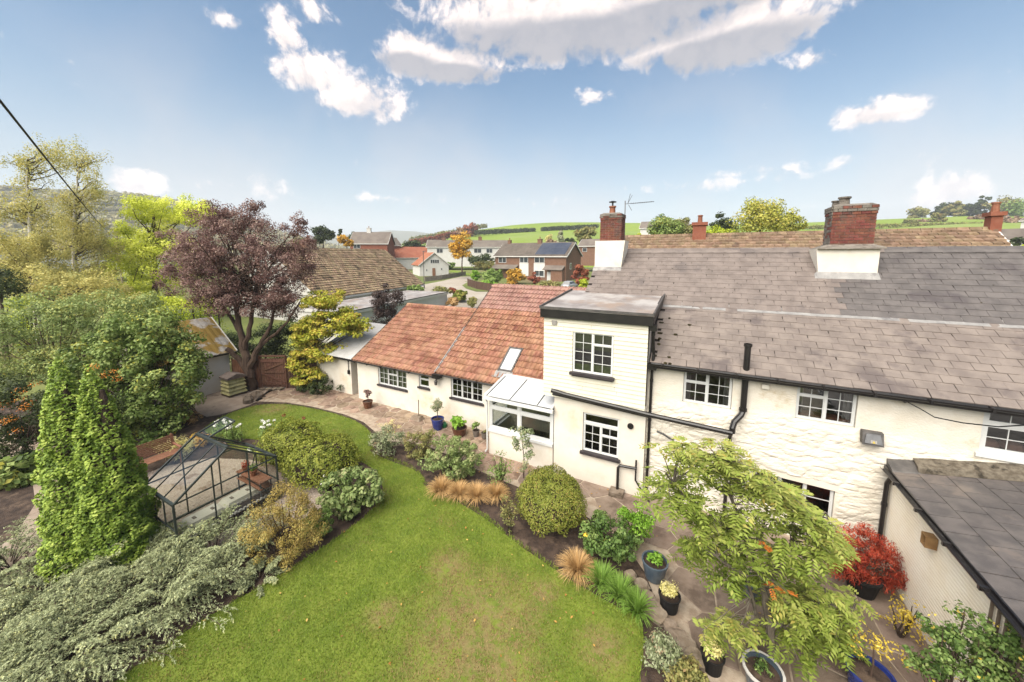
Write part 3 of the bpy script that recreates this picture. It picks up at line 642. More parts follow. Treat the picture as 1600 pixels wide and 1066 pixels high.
# ridge tiles, lead flashing, moss
for i in range(39):
    a = RX0 + .45 * i; dk = a > 4.9
    if a + .4 > 11.5 or 3.4 < a < 4.7 or a < -3.2: continue
    prof = [(-.17, -.115), (-.10, -.03), (0, .03), (.10, -.03), (.17, -.115)]; V = []
    for xx, ex in ((a, .0), (a + .47, .015)): V += [(xx, RG[0] + y, RG[1] + .05 + z + ex) for y, z in prof]
    V += [(a, RG[0] + y * .9, RG[1] + .05 + z - .03) for y, z in prof] + [(a + .47, RG[0] + y * .9, RG[1] + .035 + z) for y, z in prof]
    fs = [(k, k + 1, 5 + k + 1, 5 + k) for k in range(4)] + [(5 + k, 5 + k + 1, 15 + k + 1, 15 + k) for k in range(4)] + [(10 + k, 10 + k + 1, k + 1, k) for k in range(4)]
    MB().add(V, fs).build('ridge_tile', 'slate_dark' if dk else 'slate', roof)
m = MB()
xs = np.linspace(-1.2, 13.4, 60); V = []
for xx in xs: V += [(xx, FL[0] - .16, FL[1] - .055 + .012 * rng.random()), (xx, FL[0] + .02, FL[1] + .045), (xx, FL[0] + .10, FL[1] + .115)]
m.add(V, [(i * 3 + k, i * 3 + 3 + k, i * 3 + 4 + k, i * 3 + 1 + k) for i in range(len(xs) - 1) for k in range(2)]).build('lead_flashing', 'lead', roof)
m = MB()
def lump(m, p, r, h, cv=0.):
    k = 7; V = [(p[0] + r * rng.uniform(.6, 1.2) * math.cos(a), p[1] + r * rng.uniform(.5, 1) * .6 * math.sin(a), p[2] + (-.02 if j == 0 else h * .7)) for j in range(2) for a in np.linspace(0, 6.28, k, endpoint=False)] + [(p[0], p[1], p[2] + h)]
    m.add(V, [(i, (i + 1) % k, k + (i + 1) % k, k + i) for i in range(k)] + [(k + i, k + (i + 1) % k, 2 * k) for i in range(k)], cv)
for _ in range(60):
    s_ = rng.integers(1, 12) * .247; u = rng.uniform(-4, 9); p = np.array([u, FL[0], FL[1]]) + S2 / np.linalg.norm(S2) * s_; lump(m, p + np.array([0, 0, .03]), rng.uniform(.015, .04), .03)
for _ in range(14):
    s_ = rng.integers(0, 10) * .262; u = -1.2 + abs(rng.normal(0, .35)); p = np.array([u, E0[0], E0[1]]) + S1 / np.linalg.norm(S1) * s_; lump(m, p + np.array([0, 0, .04]), rng.uniform(.03, .07), .05)
m.build('moss', 'moss', roof, kind='stuff')
# gutter, pipes
def gutter(parent, X0, X1, Y, z, zr=None, r=.062, mat='black'):
    zr = z if zr is None else zr; m = MB(); k = 7; V = []
    for xx, zz in ((X0, z), (X1, zr)):
        for rr_ in (r, r - .008):
            V += [(xx, Y + rr_ * math.cos(a), zz - rr_ * math.sin(a)) for a in np.linspace(0, math.pi, k)]
    fs = [(i, i + 1, 2 * k + i + 1, 2 * k + i) for i in range(k - 1)] + [(k + i + 1, k + i, 3 * k + i, 3 * k + i + 1) for i in range(k - 1)]
    fs += [(0, 2 * k, 3 * k, k), (k - 1, 2 * k - 1, 4 * k - 1, 3 * k - 1), tuple(list(range(k)) + list(range(2 * k - 1, k - 1, -1)))]
    m.add(V, fs)
    q = X0 + .3
    while q < X1:
        m.box(q, q + .05, Y - r - .006, Y + r + .006, z + (zr - z) * (q - X0) / (X1 - X0) - r - .008, z + (zr - z) * (q - X0) / (X1 - X0) + .004); q += .95
    return m.build('gutter', mat, parent)
def pipe(parent, pts, r=.04, name='downpipe', mat='black', collars=()):
    m = MB(); m.tube(pts, r, 10)
    for c in collars:
        c = np.array(c, float); m.tube([c - (0, 0, .04), c + (0, 0, .04)], r * 1.28, 10)
    return m.build(name, mat, parent, smooth=False)
gutter(cot, -1.25, 13.4, 11.53, 4.52, 4.50, .08)
MB().box(-1.3, 13.4, 11.6, 11.9, 4.36, 4.47).build('fascia_board', 'fascia', cot)
pipe(cot, [(1.22, 11.78, 5.35), (1.22, 11.78, 3.42), (1.18, 11.72, 3.30), (1.02, 11.62, 3.10), (.98, 11.55, 2.94), (.98, 11.55, 2.80)], .08, 'soil_pipe', collars=[(1.22, 11.78, 4.35), (1.22, 11.78, 3.45), (1.22, 11.78, 5.31)])
pipe(cot, [(-1.24, 11.74, 4.42), (-1.24, 11.80, 4.2), (-1.24, 11.80, .1)], .042, collars=[(-1.24, 11.80, 3.9), (-1.24, 11.8, 2.6), (-1.24, 11.8, 1.2)])
MB().box(-1.36, -1.1, 11.55, 11.82, 4.30, 4.48).build('rain_hopper', 'black', cot)
pipe(cot, [(.98, 11.55, 2.86), (.95, 11.7, 2.6), (.95, 11.74, 0)], .05)
pipe(cot, [(4.34, 11.60, 2.52), (4.37, 11.72, 2.36), (4.34, 11.80, 2.15), (4.34, 11.80, 0)], .048, collars=[(4.34, 11.8, 1.6), (4.34, 11.8, .7)])
MB().box(1.62, 1.78, 11.80, 11.87, 4.13, 4.25).build('vent_cover', 'render', cot)
# rendered chimneys with laid bricks
def chimney(parent, x0, x1, y0, y1, zb, zs, zt, flare, rows, pots, ledge, slabx=.12):
    ch = MB(); f = flare
    ch.hexa([(x0, y0, zb), (x1, y0, zb), (x1, y1, zb), (x0, y1, zb)], [(x0 - f[0], y0 - .02, zs), (x1 + f[1], y0 - .02, zs), (x1 + f[1], y1 + .02, zs), (x0 - f[0], y1 + .02, zs)])
    c = ch.build('chimney', 'render', parent)
    a0, a1, b0, b1 = f[2], f[3], f[4], f[5]
    MB().box(a0 + .012, a1 - .012, b0 + .012, b1 - .012, zs - .02, zt).build('mortar_core', 'mortar', c)
    if ledge:
        mm = MB(); k = 12; V = []
        for i in range(k + 1):
            t = i / k; V += [(x0 - slabx + t * (x1 - x0 + 2 * slabx), y0 - .12 + rng.uniform(-.02, .02), zs + .0 + rng.uniform(-.01, .01)), (x0 - slabx + t * (x1 - x0 + 2 * slabx), y0 - .1, zs + .05), (a0 + t * (a1 - a0), b0, zs + .16)]
        mm.add(V, [(i * 3 + q, i * 3 + 3 + q, i * 3 + 4 + q, i * 3 + 1 + q) for i in range(k) for q in range(2)])
        mm.hexa([(x0 - slabx, y0 - .12, zs + .0), (x1 + slabx, y0 - .12, zs + .0), (x1 + slabx, y1 + .1, zs), (x0 - slabx, y1 + .1, zs)], [(a0, b0 + .01, zs + .15), (a1, b0 + .01, zs + .15), (a1, b1, zs + .15), (a0, b1, zs + .15)]); mm.build('flaunching', 'cement', c)
    hb = (zt - zs) / rows; bl, bw = .222, .105
    bm_ = {}
    for r in range(rows):
        z = zs + r * hb; g = .0; mat = 'brick'
        if r >= rows - 2: g = .035
        if r == rows - 3: g = .018
        def run(p, q, n_out, off):
            d = np.array(q) - np.array(p); Ln = np.hypot(*d); d = d / Ln; s_ = -off
            while s_ < Ln - .02:
                e0, e1 = max(0, s_), min(Ln, s_ + bl); s_ += bl + .012
                if e1 - e0 < .04: continue
                cs = []
                o = np.array(n_out); jit = rng.uniform(0, .006)
                for (e, dd) in ((e0, g + jit), (e1, g + jit), (e1, -.05), (e0, -.05)):
                    cs.append(np.array(p) + d * e + o * dd)
                MB().hexa([(k[0], k[1], z + .006) for k in cs], [(k[0], k[1], z + hb - .006) for k in cs], rng.random()).build('brick', ('cement' if (r >= rows - 2 and rng.random() < .6) or (ledge and n_out[0] < 0 and rng.random() < .75) else 'brick'), c)
        off = bl / 2 if r % 2 else 0
        run((a0, b0), (a1, b0), (0, -1), off); run((a1, b0), (a1, b1), (1, 0), off); run((a0, b1), (a0, b0), (-1, 0), off)
    MB().hexa([(a0 - .03, b0 - .03, zt), (a1 + .03, b0 - .03, zt), (a1 + .03, b1 + .03, zt), (a0 - .03, b1 + .03, zt)], [(a0 + .12, b0 + .1, zt + .07), (a1 - .12, b0 + .1, zt + .07), (a1 - .12, b1 - .1, zt + .07), (a0 + .12, b1 - .1, zt + .07)]).build('chimney_cap', 'cement', c)
    for (px, py, r, h, mt) in pots:
        mb = MB().lathe([(r * .9, zt + .04), (r, zt + .05), (r * .92, zt + h * .6), (r * .9, zt + h * .8), (r * 1.15, zt + h * .84), (r * 1.15, zt + h), (r * .85, zt + h), (r * .8, zt + .1)], (px, py, 0), 14); mb.build('chimney_pot', mt, c)
    return c
c1 = chimney(cot, -4.16, -3.06, 15.66, 16.5, 7.15, 8.38, 9.48, (.0, .14, -3.98, -3.10, 15.72, 16.45), 15, [(-3.55, 16.0, .13, .36, 'terracotta')], False)
m = MB(); m.tube([(-3.55, 16, 9.8), (-3.55, 16, 10.02)], .035, 8); m.lathe([(.02, 10.06), (.16, 10.02), (.15, 9.99), (.02, 10.0)], (-3.55, 16, 0), 14); m.build('cowl', 'black', c1)
c2 = chimney(cot, 3.42, 4.86, 15.50, 16.6, 7.0, 7.98, 9.36, (.13, .0, 3.66, 4.74, 15.66, 16.5), 15, [(4.0, 16.0, .15, .32, 'cement'), (3.86, 16.25, .12, .24, 'cement')], True)
MB().hexa([(3.30, 15.36, 7.02), (4.92, 15.36, 7.02), (4.92, 15.50, 7.16), (3.30, 15.50, 7.16)], [(3.36, 15.4, 7.08), (4.88, 15.4, 7.08), (4.88, 15.5, 7.24), (3.36, 15.5, 7.24)]).build('lead_apron', 'lead', c2)
MB().hexa([(-4.2, 15.5, 7.12), (-3.02, 15.5, 7.12), (-3.02, 15.67, 7.24), (-4.2, 15.67, 7.24)], [(-4.2, 15.54, 7.17), (-3.02, 15.54, 7.17), (-3.02, 15.67, 7.3), (-4.2, 15.67, 7.3)]).build('lead_apron', 'lead', c1)

# ------------------------------------------------------------------ clad rear extension
ext = thing('clad_extension', 'two-storey cream boarded extension with flat roof and black fascia', 'extension', (-2.9, 11.6, 0))
YE = 11.6; lw, uw = (-3.34, -2.12, 1.12, 2.50), (-3.72, -2.37, 3.90, 5.30)
wall_y(ext, 'wall', -4.38, -1.34, 0, 3.1, YE, [lw], 'render', .6, None, .16)
MB().quad((-1.34, YE, 0), (-1.34, 12., 0), (-1.34, 12., 6.), (-1.34, YE, 6.)).build('side_wall', 'render', ext); m = MB(); m.quad((-4.38, 13.2, 0), (-4.38, YE, 0), (-4.38, YE, 3.1), (-4.38, 13.2, 3.1)); m.build('wall', 'render', ext)
YC = 11.5
wall_y(ext, 'cladding_backing', -4.76, -1.36, 2.92, 5.7, YC + .02, [uw], 'fascia', 1., None, .16)
m = MB(); m.quad((-1.36, YC + .02, 2.9), (-1.36, 15., 2.9), (-1.36, 15., 6.), (-1.36, YC + .02, 6.)); m.quad((-4.76, 15., 2.9), (-4.76, YC + .02, 2.9), (-4.76, YC + .02, 6.), (-4.76, 15, 6.)); m.quad((-4.76, YC + .02, 2.92), (-4.76, 11.7, 2.92), (-1.36, 11.7, 2.92), (-1.36, YC + .02, 2.92)); m.build('side_wall', 'slate', ext)
nr = 20; hb = (5.68 - 2.9) / nr
for r in range(nr):
    z = 2.9 + r * hb; segs = [(-4.76, -1.36)]
    if uw[2] - .1 < z + hb / 2 < uw[3]: segs = [(-4.76, uw[0]), (uw[1], -1.36)]
    for (a, b) in segs:
        cutsx = [a]; 
        while b - cutsx[-1] > 1.1 and rng.random() < .62: cutsx.append(cutsx[-1] + rng.uniform(.6, min(1.9, b - cutsx[-1] - .3)))
        cutsx.append(b)
        zz = 2.9 + (r * hb)
        for i in range(len(cutsx) - 1):
            p, q = cutsx[i] + .003, cutsx[i + 1] - .003
            MB().hexa([(p, YC - .030, zz + .004), (q, YC - .030, zz + .004), (q, YC + .02, zz + .004), (p, YC + .02, zz + .004)],
                      [(p, YC - .008, zz + hb + .002), (q, YC - .008, zz + hb + .002), (q, YC + .02, zz + hb + .002), (p, YC + .02, zz + hb + .002)], rng.random()).build('cladding_board', 'board', ext)
window(ext, uw[0] + .01, uw[1] - .01, uw[2] + .01, uw[3] - .01, YC + .0, [(1, [(1, 2, 4)]), (1, [(.28, 2, 1), (.72, 2, 3)])], sill=.16); room(ext, *uw, YC + .25)
window(ext, lw[0] + .01, lw[1] - .01, lw[2] + .01, lw[3] - .38, YE + .05, [(1, [(1, 2, 3)]), (1, [(.33, 2, 1), (.67, 2, 2)])], sill=.16)
window(ext, lw[0] + .01, lw[1] - .01, lw[3] - .375, lw[3] - .01, YE + .05, [(1, [(1, 1, 1)])]); room(ext, *lw, YE + .2)
MB().quad((uw[0], YC + .16, uw[2]), (uw[1], YC + .16, uw[2]), (uw[1], YC + .16, uw[3]), (uw[0], YC + .16, uw[3])).build('net_curtain', 'lace', ext)
m = MB(); m.box(-4.86, -1.22, 11.38, 11.46, 5.68, 5.98); m.build('fascia_board', 'black', ext)
m = MB(); m.hexa([(-1.3, 11.40, 5.72), (-1.22, 11.40, 5.72), (-1.22, 14.75, 6.1), (-1.3, 14.75, 6.1)], [(-1.3, 11.40, 6.0), (-1.22, 11.40, 6.0), (-1.22, 14.75, 6.32), (-1.3, 14.75, 6.32)]); m.build('fascia_board', 'fascia', ext)
m = MB(); m.hexa([(-4.88, 11.36, 5.97), (-1.2, 11.36, 5.97), (-1.2, 14.8, 6.27), (-4.88, 14.8, 6.27)], [(-4.88, 11.36, 6.01), (-1.2, 11.36, 6.01), (-1.2, 14.8, 6.31), (-4.88, 14.8, 6.31)]); fr_ = m.build('roof', 'flat_roof', ext)
m = MB(); m.bar((-4.87, 11.36, 6.03), (-1.2, 11.36, 6.03), .05, .07); m.bar((-1.21, 11.36, 6.04), (-1.21, 14.8, 6.35), .05, .09); m.bar((-4.87, 11.36, 6.04), (-4.87, 14.8, 6.35), .05, .07); m.build('edge_trim', 'rust_grey', fr_)
MB().box(-4.46, -4.28, YC - .06, YC - .02, 5.44, 5.58).build('vent_cover', 'curtain', ext)
MB().lathe([(.0, 0), (.09, 0), (.11, .02), (.06, .03), (0, .03)], (0, 0, 0), 14)
m = MB(); m.tube([(-1.78, YE + .02, 2.36), (-1.78, YE - .05, 2.36)], .095, 14); m.tube([(-1.78, YE - .04, 2.36), (-1.78, YE - .07, 2.36)], .06, 12); m.build('round_vent', 'black', ext)
pipe(ext, [(-4.42, 11.40, 3.14), (-3.9, 11.40, 3.08), (-1.2, 11.42, 2.92), (.98, 11.52, 2.80)], .075, 'waste_pipe'); pipe(ext, [(-4.40, 11.46, 2.99), (-3.4, 11.47, 2.94), (-1.2, 11.49, 2.82)], .035, 'waste_pipe')
pipe(ext, [(-1.23, 11.55, 5.66), (-1.23, 11.62, 5.3), (-1.2, 11.7, 4.75), (-1.22, 11.68, 4.48)], .045, collars=[(-1.23, 11.60, 5.4)]); MB().box(-1.33, -1.12, 11.46, 11.66, 5.52, 5.70).build('rain_hopper', 'black', ext)
pipe(ext, [(-1.55, 11.5, 1.02), (-2.05, 11.5, .98), (-2.1, 11.48, .9), (-2.1, 11.48, .12)], .045, 'waste_pipe'); pipe(ext, [(-1.55, 11.5, 1.3), (-1.55, 11.5, .62), (-1.32, 11.48, .3), (-1.1, 11.46, .06)], .028, 'waste_pipe')
MB().box(-2.32, -1.88, 11.2, 11.56, .012, .16).build('gully_surround', 'edge_stone', ext)
pipe(ext, [(-1.0, 11.62, 2.35), (-.8, 11.62, 2.3), (-.62, 11.6, 2.22), (-.5, 11.6, 2.2)], .03, 'waste_pipe')

# ------------------------------------------------------------------ single-storey wing with red pantiles
wing = thing('single_storey_wing', 'low cream wing with red pantile roof and black window sills', 'extension', (-10.3, 13.1, 0))
YV = 13.1; w1, w2, w3 = (-14.74, -12.76, 1.08, 2.04), (-11.97, -11.33, 1.42, 2.10), (-10.04, -8.30, 1.24, 2.22)
wall_y(wing, 'wall', -16.3, -10.7, 0, 2.3, YV, [w1, w2], 'render', .7, None, .14); wall_y(wing, 'wall', -10.7, -4.4, 0, 2.46, YV, [w3], 'render', .7, None, .14)
window(wing, w1[0] + .01, w1[1] - .01, w1[2] + .01, w1[3] - .01, YV + .05, [C23, CF, C23], sill=.12)
window(wing, w2[0] + .01, w2[1] - .01, w2[2] + .01, w2[3] - .01, YV + .05, [(1, [(.42, 1, 1), (.58, 1, 1)])], sill=.12)
window(wing, w3[0] + .01, w3[1] - .01, w3[2] + .01, w3[3] - .01, YV + .05, [C23, C23, C23], sill=.12)
for q in (w1, w2, w3): room(wing, *q, YV + .2)
for k in range(6):
    a = w1[0] + .04 + k * .33; V = []
    for i in range(7): t = i / 6.; V += [(a + t * .29, YV + .17 + .02 * math.sin(t * 18), w1[2]), (a + t * .29, YV + .17 + .02 * math.sin(t * 18), w1[3])]
    MB().add(V, [(2 * i, 2 * i + 2, 2 * i + 3, 2 * i + 1) for i in range(6)]).build('curtain', 'curtain', wing)
m = MB(); m.add([(-16.3, 13.1, 0), (-16.3, 21.3, 0), (-16.3, 21.3, 2.3), (-16.3, 17.2, 4.62), (-16.3, 13.1, 2.3)], [(0, 1, 2, 3, 4)]);  m.quad((-16.3, 21.3, 0), (-4.3, 23.1, 0), (-4.3, 23.1, 2.4), (-16.3, 21.3, 2.4)); m.build('wall', 'render', wing)
MB().add([(-10.66, 13.1, 2.3), (-10.66, 23.2, 2.3), (-10.66, 18.1, 5.9)], [(0, 1, 2)]).build('gable_wall', 'render', wing)
LE, LR = np.array([-16.42, 12.88, 2.20]), np.array([-16.42, 17.2, 4.68]); RE, RR = np.array([-10.72, 12.86, 2.36]), np.array([-10.72, 18.1, 5.98])
m = MB(); m.quad(LE + (0, 0, -.02), (-10.7, LE[1], LE[2] - .02), (-10.7, LR[1], LR[2] - .02), LR + (0, 0, -.02)); m.quad(LR + (0, 0, -.02), (-10.7, LR[1], LR[2] - .02), (-10.7, 21.6, 2.2), (-16.42, 21.6, 2.2)); rfl = m.build('roof', 'pantile', wing)
m = MB(); m.quad(RE + (0, 0, -.02), (-4.3, RE[1], RE[2] - .02), (-4.3, RR[1], RR[2] - .02), RR + (0, 0, -.02)); m.quad(RR + (0, 0, -.02), (-4.3, RR[1], RR[2] - .02), (-4.3, 23.3, 2.3), (-10.72, 23.3, 2.3)); rfr = m.build('roof', 'pantile', wing)
pt = pantile_mesh('pantile', 'pantile', .205, .40); pp = pantile_mesh('pantile', 'pantile_pink', .205, .40)
lay_roof(rfl, 'pantile', LE, (1, 0, 0), LR - LE, 5.65, np.linalg.norm(LR - LE) - .1, .205, .335, lambda u, s_, r: pt, 110, bond=False, jit=.003)
sk = lambda p, u, s_: (-7.72 < p[0] < -6.98 and 13.4 < p[1] < 14.55)
lay_roof(rfr, 'pantile', RE, (1, 0, 0), RR - RE, 6.2, np.linalg.norm(RR - RE) - .1, .205, .345, lambda u, s_, r: pp if r > 12 else pt, 190, bond=False, jit=.003, clipf=lambda p, u, s_: sk(p, u, s_) or (p[0] > -4.75 and p[2] < 6.0))
def half_ridge(roofp, x0, x1, y, z, mat, l=.42):
    a = x0
    while a < x1:
        b = min(a + l - .012, x1); V = []
        for xx, r in ((a, .125), (b, .135)): V += [(xx, y + r * math.cos(t), z - .05 + r * math.sin(t)) for t in np.linspace(0, math.pi, 7)]
        MB().add(V, [(i + 1, i, 7 + i, 7 + i + 1) for i in range(6)] + [tuple(range(7)), tuple(range(13, 6, -1))]).build('ridge_tile', mat, roofp, smooth=False); a += l
half_ridge(rfl, -16.42, -10.75, LR[1], LR[2] + .02, 'pantile'); half_ridge(rfr, -10.74, -4.4, RR[1], RR[2] + .02, 'pantile_pink')
m = MB(); p0 = np.array([-10.72, RE[1] - .02, RE[2] + .05]); p1 = np.array([-10.72, 15.3, RE[2] + .05 + .69 * 2.45])
for i in range(8):
    a = p0 + (p1 - p0) * i / 8; b = p0 + (p1 - p0) * (i + .94) / 8; m.bar(a, b, .13, .03)
m.build('lead_strip', 'lead', rfr)
m = MB(); m.bar(RE + (0, 0, -.01), RR + (0, 0, -.01), .03, .16); m.bar(LE + (-.01, 0, .0), LR + (-.01, 0, .0), .04, .12); m.build('verge_board', 'fascia', wing)
gutter(wing, -16.45, -10.7, 12.82, 2.17, 2.17, .055); gutter(wing, -10.66, -7.0, 12.80, 2.33, 2.33, .055)
MB().box(-10.9, -10.5, 12.78, 13.08, 2.1, 2.3).build('rain_hopper', 'black', wing)
# skylight
sl = (RR - RE) / np.linalg.norm(RR - RE); nn = np.cross((1, 0, 0), sl)
def rp(X, Y, o=0.): t = (Y - RE[1]) / sl[1]; q = RE + sl * t; return np.array([X, q[1], q[2]]) + nn * o
m = MB()
for (a, b) in (((-7.66, 13.45), (-7.04, 13.45)), ((-7.66, 14.5), (-7.04, 14.5)), ((-7.66, 13.4), (-7.66, 14.55)), ((-7.04, 13.4), (-7.04, 14.55))): m.bar(rp(*a, .06), rp(*b, .06), .07, .09, upv=nn)
sky_l = m.build('skylight', 'rust_grey', wing)
MB().quad(rp(-7.64, 13.46, .08), rp(-7.06, 13.46, .08), rp(-7.06, 14.5, .08), rp(-7.64, 14.5, .08)).build('pane', 'roofglass', sky_l)
MB().quad(rp(-7.85, 13.12, .075), rp(-6.9, 13.12, .075), rp(-6.95, 13.42, .07), rp(-7.75, 13.42, .07)).build('lead_apron', 'lead', sky_l)
# wall lantern between the wing's windows
wl = thing('wall_lantern', 'small black wall lantern under the gutter of the wing', 'lantern', (-10.75, 13.0, 1.9))
m = MB(); m.bar((-10.75, 13.1, 1.98), (-10.75, 12.9, 2.02), .02, .03); m.build('bracket', 'black', wl); MB().lathe([(.03, 1.75), (.07, 1.78), (.085, 1.93), (.10, 1.94), (.02, 2.01)], (-10.75, 12.9, 0), 6).build('lamp_body', 'rust_grey', wl)

# ------------------------------------------------------------------ conservatory
con = thing('conservatory', 'small white framed lean-to conservatory with pale glazed roof', 'conservatory', (-5.7, 11.6, 0))
cx0, cx1, cy0, cy1 = -7.08, -4.42, 11.6, 13.05
m = MB(); m.box(cx0, cx1, cy0, cy0 + .18, 0, .96); m.box(cx0, cx0 + .18, cy0 + .18, cy1, 0, .96); m.build('dwarf_wall', 'render', con)
m = MB(); m.box(cx0 - .04, cx1, cy0 - .05, cy0 + .2, .963, 1.06); m.box(cx0 - .04, cx0 + .2, cy0 + .2, cy1, .963, 1.06); m.build('sill', 'upvc', con)
window(con, cx0, cx1, 1.065, 2.32, cy0 + .03, [(1.05, [(.27, 1, 1), (.73, 1, 1)]), (1.1, [(.27, 1, 1), (.73, 1, 1)])], fr=.085)
m = MB(); m.box(cx0, cx0 + .08, cy0 + .12, cy0 + .2, 1.065, 2.32); m.box(cx0, cx0 + .08, cy1 - .1, cy1, 1.065, 2.45); m.box(cx0, cx0 + .07, cy0 + .2, cy1 - .1, 1.065, 1.13); m.box(cx0, cx0 + .07, cy0 + .2, cy1 - .1, 1.93, 2.0); m.box(cx0, cx0 + .07, cy0 + .2, cy1 - .1, 2.26, 2.34); sidew = m.build('side_window', 'upvc', con)
MB().quad((cx0 + .03, cy0 + .2, 1.13), (cx0 + .03, cy1 - .1, 1.13), (cx0 + .03, cy1 - .1, 2.3), (cx0 + .03, cy0 + .2, 2.3)).build('pane', 'glass', sidew)
cr = lambda X, Y, o=0.: np.array([X, Y, 2.46 + (Y - 11.42) * .2 + o])
m = MB(); m.bar((cx0 - .1, 11.42, 2.36), (cx1 + .06, 11.42, 2.36), .11, .10); m.bar(cr(cx0 - .04, 11.42), cr(cx0 - .04, 13.0), .10, .07); m.bar(cr(cx1, 11.42), cr(cx1, 12.4), .08, .07)
m.bar(cr(cx0, 13.02), cr(cx1, 13.02), .12, .09)
for q in (-6.1, -5.0): m.bar(cr(q, 11.42, .02), cr(q, 13.0, .02), .045, .05)
crf = m.build('roof', 'upvc', con)
xsr = [cx0, -6.1, -5.0, cx1]
for i in range(3): MB().hexa([cr(xsr[i] + .05, 11.42), cr(xsr[i + 1] - .03, 11.42), cr(xsr[i + 1] - .03, 12.98), cr(xsr[i] + .05, 12.98)], [cr(xsr[i] + .05, 11.42, .014), cr(xsr[i + 1] - .03, 11.42, .014), cr(xsr[i + 1] - .03, 12.98, .014), cr(xsr[i] + .05, 12.98, .014)]).build('roof_panel', 'roofglass', crf)
pipe(con, [(cx0 - .1, 11.5, 2.3), (cx0 - .05, 11.55, 2.15), (cx0 - .05, 11.55, .22), (cx0 - .12, 11.52, .1)], .036, mat='upvc')
MB().box(cx0 + .18, cx1, cy0 + .18, cy1, .012, .05).build('floor', 'stone', con)
MB().quad((cx0, 13.06, .0), (cx1, 13.06, 0), (cx1, 13.06, 2.6), (cx0, 13.06, 2.6)).build('inner_wall', 'room_light', con)
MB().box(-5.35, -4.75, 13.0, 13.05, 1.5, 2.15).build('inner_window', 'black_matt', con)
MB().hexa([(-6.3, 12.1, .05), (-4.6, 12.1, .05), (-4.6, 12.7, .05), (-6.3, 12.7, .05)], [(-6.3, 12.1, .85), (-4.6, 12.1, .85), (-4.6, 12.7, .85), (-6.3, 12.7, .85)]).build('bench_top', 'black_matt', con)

# ------------------------------------------------------------------ lean-to on the right
lt = thing('lean_to', 'low cream painted brick lean-to with grey slate roof at the right edge', 'outbuilding', (5.5, 8, 0))
LX = 4.43; SLP = .17; ez = 2.60
# painted brick courses in real relief
m = MB(); y = 3.2; nz = 34; hb = 2.56 / nz; prof = []
for r in range(nz):
    z = r * hb; m.add([(LX, 3.2, z), (LX, 11.9, z), (LX, 3.2, z + .012), (LX, 11.9, z + .012), (LX - .006, 3.2, z + .018), (LX - .006, 11.9, z + .018), (LX - .006, 3.2, z + hb - .004), (LX - .006, 11.9, z + hb - .004), (LX, 3.2, z + hb), (LX, 11.9, z + hb)],
          [(1, 0, 2, 3), (3, 2, 4, 5), (5, 4, 6, 7), (7, 6, 8, 9)])
m.quad((LX, 3.2, 0), (9, 3.2, 0), (9, 3.2, 2.56), (LX, 3.2, 2.56)); m.build('wall', 'brickpaint', lt)
zr = lambda X: ez + SLP * (X - LX)
m = MB(); m.quad((LX - .12, 2.9, zr(LX - .12)), (9.2, 2.9, zr(9.2)), (9.2, 11.88, zr(9.2)), (LX - .12, 11.88, zr(LX - .12))); ltr = m.build('roof', 'fascia', lt)
lt_t = tile_mesh('slate', 'slate_lean', .50, .62, .018, .02)
Sx = np.array([1, 0, SLP]); Sx /= np.linalg.norm(Sx)
lay_roof(ltr, 'slate', (LX - .14, 11.86, zr(LX - .14) + .01), (0, -1, 0), Sx, 8.9, 4.6, .50, .46, lambda u, s_, r: lt_t, 220, bond=True)
m = MB(); m.bar((LX - .15, 2.9, ez - .05), (LX - .15, 11.84, ez - .05), .03, .15); m.build('fascia_board', 'black', lt)
m = MB(); k = 7; V = []
for yy in (2.9, 11.75):
    V += [(LX - .22 + .06 * math.cos(a), yy, ez - .0 - .06 * math.sin(a)) for a in np.linspace(0, math.pi, k)]
m.add(V, [(i, i + 1, k + i + 1, k + i) for i in range(k - 1)])
for yy in np.arange(4, 11.8, 1.0): m.box(LX - .285, LX - .155, yy, yy + .06, ez - .07, ez + .005)
m.build('gutter', 'black', lt)
V = []; n = 22
for i in range(n + 1):
    X = 4.75 + i * .2; zc = zr(X); V += [(X, 11.52, zc + .05), (X, 11.56, zc + .16 + rng.uniform(0, .02)), (X, 11.86, zc + .26 + rng.uniform(0, .03))]
MB().add(V, [(i * 3 + q, i * 3 + 3 + q, i * 3 + 4 + q, i * 3 + 1 + q) for i in range(n) for q in range(2)] + [(0, 1, 2)]).build('mortar_fillet', 'moss_stone', lt)
MB().hexa([(4.3, 11.5, 2.62), (4.78, 11.5, 2.7), (4.78, 11.84, 2.74), (4.3, 11.84, 2.62)], [(4.3, 11.52, 2.64), (4.78, 11.52, 2.72), (4.78, 11.86, 2.86), (4.3, 11.86, 2.78)]).build('lead_apron', 'rust_grey', lt)
# box light on its wall
p = CAM + ray(1452, 845) * ((LX - .1) / ray(1452, 845)[0])
bl_ = thing('wall_light', 'small square wooden wall light on the lean-to wall', 'light', (LX, p[1], p[2]))
y, z = p[1], p[2]; m = MB(); m.box(LX - .19, LX - .016, y - .09, y - .07, z - .12, z + .12); m.box(LX - .19, LX - .016, y + .07, y + .09, z - .12, z + .12); m.box(LX - .19, LX - .016, y - .07, y + .07, z + .10, z + .12); m.box(LX - .19, LX - .016, y - .07, y + .07, z - .12, z - .10); m.build('housing', 'tan_wood', bl_)
m = MB(); m.lathe([(.02, z - .07), (.05, z - .03), (.05, z + .03), (.02, z + .07)], (LX - .1, y, 0), 10); m.build('lamp_bulb', 'white_pot', bl_)
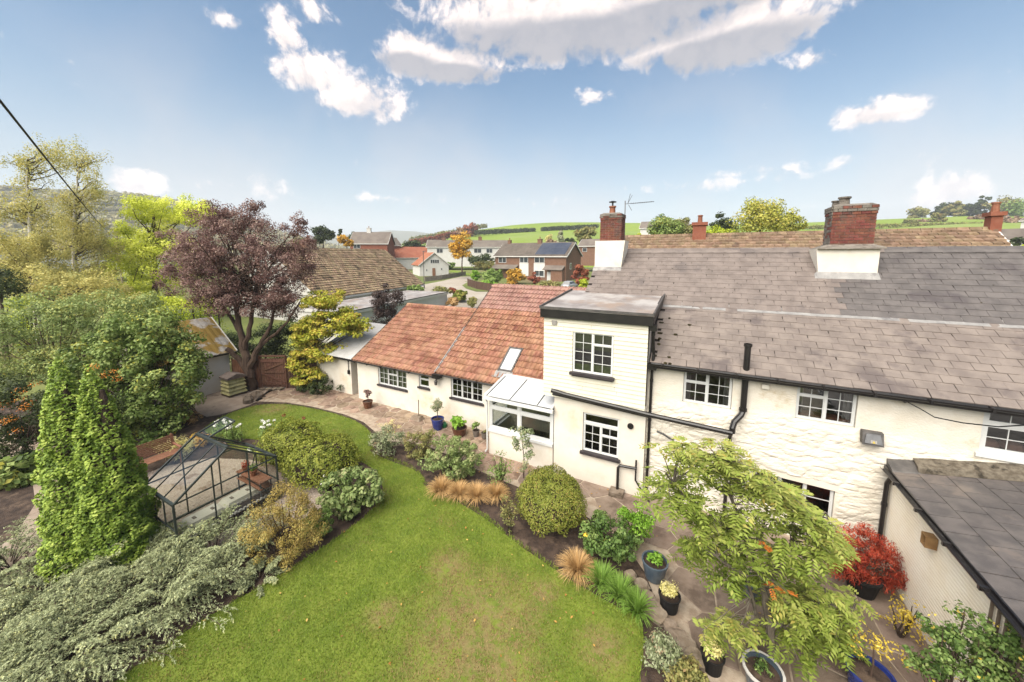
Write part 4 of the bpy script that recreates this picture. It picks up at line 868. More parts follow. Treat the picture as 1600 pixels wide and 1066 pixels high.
# floodlight box and cable on the cottage wall
p = CAM + ray(1362, 684) * (11.8 / ray(1362, 684)[1])
fb_ = thing('meter_box', 'grey metal box with warning triangle on the cottage wall above the lean-to', 'electric box', (p[0], 11.85, p[2])); X, z = p[0], p[2]
MB().hexa([(X - .20, 11.66, z - .15), (X + .20, 11.66, z - .15), (X + .20, 11.88, z - .15), (X - .20, 11.88, z - .15)], [(X - .20, 11.76, z + .16), (X + .20, 11.76, z + .16), (X + .20, 11.88, z + .16), (X - .20, 11.88, z + .16)]).build('housing', 'rust_grey', fb_)
MB().hexa([(X - .17, 11.645, z - .10), (X + .17, 11.645, z - .10), (X + .17, 11.67, z - .10), (X - .17, 11.67, z - .10)], [(X - .13, 11.715, z + .12), (X + .13, 11.715, z + .12), (X + .13, 11.75, z + .12), (X - .13, 11.75, z + .12)]).build('cover', 'metal_grey', fb_)
MB().add([(X - .06, 11.638, z - .085), (X + .06, 11.638, z - .085), (X + .06, 11.66, z - .01), (X - .06, 11.66, z - .01)], [(0, 1, 2, 3)]).build('warning_label', 'curtain', fb_)
MB().add([(X - .03, 11.633, z - .075), (X + .03, 11.633, z - .075), (X, 11.65, z - .022)], [(0, 1, 2)]).build('warning_triangle', 'yellow', fb_)
a = CAM + ray(1410, 624) * (11.8 / ray(1410, 624)[1]); b = CAM + ray(1440, 640) * (11.5 / ray(1440, 640)[1]); c = at(1505, 661, 7.6); d = at(1640, 662, 6.4)
wc = thing('wall_cable', 'black cable swinging from a bracket on the cottage wall', 'cable', tuple(a))
MB().tube([a, b, at(1460, 652, 8.), c, at(1560, 667, 7.), d], .012, 6).build('cable_run', 'cable', wc); MB().tube([a - (.06, -.06, 0), a, a + (.05, -.06, -.04)], .04, 8).build('bracket', 'rust_grey', wc)
tv = thing('tv_aerial', 'metal television aerial on a pole behind the left chimney', 'aerial', (-2.9, 16.8, 7.9))
q = lambda x_, y_: at(x_, y_, dep((-2.9, 16.8, 9)))
MB().tube([q(975, 394), q(977, 314)], .022, 6).build('mast', 'metal_grey', tv); MB().tube([q(976, 319), q(1022, 315)], .012, 5).build('boom', 'metal_grey', tv)
for i in range(10):
    c_ = q(988 + i * 3.5, 318 - i * .3); MB().tube([c_ - (.03, .12, 0), c_ + (.03, .12, 0)], .010, 4).build('element', 'metal_grey', tv)
for e in ((981, 318, 988, 305), (981, 318, 985, 303), (982, 320, 987, 329)): MB().tube([q(e[0], e[1]), q(e[2], e[3])], .010, 4).build('element', 'metal_grey', tv)
# ------------------------------------------------------------------ garden buildings
ob = thing('store_shed', 'white walled store with pale sheet roof left of the red-tiled wing', 'shed', (-18.5, 14, 0))
m = MB(); m.quad((-19.7, 13.25, 0), (-17.0, 13.25, 0), (-17.0, 13.25, 2.2), (-19.7, 13.25, 2.2)); m.add([(-17.0, 13.25, 0), (-17.0, 18, 0), (-17.0, 18, 2.9), (-17, 16.4, 3.3), (-17.0, 13.25, 2.2)], [(0, 1, 2, 3, 4)])
m.add([(-19.7, 13.25, 0), (-19.7, 13.25, 2.2), (-19.7, 16.4, 3.3), (-19.7, 18, 2.9), (-19.7, 18, 0)], [(0, 1, 2, 3, 4)]); m.quad((-19.7, 18, 0), (-19.7, 18, 2.9), (-17, 18, 2.9), (-17, 18, 0)); m.build('wall', 'render', ob)
V = []; nx_ = 54
for i in range(nx_ + 1):
    X = -19.75 + i * 3.28 / nx_; w_ = .012 * math.sin(i * 1.9)
    V += [(X, 12.95, 2.18 + w_), (X, 14.6, 2.82 + w_), (X, 15.8, 3.24 + w_), (X, 16.5, 3.40 + w_), (X, 18.2, 2.9 + w_)]
MB().add(V, [(i * 5 + q, i * 5 + 5 + q, i * 5 + 6 + q, i * 5 + 1 + q) for i in range(nx_) for q in range(4)]).build('roof', 'corrugated', ob)
m = MB(); m.bar((-19.8, 12.96, 2.12), (-16.5, 12.96, 2.12), .03, .10); m.build('gutter', 'black', ob); pipe(ob, [(-17.15, 13.2, 2.1), (-17.15, 13.2, 1.3)], .02); MB().box(-17.22, -17.08, 13.17, 13.24, 1.2, 1.42).build('switch_box', 'black', ob)
sh = thing('garden_shed', 'white walled shed with moss-covered roof beside the purple tree', 'shed', (-26.6, 8.5, 0))
m = MB(); m.quad((-24.2, 7.4, 0), (-24.2, 10.7, 0), (-24.2, 10.7, 2.3), (-24.2, 7.4, 2.3)); m.add([(-29, 10.7, 0), (-29, 10.7, 2.3), (-26.6, 10.7, 3.9), (-24.2, 10.7, 2.3), (-24.2, 10.7, 0)], [(0, 1, 2, 3, 4)]); m.add([(-29, 7.4, 0), (-24.2, 7.4, 0), (-24.2, 7.4, 2.3), (-26.6, 7.4, 3.9), (-29, 7.4, 2.3)], [(0, 1, 2, 3, 4)]); m.quad((-29, 7.4, 0), (-29, 7.4, 2.3), (-29, 10.7, 2.3), (-29, 10.7, 0)); m.build('wall', 'render', sh)
V = []; ny_ = 48
for i in range(ny_ + 1):
    Y = 7.3 + i * 3.7 / ny_; w_ = .03 * abs(math.sin(i * .8))
    V += [(-23.95, Y, 2.20 + w_), (-24.9, Y, 2.84 + w_), (-26.6, Y, 4.0 + w_ * .4), (-29.2, Y, 2.2 + w_)]
MB().add(V, [(i * 4 + q, i * 4 + 4 + q, i * 4 + 5 + q, i * 4 + 1 + q) for i in range(ny_) for q in range(3)]).build('roof', 'shed_roof', sh)
m = MB(); m.bar((-23.95, 11.02, 2.18), (-26.6, 11.02, 3.98), .04, .16); m.bar((-29.2, 11.02, 2.18), (-26.6, 11.02, 3.98), .04, .16); m.build('barge_board', 'white_wall', sh); MB().box(-24.0, -23.93, 7.3, 11., 2.10, 2.17).build('gutter', 'black', sh)
# gate between posts, board fence beside it
ga, gb = G(411, 607), G(447, 607); gdir = (gb - ga) / np.linalg.norm(gb - ga); gw = np.linalg.norm(gb - ga); gz = 1.85
gate = thing('garden_gate', 'brown wooden ledged and braced garden gate', 'gate', tuple((ga + gb) / 2)); gn = np.array([gdir[1], -gdir[0], 0])
for i in range(9):
    p = ga + gdir * (gw * (i + .5) / 9); MB().bar(p + (0, 0, .1), p + (0, 0, gz - .05 + .02 * rng.random()), .02, gw / 9 - .012, rng.random(), upv=gdir).build('board', 'wood_gate', gate)
for z0_ in (.3, 1.0, gz - .2): MB().bar(ga + gn * .03 + (0, 0, z0_), gb + gn * .03 + (0, 0, z0_), .03, .13).build('ledge', 'wood_gate', gate)
for (z0_, z1_) in ((.36, .94), (1.06, gz - .27)): MB().bar((gb if z0_ < .5 else ga) + gn * .032 + (0, 0, z0_), (ga if z0_ < .5 else gb) + gn * .032 + (0, 0, z1_), .03, .10).build('brace', 'wood_gate', gate)
for e, s_ in ((ga, -1), (gb, 1)): MB().bar(e + gdir * s_ * .09, e + gdir * s_ * .09 + (0, 0, gz + .12), .12, .12).build('gate_post', 'wood_gate', gate)
MB().bar(ga - gdir * .1 + (0, 0, gz + .1), gb + gdir * .1 + (0, 0, gz + .1), .1, .10).build('lintel', 'wood_gate', gate)
fe = thing('board_fence', 'waney-edge brown board fence panel left of the garden gate', 'fence', tuple(ga - gdir * .8))
for i in range(11):
    z_ = .12 + i * .155; MB().bar(ga - gdir * 1.65 + (0, 0, z_), ga - gdir * .16 + (0, 0, z_ + rng.normal(0, .012)), .03, .16, rng.random()).build('board', 'wood', fe)
for k in (1.7, .95, .2): MB().bar(ga - gdir * k - gn * .05, ga - gdir * k - gn * .05 + (0, 0, 1.8), .07, .07).build('post', 'wood_gate', fe)
fe2 = thing('board_fence', 'dark board fence running right from the garden gate', 'fence', tuple(gb + gdir * .8))
e2 = np.array([-19.75, 13.1, 0.]); fd = e2 - gb - gdir * .16
for i in range(12):
    p = gb + gdir * .16 + fd * (i + .5) / 12; MB().bar(p, p + (0, 0, 1.85), .02, np.linalg.norm(fd) / 12 - .01, rng.random(), upv=fd / np.linalg.norm(fd)).build('board', 'wood_dark', fe2)
for k in range(4):                                 # stone threshold and kerb stones by the gate
    p = ga + gdir * (gw * (k + .5) / 4) + gn * .25; 
    tag(MB().box(p[0] - .17, p[0] + .17, p[1] - .12, p[1] + .12, .012, .10 + .02 * rng.random()).build('step_stone', 'edge_stone', patio))
# beehive
hp = G(363, 617); hp = np.array([hp[0], hp[1] + .1, 0])
hv = thing('beehive', 'pale yellow tiered wooden beehive at the foot of the purple tree', 'beehive', tuple(hp)); hx, hy = hp[:2]
def frust(m, a, b, z0_, z1_, cv=0.): m.hexa([(hx - a, hy - a, z0_), (hx + a, hy - a, z0_), (hx + a, hy + a, z0_), (hx - a, hy + a, z0_)], [(hx - b, hy - b, z1_), (hx + b, hy - b, z1_), (hx + b, hy + b, z1_), (hx - b, hy + b, z1_)], cv)
m = MB(); frust(m, .43, .43, .02, .14); m.build('base_stand', 'wood_grey', hv)
for i in range(4): m = MB(); frust(m, .47 - .012 * i, .375 - .012 * i, .145 + i * .21, .352 + i * .21); m.build('hive_lift', 'hive', hv)
m = MB(); z_ = .99; m.add([(hx - .46, hy - .46, z_), (hx + .46, hy - .46, z_), (hx + .46, hy + .46, z_), (hx - .46, hy + .46, z_), (hx - .46, hy - .46, z_ + .1), (hx + .46, hy - .46, z_ + .1), (hx + .46, hy + .46, z_ + .1), (hx - .46, hy + .46, z_ + .1), (hx - .46, hy, z_ + .26), (hx + .46, hy, z_ + .26)],
    [(0, 3, 2, 1), (0, 1, 5, 4), (2, 3, 7, 6), (1, 2, 6, 9, 5), (3, 0, 4, 8, 7), (4, 5, 9, 8), (6, 7, 8, 9)]); m.build('roof', 'felt', hv)
# slatted bench
bn = thing('garden_bench', 'slatted wooden garden bench half hidden behind the conifers', 'bench', (-17.3, 4.9, 0)); by0, by1, bx = 4.15, 5.75, -17.55
for i in range(8): z_ = .5 + i * .062; MB().bar((bx - .03 - i * .018, by0, z_), (bx - .03 - i * .018, by1, z_), .02, .045, rng.random()).build('back_slat', 'wood', bn)
for i in range(7): xx = bx + .06 + i * .075; MB().bar((xx, by0, .44), (xx, by1, .44), .06, .022, rng.random()).build('seat_slat', 'wood', bn)
for yy in (by0 + .06, by1 - .06):
    MB().bar((bx + .5, yy, .014), (bx + .5, yy, .64), .06, .06).build('leg', 'wood', bn); MB().bar((bx, yy, .014), (bx - .17, yy, 1.0), .06, .06).build('leg', 'wood', bn)
    MB().bar((bx - .08, yy, .65), (bx + .56, yy, .65), .07, .03).build('armrest', 'wood', bn); MB().bar((bx, yy, .40), (bx + .5, yy, .40), .04, .06).build('seat_rail', 'wood', bn)
# ------------------------------------------------------------------ greenhouse
gh = thing('greenhouse', 'small aluminium-framed glass greenhouse with an open roof vent', 'greenhouse', (-13.05, 5.03, 0))
gx0, gx1, gy0, gy1, ge, gr = -13.4, -11.65, 3.62, 6.16, 1.45, 2.38; gm = (gy0 + gy1) / 2; b_ = .03
def fbar(p, q, n='frame_bar', w=b_): MB().bar(p, q, w, w).build(n, 'frame_green', gh)
zg = lambda y: gr - (gr - ge) * abs(y - gm) / (gm - gy0)
for X in (gx0, gx1):
    for Y in (gy0, gy1): fbar((X, Y, .0), (X, Y, ge), 'corner_post', .045)
    for Y in (gy0 + .87, gy0 + 1.75): fbar((X, Y, 0), (X, Y, zg(Y)))
    fbar((X, gy0, ge), (X, gm, gr), 'rafter', .045); fbar((X, gy1, ge), (X, gm, gr), 'rafter', .045); fbar((X, gy0, .03), (X, gy1, .03), 'base_rail', .06); 
    fbar((X, gy0, ge), (X, gy1, ge), 'tie_rail', .03)
for Y in (gy0, gy1):
    fbar((gx0, Y, ge), (gx1, Y, ge), 'eaves_rail', .06); fbar((gx0, Y, .03), (gx1, Y, .03), 'base_rail', .06); fbar((gx0, Y, .7), (gx1, Y, .7), 'side_rail', .03)
    for k in (1, 2): X = gx0 + (gx1 - gx0) * k / 3; fbar((X, Y, 0), (X, Y, ge)); fbar((X, Y, ge), (X, gm, gr), 'rafter', .026)
    fbar((gx0, Y, .05), (gx0 + .63, Y, ge), 'diagonal_brace', .025)
fbar((gx1, gy1, .05), (gx1, gy1 - .85, 1.2), 'diagonal_brace', .025)
fbar((gx0, gm, gr), (gx1, gm, gr), 'ridge_bar', .07)
xs3 = [gx0 + (gx1 - gx0) * k / 3 for k in range(4)]
def gpane(a, b, c, d): MB().quad(a, b, c, d).build('pane', 'ghglass', gh)
for k in range(3):
    for Y in (gy0, gy1):
        gpane((xs3[k], Y, .03), (xs3[k + 1], Y, .03), (xs3[k + 1], Y, ge), (xs3[k], Y, ge))
        if Y == gy1 and k == 0: continue
        gpane((xs3[k], Y, ge), (xs3[k + 1], Y, ge), (xs3[k + 1], gm, gr), (xs3[k], gm, gr))
ys3 = [gy0, gy0 + .87, gy0 + 1.75, gy1]
for X in (gx0, gx1):
    for k in range(3):
        a, c = ys3[k], ys3[k + 1]; V = [(X, a, .03), (X, c, .03), (X, c, zg(c))] + ([(X, gm, gr)] if a < gm < c else []) + [(X, a, zg(a))]
        MB().add(V, [tuple(range(len(V)))]).build('pane', 'ghglass', gh)
va, vb = (gx0 + .02, gm + .02, gr + .01), (gx0 + .64, gm + .02, gr + .01); vo = np.array([0, .72, .22])
for p, q in ((va, np.add(va, vo)), (vb, np.add(vb, vo)), (np.add(va, vo), np.add(vb, vo))): fbar(p, q, 'vent_frame', .04)
gpane(va, vb, tuple(np.add(vb, vo)), tuple(np.add(va, vo)))
def boxthing(name, label, cat, c, L, Wd, h, rot, mats, group=None, taper=.88):
    t = thing(name, label, cat, (c[0], c[1], c[2]), rot, group)
    def fr(m, a, b, z0_, z1_, k0=1., k1=1.): m.hexa([(-a * k0, -b * k0, z0_), (a * k0, -b * k0, z0_), (a * k0, b * k0, z0_), (-a * k0, b * k0, z0_)], [(-a * k1, -b * k1, z1_), (a * k1, -b * k1, z1_), (a * k1, b * k1, z1_), (-a * k1, b * k1, z1_)])
    return t, fr
for i, (cx_, cy_, lab) in enumerate(((-12.45, 4.5, 'cream lidded propagator in the greenhouse nearer the conifers'), (-12.48, 5.45, 'cream lidded propagator in the greenhouse nearer the potting shelf'))):
    t, fr = boxthing('propagator', lab, 'seed tray', (cx_, cy_, .02), 0, 0, 0, 0, None, 'propagators in the greenhouse')
    m = MB(); fr(m, .27, .46, 0, .20, .92, 1.); m.build('base', 'cream_plastic', t); m = MB(); fr(m, .285, .475, .202, .225); fr(m, .27, .46, .226, .34, 1., .82); m.build('lid', 'cream_plastic', t)
    for s_ in (-.22, .22): m = MB(); m.box(-.06, .06, s_ - .035, s_ + .035, .335, .36); m.build('vent_cap', 'grey_pot', t)
for i, (cx_, cy_, lab) in enumerate(((-12.02, 4.45, 'black trough with notched white rim at the greenhouse wall'), (-12.02, 5.5, 'black trough with notched white rim below the potting shelf'))):
    t, fr = boxthing('seed_trough', lab, 'trough', (cx_, cy_, .02), 0, 0, 0, 0, None, 'troughs in the greenhouse')
    m = MB(); fr(m, .17, .50, 0, .20); m.build('trough', 'dark_plastic', t)
    for s_ in (-1, 1):
        m = MB(); m.box(s_ * .20 - .035, s_ * .20 + .035, -.53, .53, .19, .21); m.build('rim', 'white_pot', t)
        for k in range(9): MB().box(s_ * .20 - .03, s_ * .20 + .03, -.5 + k * .118, -.5 + k * .118 + .065, .212, .25).build('rim_block', 'white_pot', t)
st = thing('potting_shelf', 'wooden potting shelf on metal legs inside the greenhouse', 'shelf', (-12.5, 5.95, 0))
for z_ in (.5, .72): MB().box(-13.2, -11.8, 5.72, 6.08, z_, z_ + .03).build('shelf_board', 'wood', st)
for X in (-13.15, -11.85):
    for Y in (5.75, 6.05): MB().bar((X, Y, .016), (X, Y, .75), .03, .03).build('leg', 'slate_blue_glaze', st)
    MB().bar((X, 5.75, .2), (X, 6.05, .2), .025, .025).build('brace', 'slate_blue_glaze', st)

# ------------------------------------------------------------------ neighbours and the street
def GT(x_, y_):
    z = 0.
    for _ in range(40): p = G(x_, y_, z); z = .5 * z + .5 * terr_at(p[0], p[1])
    return G(x_, y_, z)
def strip(name, pix, mat, dz=.08):
    V = [GT(*p) + (0, 0, dz) for p in pix]; c = np.mean(V, 0); n_ = len(V)
    tag(link(name, newmesh(name, list(V) + [c], [(i, (i + 1) % n_, n_) for i in range(n_)], mat)), kind='structure')
strip('road', [(640, 452), (660, 446), (690, 440), (720, 433), (738, 433), (735, 440), (718, 447), (708, 454), (735, 459), (790, 458), (900, 452), (900, 470), (790, 478), (720, 470), (660, 468)], 'road', .10)
strip('driveway', [(690, 484), (700, 478), (745, 468), (790, 474), (800, 500), (720, 500)], 'kerb', .14)
strip('verge', [(740, 437), (775, 432), (880, 430), (960, 440), (960, 451), (800, 457), (744, 457), (728, 452), (722, 447)], 'ground', .16)
strip('green', [(700, 424), (760, 412), (800, 412), (790, 428), (735, 431)], 'field', .05)
def unit(v): v = np.array(v, float); return v / np.linalg.norm(v)
def fwin(parent, x0, x1, z0, z1, y, nc=2, white=True):
    m = MB(); f = .07
    m.box(x0, x1, y - .05, y, z0, z0 + f); m.box(x0, x1, y - .05, y, z1 - f, z1); m.box(x0, x0 + f, y - .05, y, z0 + f, z1 - f); m.box(x1 - f, x1, y - .05, y, z0 + f, z1 - f)
    for k in range(1, nc): q = x0 + (x1 - x0) * k / nc; m.box(q - .04, q + .04, y - .05, y, z0 + f, z1 - f)
    w = m.build('window', 'upvc' if white else 'wood_dark', parent)
    for k in range(nc): MB().quad((x0 + (x1 - x0) * k / nc, y - .015, z0), (x0 + (x1 - x0) * (k + 1) / nc, y - .015, z0), (x0 + (x1 - x0) * (k + 1) / nc, y - .015, z1), (x0 + (x1 - x0) * k / nc, y - .015, z1)).build('pane', 'farglass', w)
def far_house(name, label, loc, rotz, L, Dp, eave, ridge, wallm, roofm, wins=(), over=.35, hip=0., chim=(), rows=0, cat='house'):
    t = thing(name, label, cat, loc, rotz)
    m = MB(); m.quad((0, 0, -1), (L, 0, -1), (L, 0, eave), (0, 0, eave)); m.quad((L, Dp, -1), (0, Dp, -1), (0, Dp, eave), (L, Dp, eave))
    rz = ridge - .06
    m.add([(L, 0, -1), (L, Dp, -1), (L, Dp, eave), (L, Dp / 2, rz), (L, 0, eave)], [(0, 1, 2, 3, 4)]); m.add([(0, Dp, -1), (0, 0, -1), (0, 0, eave), (0, Dp / 2, rz), (0, Dp, eave)], [(0, 1, 2, 3, 4)]); m.build('wall', wallm, t)
    sl_ = (ridge - eave) / (Dp / 2); ez_ = eave - over * sl_; th = .14
    def slope(y0, y1, z0, z1): return [(-over, y0, z0), (L + over, y0, z0), (L + over, y1, z1), (-over, y1, z1)]
    m = MB()
    for (y0) in (-over, Dp + over):
        b = slope(y0, Dp / 2, ez_, ridge - .0); tq = [(p[0], p[1], p[2] + th) for p in b]; m.hexa(b if y0 < 0 else [b[1], b[0], b[3], b[2]], tq if y0 < 0 else [tq[1], tq[0], tq[3], tq[2]])
    rf = m.build('roof', roofm, t)
    if rows:                                       # tile courses as stepped relief, joined: each tile is under 10 px
        mb = MB(); sl2 = math.hypot(Dp / 2 + over, ridge - ez_); n_ = max(2, rows); tw = (L + 2 * over) / max(8, int((L + 2 * over) / .36))
        for r in range(n_):
            a, b = r / n_, (r + 1.05) / n_; y0_, y1_ = -over + (Dp / 2 + over) * a, -over + (Dp / 2 + over) * min(1, b); z0_, z1_ = ez_ + (ridge - ez_) * a + th, ez_ + (ridge - ez_) * min(1, b) + th
            q = -over + (tw / 2 if r % 2 else 0)
            while q < L + over - .05:
                e = min(q + tw - .025, L + over); hh = .07 + .05 * rng.random()
                mb.add([(q, y0_ - .02, z0_ + .0), (e, y0_ - .02, z0_ + .0), (e, y0_ - .02, z0_ + hh), ((q + e) / 2, y0_ - .02, z0_ + hh + .03), (q, y0_ - .02, z0_ + hh), (q, y1_, z1_ + .012), ((q + e) / 2, y1_, z1_ + .03), (e, y1_, z1_ + .012)], [(0, 1, 2, 3, 4), (4, 3, 6, 5), (3, 2, 7, 6)], rng.random()); q += tw
        o = mb.build('roof_tile', roofm, rf); o['kind'] = 'stuff'
        V = []; 
        mr = MB()
        for i in range(int((L + 2 * over) / .45)):
            a = -over + i * .45; mr.hexa([(a, Dp / 2 - .16, ridge + th - .06), (a + .43, Dp / 2 - .16, ridge + th - .06), (a + .43, Dp / 2 + .16, ridge + th - .06), (a, Dp / 2 + .16, ridge + th - .06)], [(a, Dp / 2 - .06, ridge + th + .1), (a + .43, Dp / 2 - .06, ridge + th + .1), (a + .43, Dp / 2 + .06, ridge + th + .1), (a, Dp / 2 + .06, ridge + th + .1)], rng.random())
        o = mr.build('ridge_tile', roofm, rf); o['kind'] = 'stuff'
    m = MB(); m.bar((-over, -over - .02, ez_ + .02), (L + over, -over - .02, ez_ + .02), .05, .2); m.build('fascia_board', 'white_wall', t)
    m = MB()
    for X in (-over - .03, L + over + .03):
        m.bar((X, -over, ez_), (X, Dp / 2, ridge), .06, .24); m.bar((X, Dp + over, ez_), (X, Dp / 2, ridge), .06, .24)
    o = m.build('barge_board', 'white_wall', t); o['kind'] = 'stuff'
    for w in wins: fwin(t, *w)
    for (cx_, cy_, s_, h, mt) in chim:
        c = MB().box(cx_ - s_, cx_ + s_, cy_ - s_ * .7, cy_ + s_ * .7, ridge - 1, ridge + h).box(cx_ - s_ - .06, cx_ + s_ + .06, cy_ - s_ * .7 - .06, cy_ + s_ * .7 + .06, ridge + h + .002, ridge + h + .16).build('chimney', mt, t)
        MB().lathe([(.13, 0), (.12, .4), (.15, .42), (.15, .5), (.1, .5)], (cx_, cy_, ridge + h + .16), 8).build('chimney_pot', 'terracotta', c)
    return t
AZ = lambda px: math.atan((px - CX) / math.hypot(F, 69))
face = lambda px, turn=0.: YAW - AZ(px) - R(turn)        # rotation that faces the camera, then turned clockwise
# chalet bungalow with the big mottled roof, ridge running along its eaves line
A_, B_ = G(548, 460.2, 3.2), G(660, 444, 3.2); dirv = unit(B_ - A_); Lb = np.linalg.norm(B_ - A_) + 4.5; rb = math.atan2(dirv[1], dirv[0]); A0 = B_ - dirv * Lb; runb = 6.6
far_house('chalet_bungalow', 'bungalow with large mottled brown tile roof behind the purple tree', (A0[0], A0[1], .4), rb, Lb - .4, runb * 2, 2.9, 8.0, 'white_wall', 'moss_tile', over=.35, rows=22, chim=[(5.6, runb + .3, .75, 1.1, 'far_brick')])
# flat-roofed garage in front of it
A_, B_ = G(618, 474, 3.0), G(700, 457.5, 3.0); dv = unit(B_ - A_); rg = math.atan2(dv[1], dv[0]); Lg = np.linalg.norm(B_ - A_) + 6; A0 = B_ - dv * Lg
g_ = thing('flat_roof_garage', 'white flat-roofed garage beyond the red-tiled wing', 'garage', (A0[0], A0[1], .3), rg)
MB().box(0, Lg, .15, 6, -1, 2.5).build('wall', 'white_wall', g_); MB().box(-.1, Lg + .1, 0, 6.2, 2.503, 2.75).build('fascia_board', 'white_wall', g_); MB().box(-.05, Lg + .05, .05, 6.1, 2.752, 2.80).build('roof', 'flat_roof', g_)
MB().box(-.1, Lg + .1, -.02, .04, 2.753, 2.83).build('edge_trim', 'rust_grey', g_)
# white gabled house with orange roof
def gable_house(name, label, px, py, dist_turn, Wd, L, eave, ridge, wins, door=None, wallm='white_wall', roofm='orange_tile'):
    p = GT(px, py); t = thing(name, label, 'house', tuple(p), face(px, dist_turn)); h = Wd / 2
    MB().add([(-h, 0, -1), (h, 0, -1), (h, 0, eave), (0, 0, ridge - .08), (-h, 0, eave), (-h, L, -1), (h, L, -1), (h, L, eave), (0, L, ridge - .08), (-h, L, eave)], [(0, 1, 2, 3, 4), (5, 9, 8, 7, 6), (1, 6, 7, 2), (0, 4, 9, 5)]).build('wall', wallm, t)
    m = MB(); o = .35; k = (ridge - eave) / h
    for s_ in (-1, 1):
        b = [(s_ * (h + o), -o, eave - o * k), (0, -o, ridge), (0, L + o, ridge), (s_ * (h + o), L + o, eave - o * k)]; tq = [(q[0], q[1], q[2] + .14) for q in b]; m.hexa(b, tq)
    m.build('roof', roofm, t)
    m = MB(); m.bar((-h - o, -o - .03, eave - o * k + .05), (0, -o - .03, ridge + .05), .05, .2); m.bar((h + o, -o - .03, eave - o * k + .05), (0, -o - .03, ridge + .05), .05, .2); m.build('barge_board', 'white_wall', t)
    for w in wins: fwin(t, *w)
    if door: MB().box(door[0], door[1], -.06, .02, 0, door[2]).build('door', 'wood', t)
    return t
gable_house('gabled_house', 'white gabled house with brown front door behind the low fence', 679, 431, -14, 7.6, 9, 2.9, 5.9, [(-1.0, 1.3, 3.2, 4.2, -.0, 4), (-2.2, -1.8, 1.2, 1.8, 0, 1), (1.7, 2.1, 1.4, 2.0, 0, 1)], (-.55, .25, 2.0))
p = GT(650, 424)
far_house('orange_roof_house', 'long orange tiled roof of the house behind the white gabled one', (p[0] - 12, p[1] - 1, p[2] + 1), face(650, -20), 16, 9, 3.2, 6.6, 'white_wall', 'orange_tile', rows=0)
# brick pair with solar panels
p = GT(884, 440.5); rz_ = face(828, 30); Lr = 18.6
o_ = p - np.array([math.cos(rz_), math.sin(rz_), 0]) * Lr
semi = far_house('brick_semi_pair', 'pair of brick houses with white panels and solar panels on the roof', tuple(o_), rz_, Lr, 8.2, 5.6, 8.4, 'far_brick', 'grey_tile',
    [(1., 3.2, 3.9, 5.2, -.02, 2), (7.0, 9.2, 4., 5.3, -.08, 2), (10.9, 13.4, 4., 5.3, -.08, 2), (10.9, 13.3, 1.0, 2.3, -.08, 2)], chim=[(10., 4.1, .5, .9, 'far_brick'), (1.5, 4.1, .4, .8, 'far_brick')], rows=14)
MB().box(6.9, 9.3, -.06, .0, 1., 3.95).build('white_panel', 'white_wall', semi); MB().box(10.7, 13.5, -.06, .0, .8, 3.95).build('white_panel', 'white_wall', semi)
for (a, b) in ((-.2, 6.6), (13.7, 18.4)):
    MB().hexa([(a, -1.6, 2.5), (b, -1.6, 2.5), (b, 0, 3.35), (a, 0, 3.35)], [(a, -1.6, 2.62), (b, -1.6, 2.62), (b, 0, 3.5), (a, 0, 3.5)]).build('porch_roof', 'grey_tile', semi)
MB().box(15.6, 18.3, -1.3, 0, 0, 2.5).build('porch', 'far_brick', semi); MB().box(14.1, 15.2, -.1, .0, 0, 2.1).build('door', 'upvc', semi)
w_ = MB().box(Lr - .02, Lr + .04, 2.0, 2.9, 2.6, 4.0).build('side_window', 'upvc', semi); MB().box(Lr + .02, Lr + .055, 2.12, 2.78, 2.72, 3.88).build('pane', 'farglass', w_)
for i in range(7):
    for j in range(2):
        a = 10.9 + i * 1.05; f0, f1 = .08 + j * .43, .08 + (j + 1) * .43 - .01; q = lambda f: (-.35 + 4.45 * f, 5.36 + 3.04 * f + .24)
        MB().hexa([(a, *q(f0)), (a + 1.03, *q(f0)), (a + 1.03, *q(f1)), (a, *q(f1))], [(a, q(f0)[0], q(f0)[1] + .05), (a + 1.03, q(f0)[0], q(f0)[1] + .05), (a + 1.03, q(f1)[0], q(f1)[1] + .05), (a, q(f1)[0], q(f1)[1] + .05)]).build('solar_panel', 'solar', semi)
p = GT(732, 412); p2 = at(735, 405, 118)
far_house('terrace_house', 'grey roofed brick and white house behind the yellow tree', tuple(at(668, 412, 118)), face(715, 4), 26, 8, 5.4, 7.6, 'white_wall', 'grey_tile', [(3, 5, 3.4, 4.8, -.02, 2), (9, 11, 3.4, 4.8, -.02, 2), (15, 17.4, 3.4, 4.8, -.02, 2), (19, 21, 3.4, 4.8, -.02, 2)], chim=[(5, 4, .6, .9, 'far_brick'), (17, 4, .6, 1., 'far_brick')], rows=0)
far_house('terrace_house', 'brick house with grey roof glimpsed right of the solar panels', tuple(at(904, 410, 112)), face(920, 20), 10, 7, 5, 7.0, 'far_brick', 'grey_tile', [(1.2, 2.6, 3.2, 4.4, -.02, 1)], rows=0)
far_house('red_brick_house', 'red brick house with brown roof beyond the mottled bungalow', tuple(at(548, 404, 110)), face(580, 18), 11, 8, 4.6, 8.0, 'red_brick', 'grey_tile', [(1, 3, 3, 4.2, -.02, 2)], chim=[(4.5, 4, .6, 1.2, 'white_wall')])
far_house('red_brick_house', 'smaller dark roofed red brick house right of the red brick one', tuple(at(597, 402, 118)), face(600, -30), 7, 6, 4, 6.4, 'red_brick', 'grey_tile')
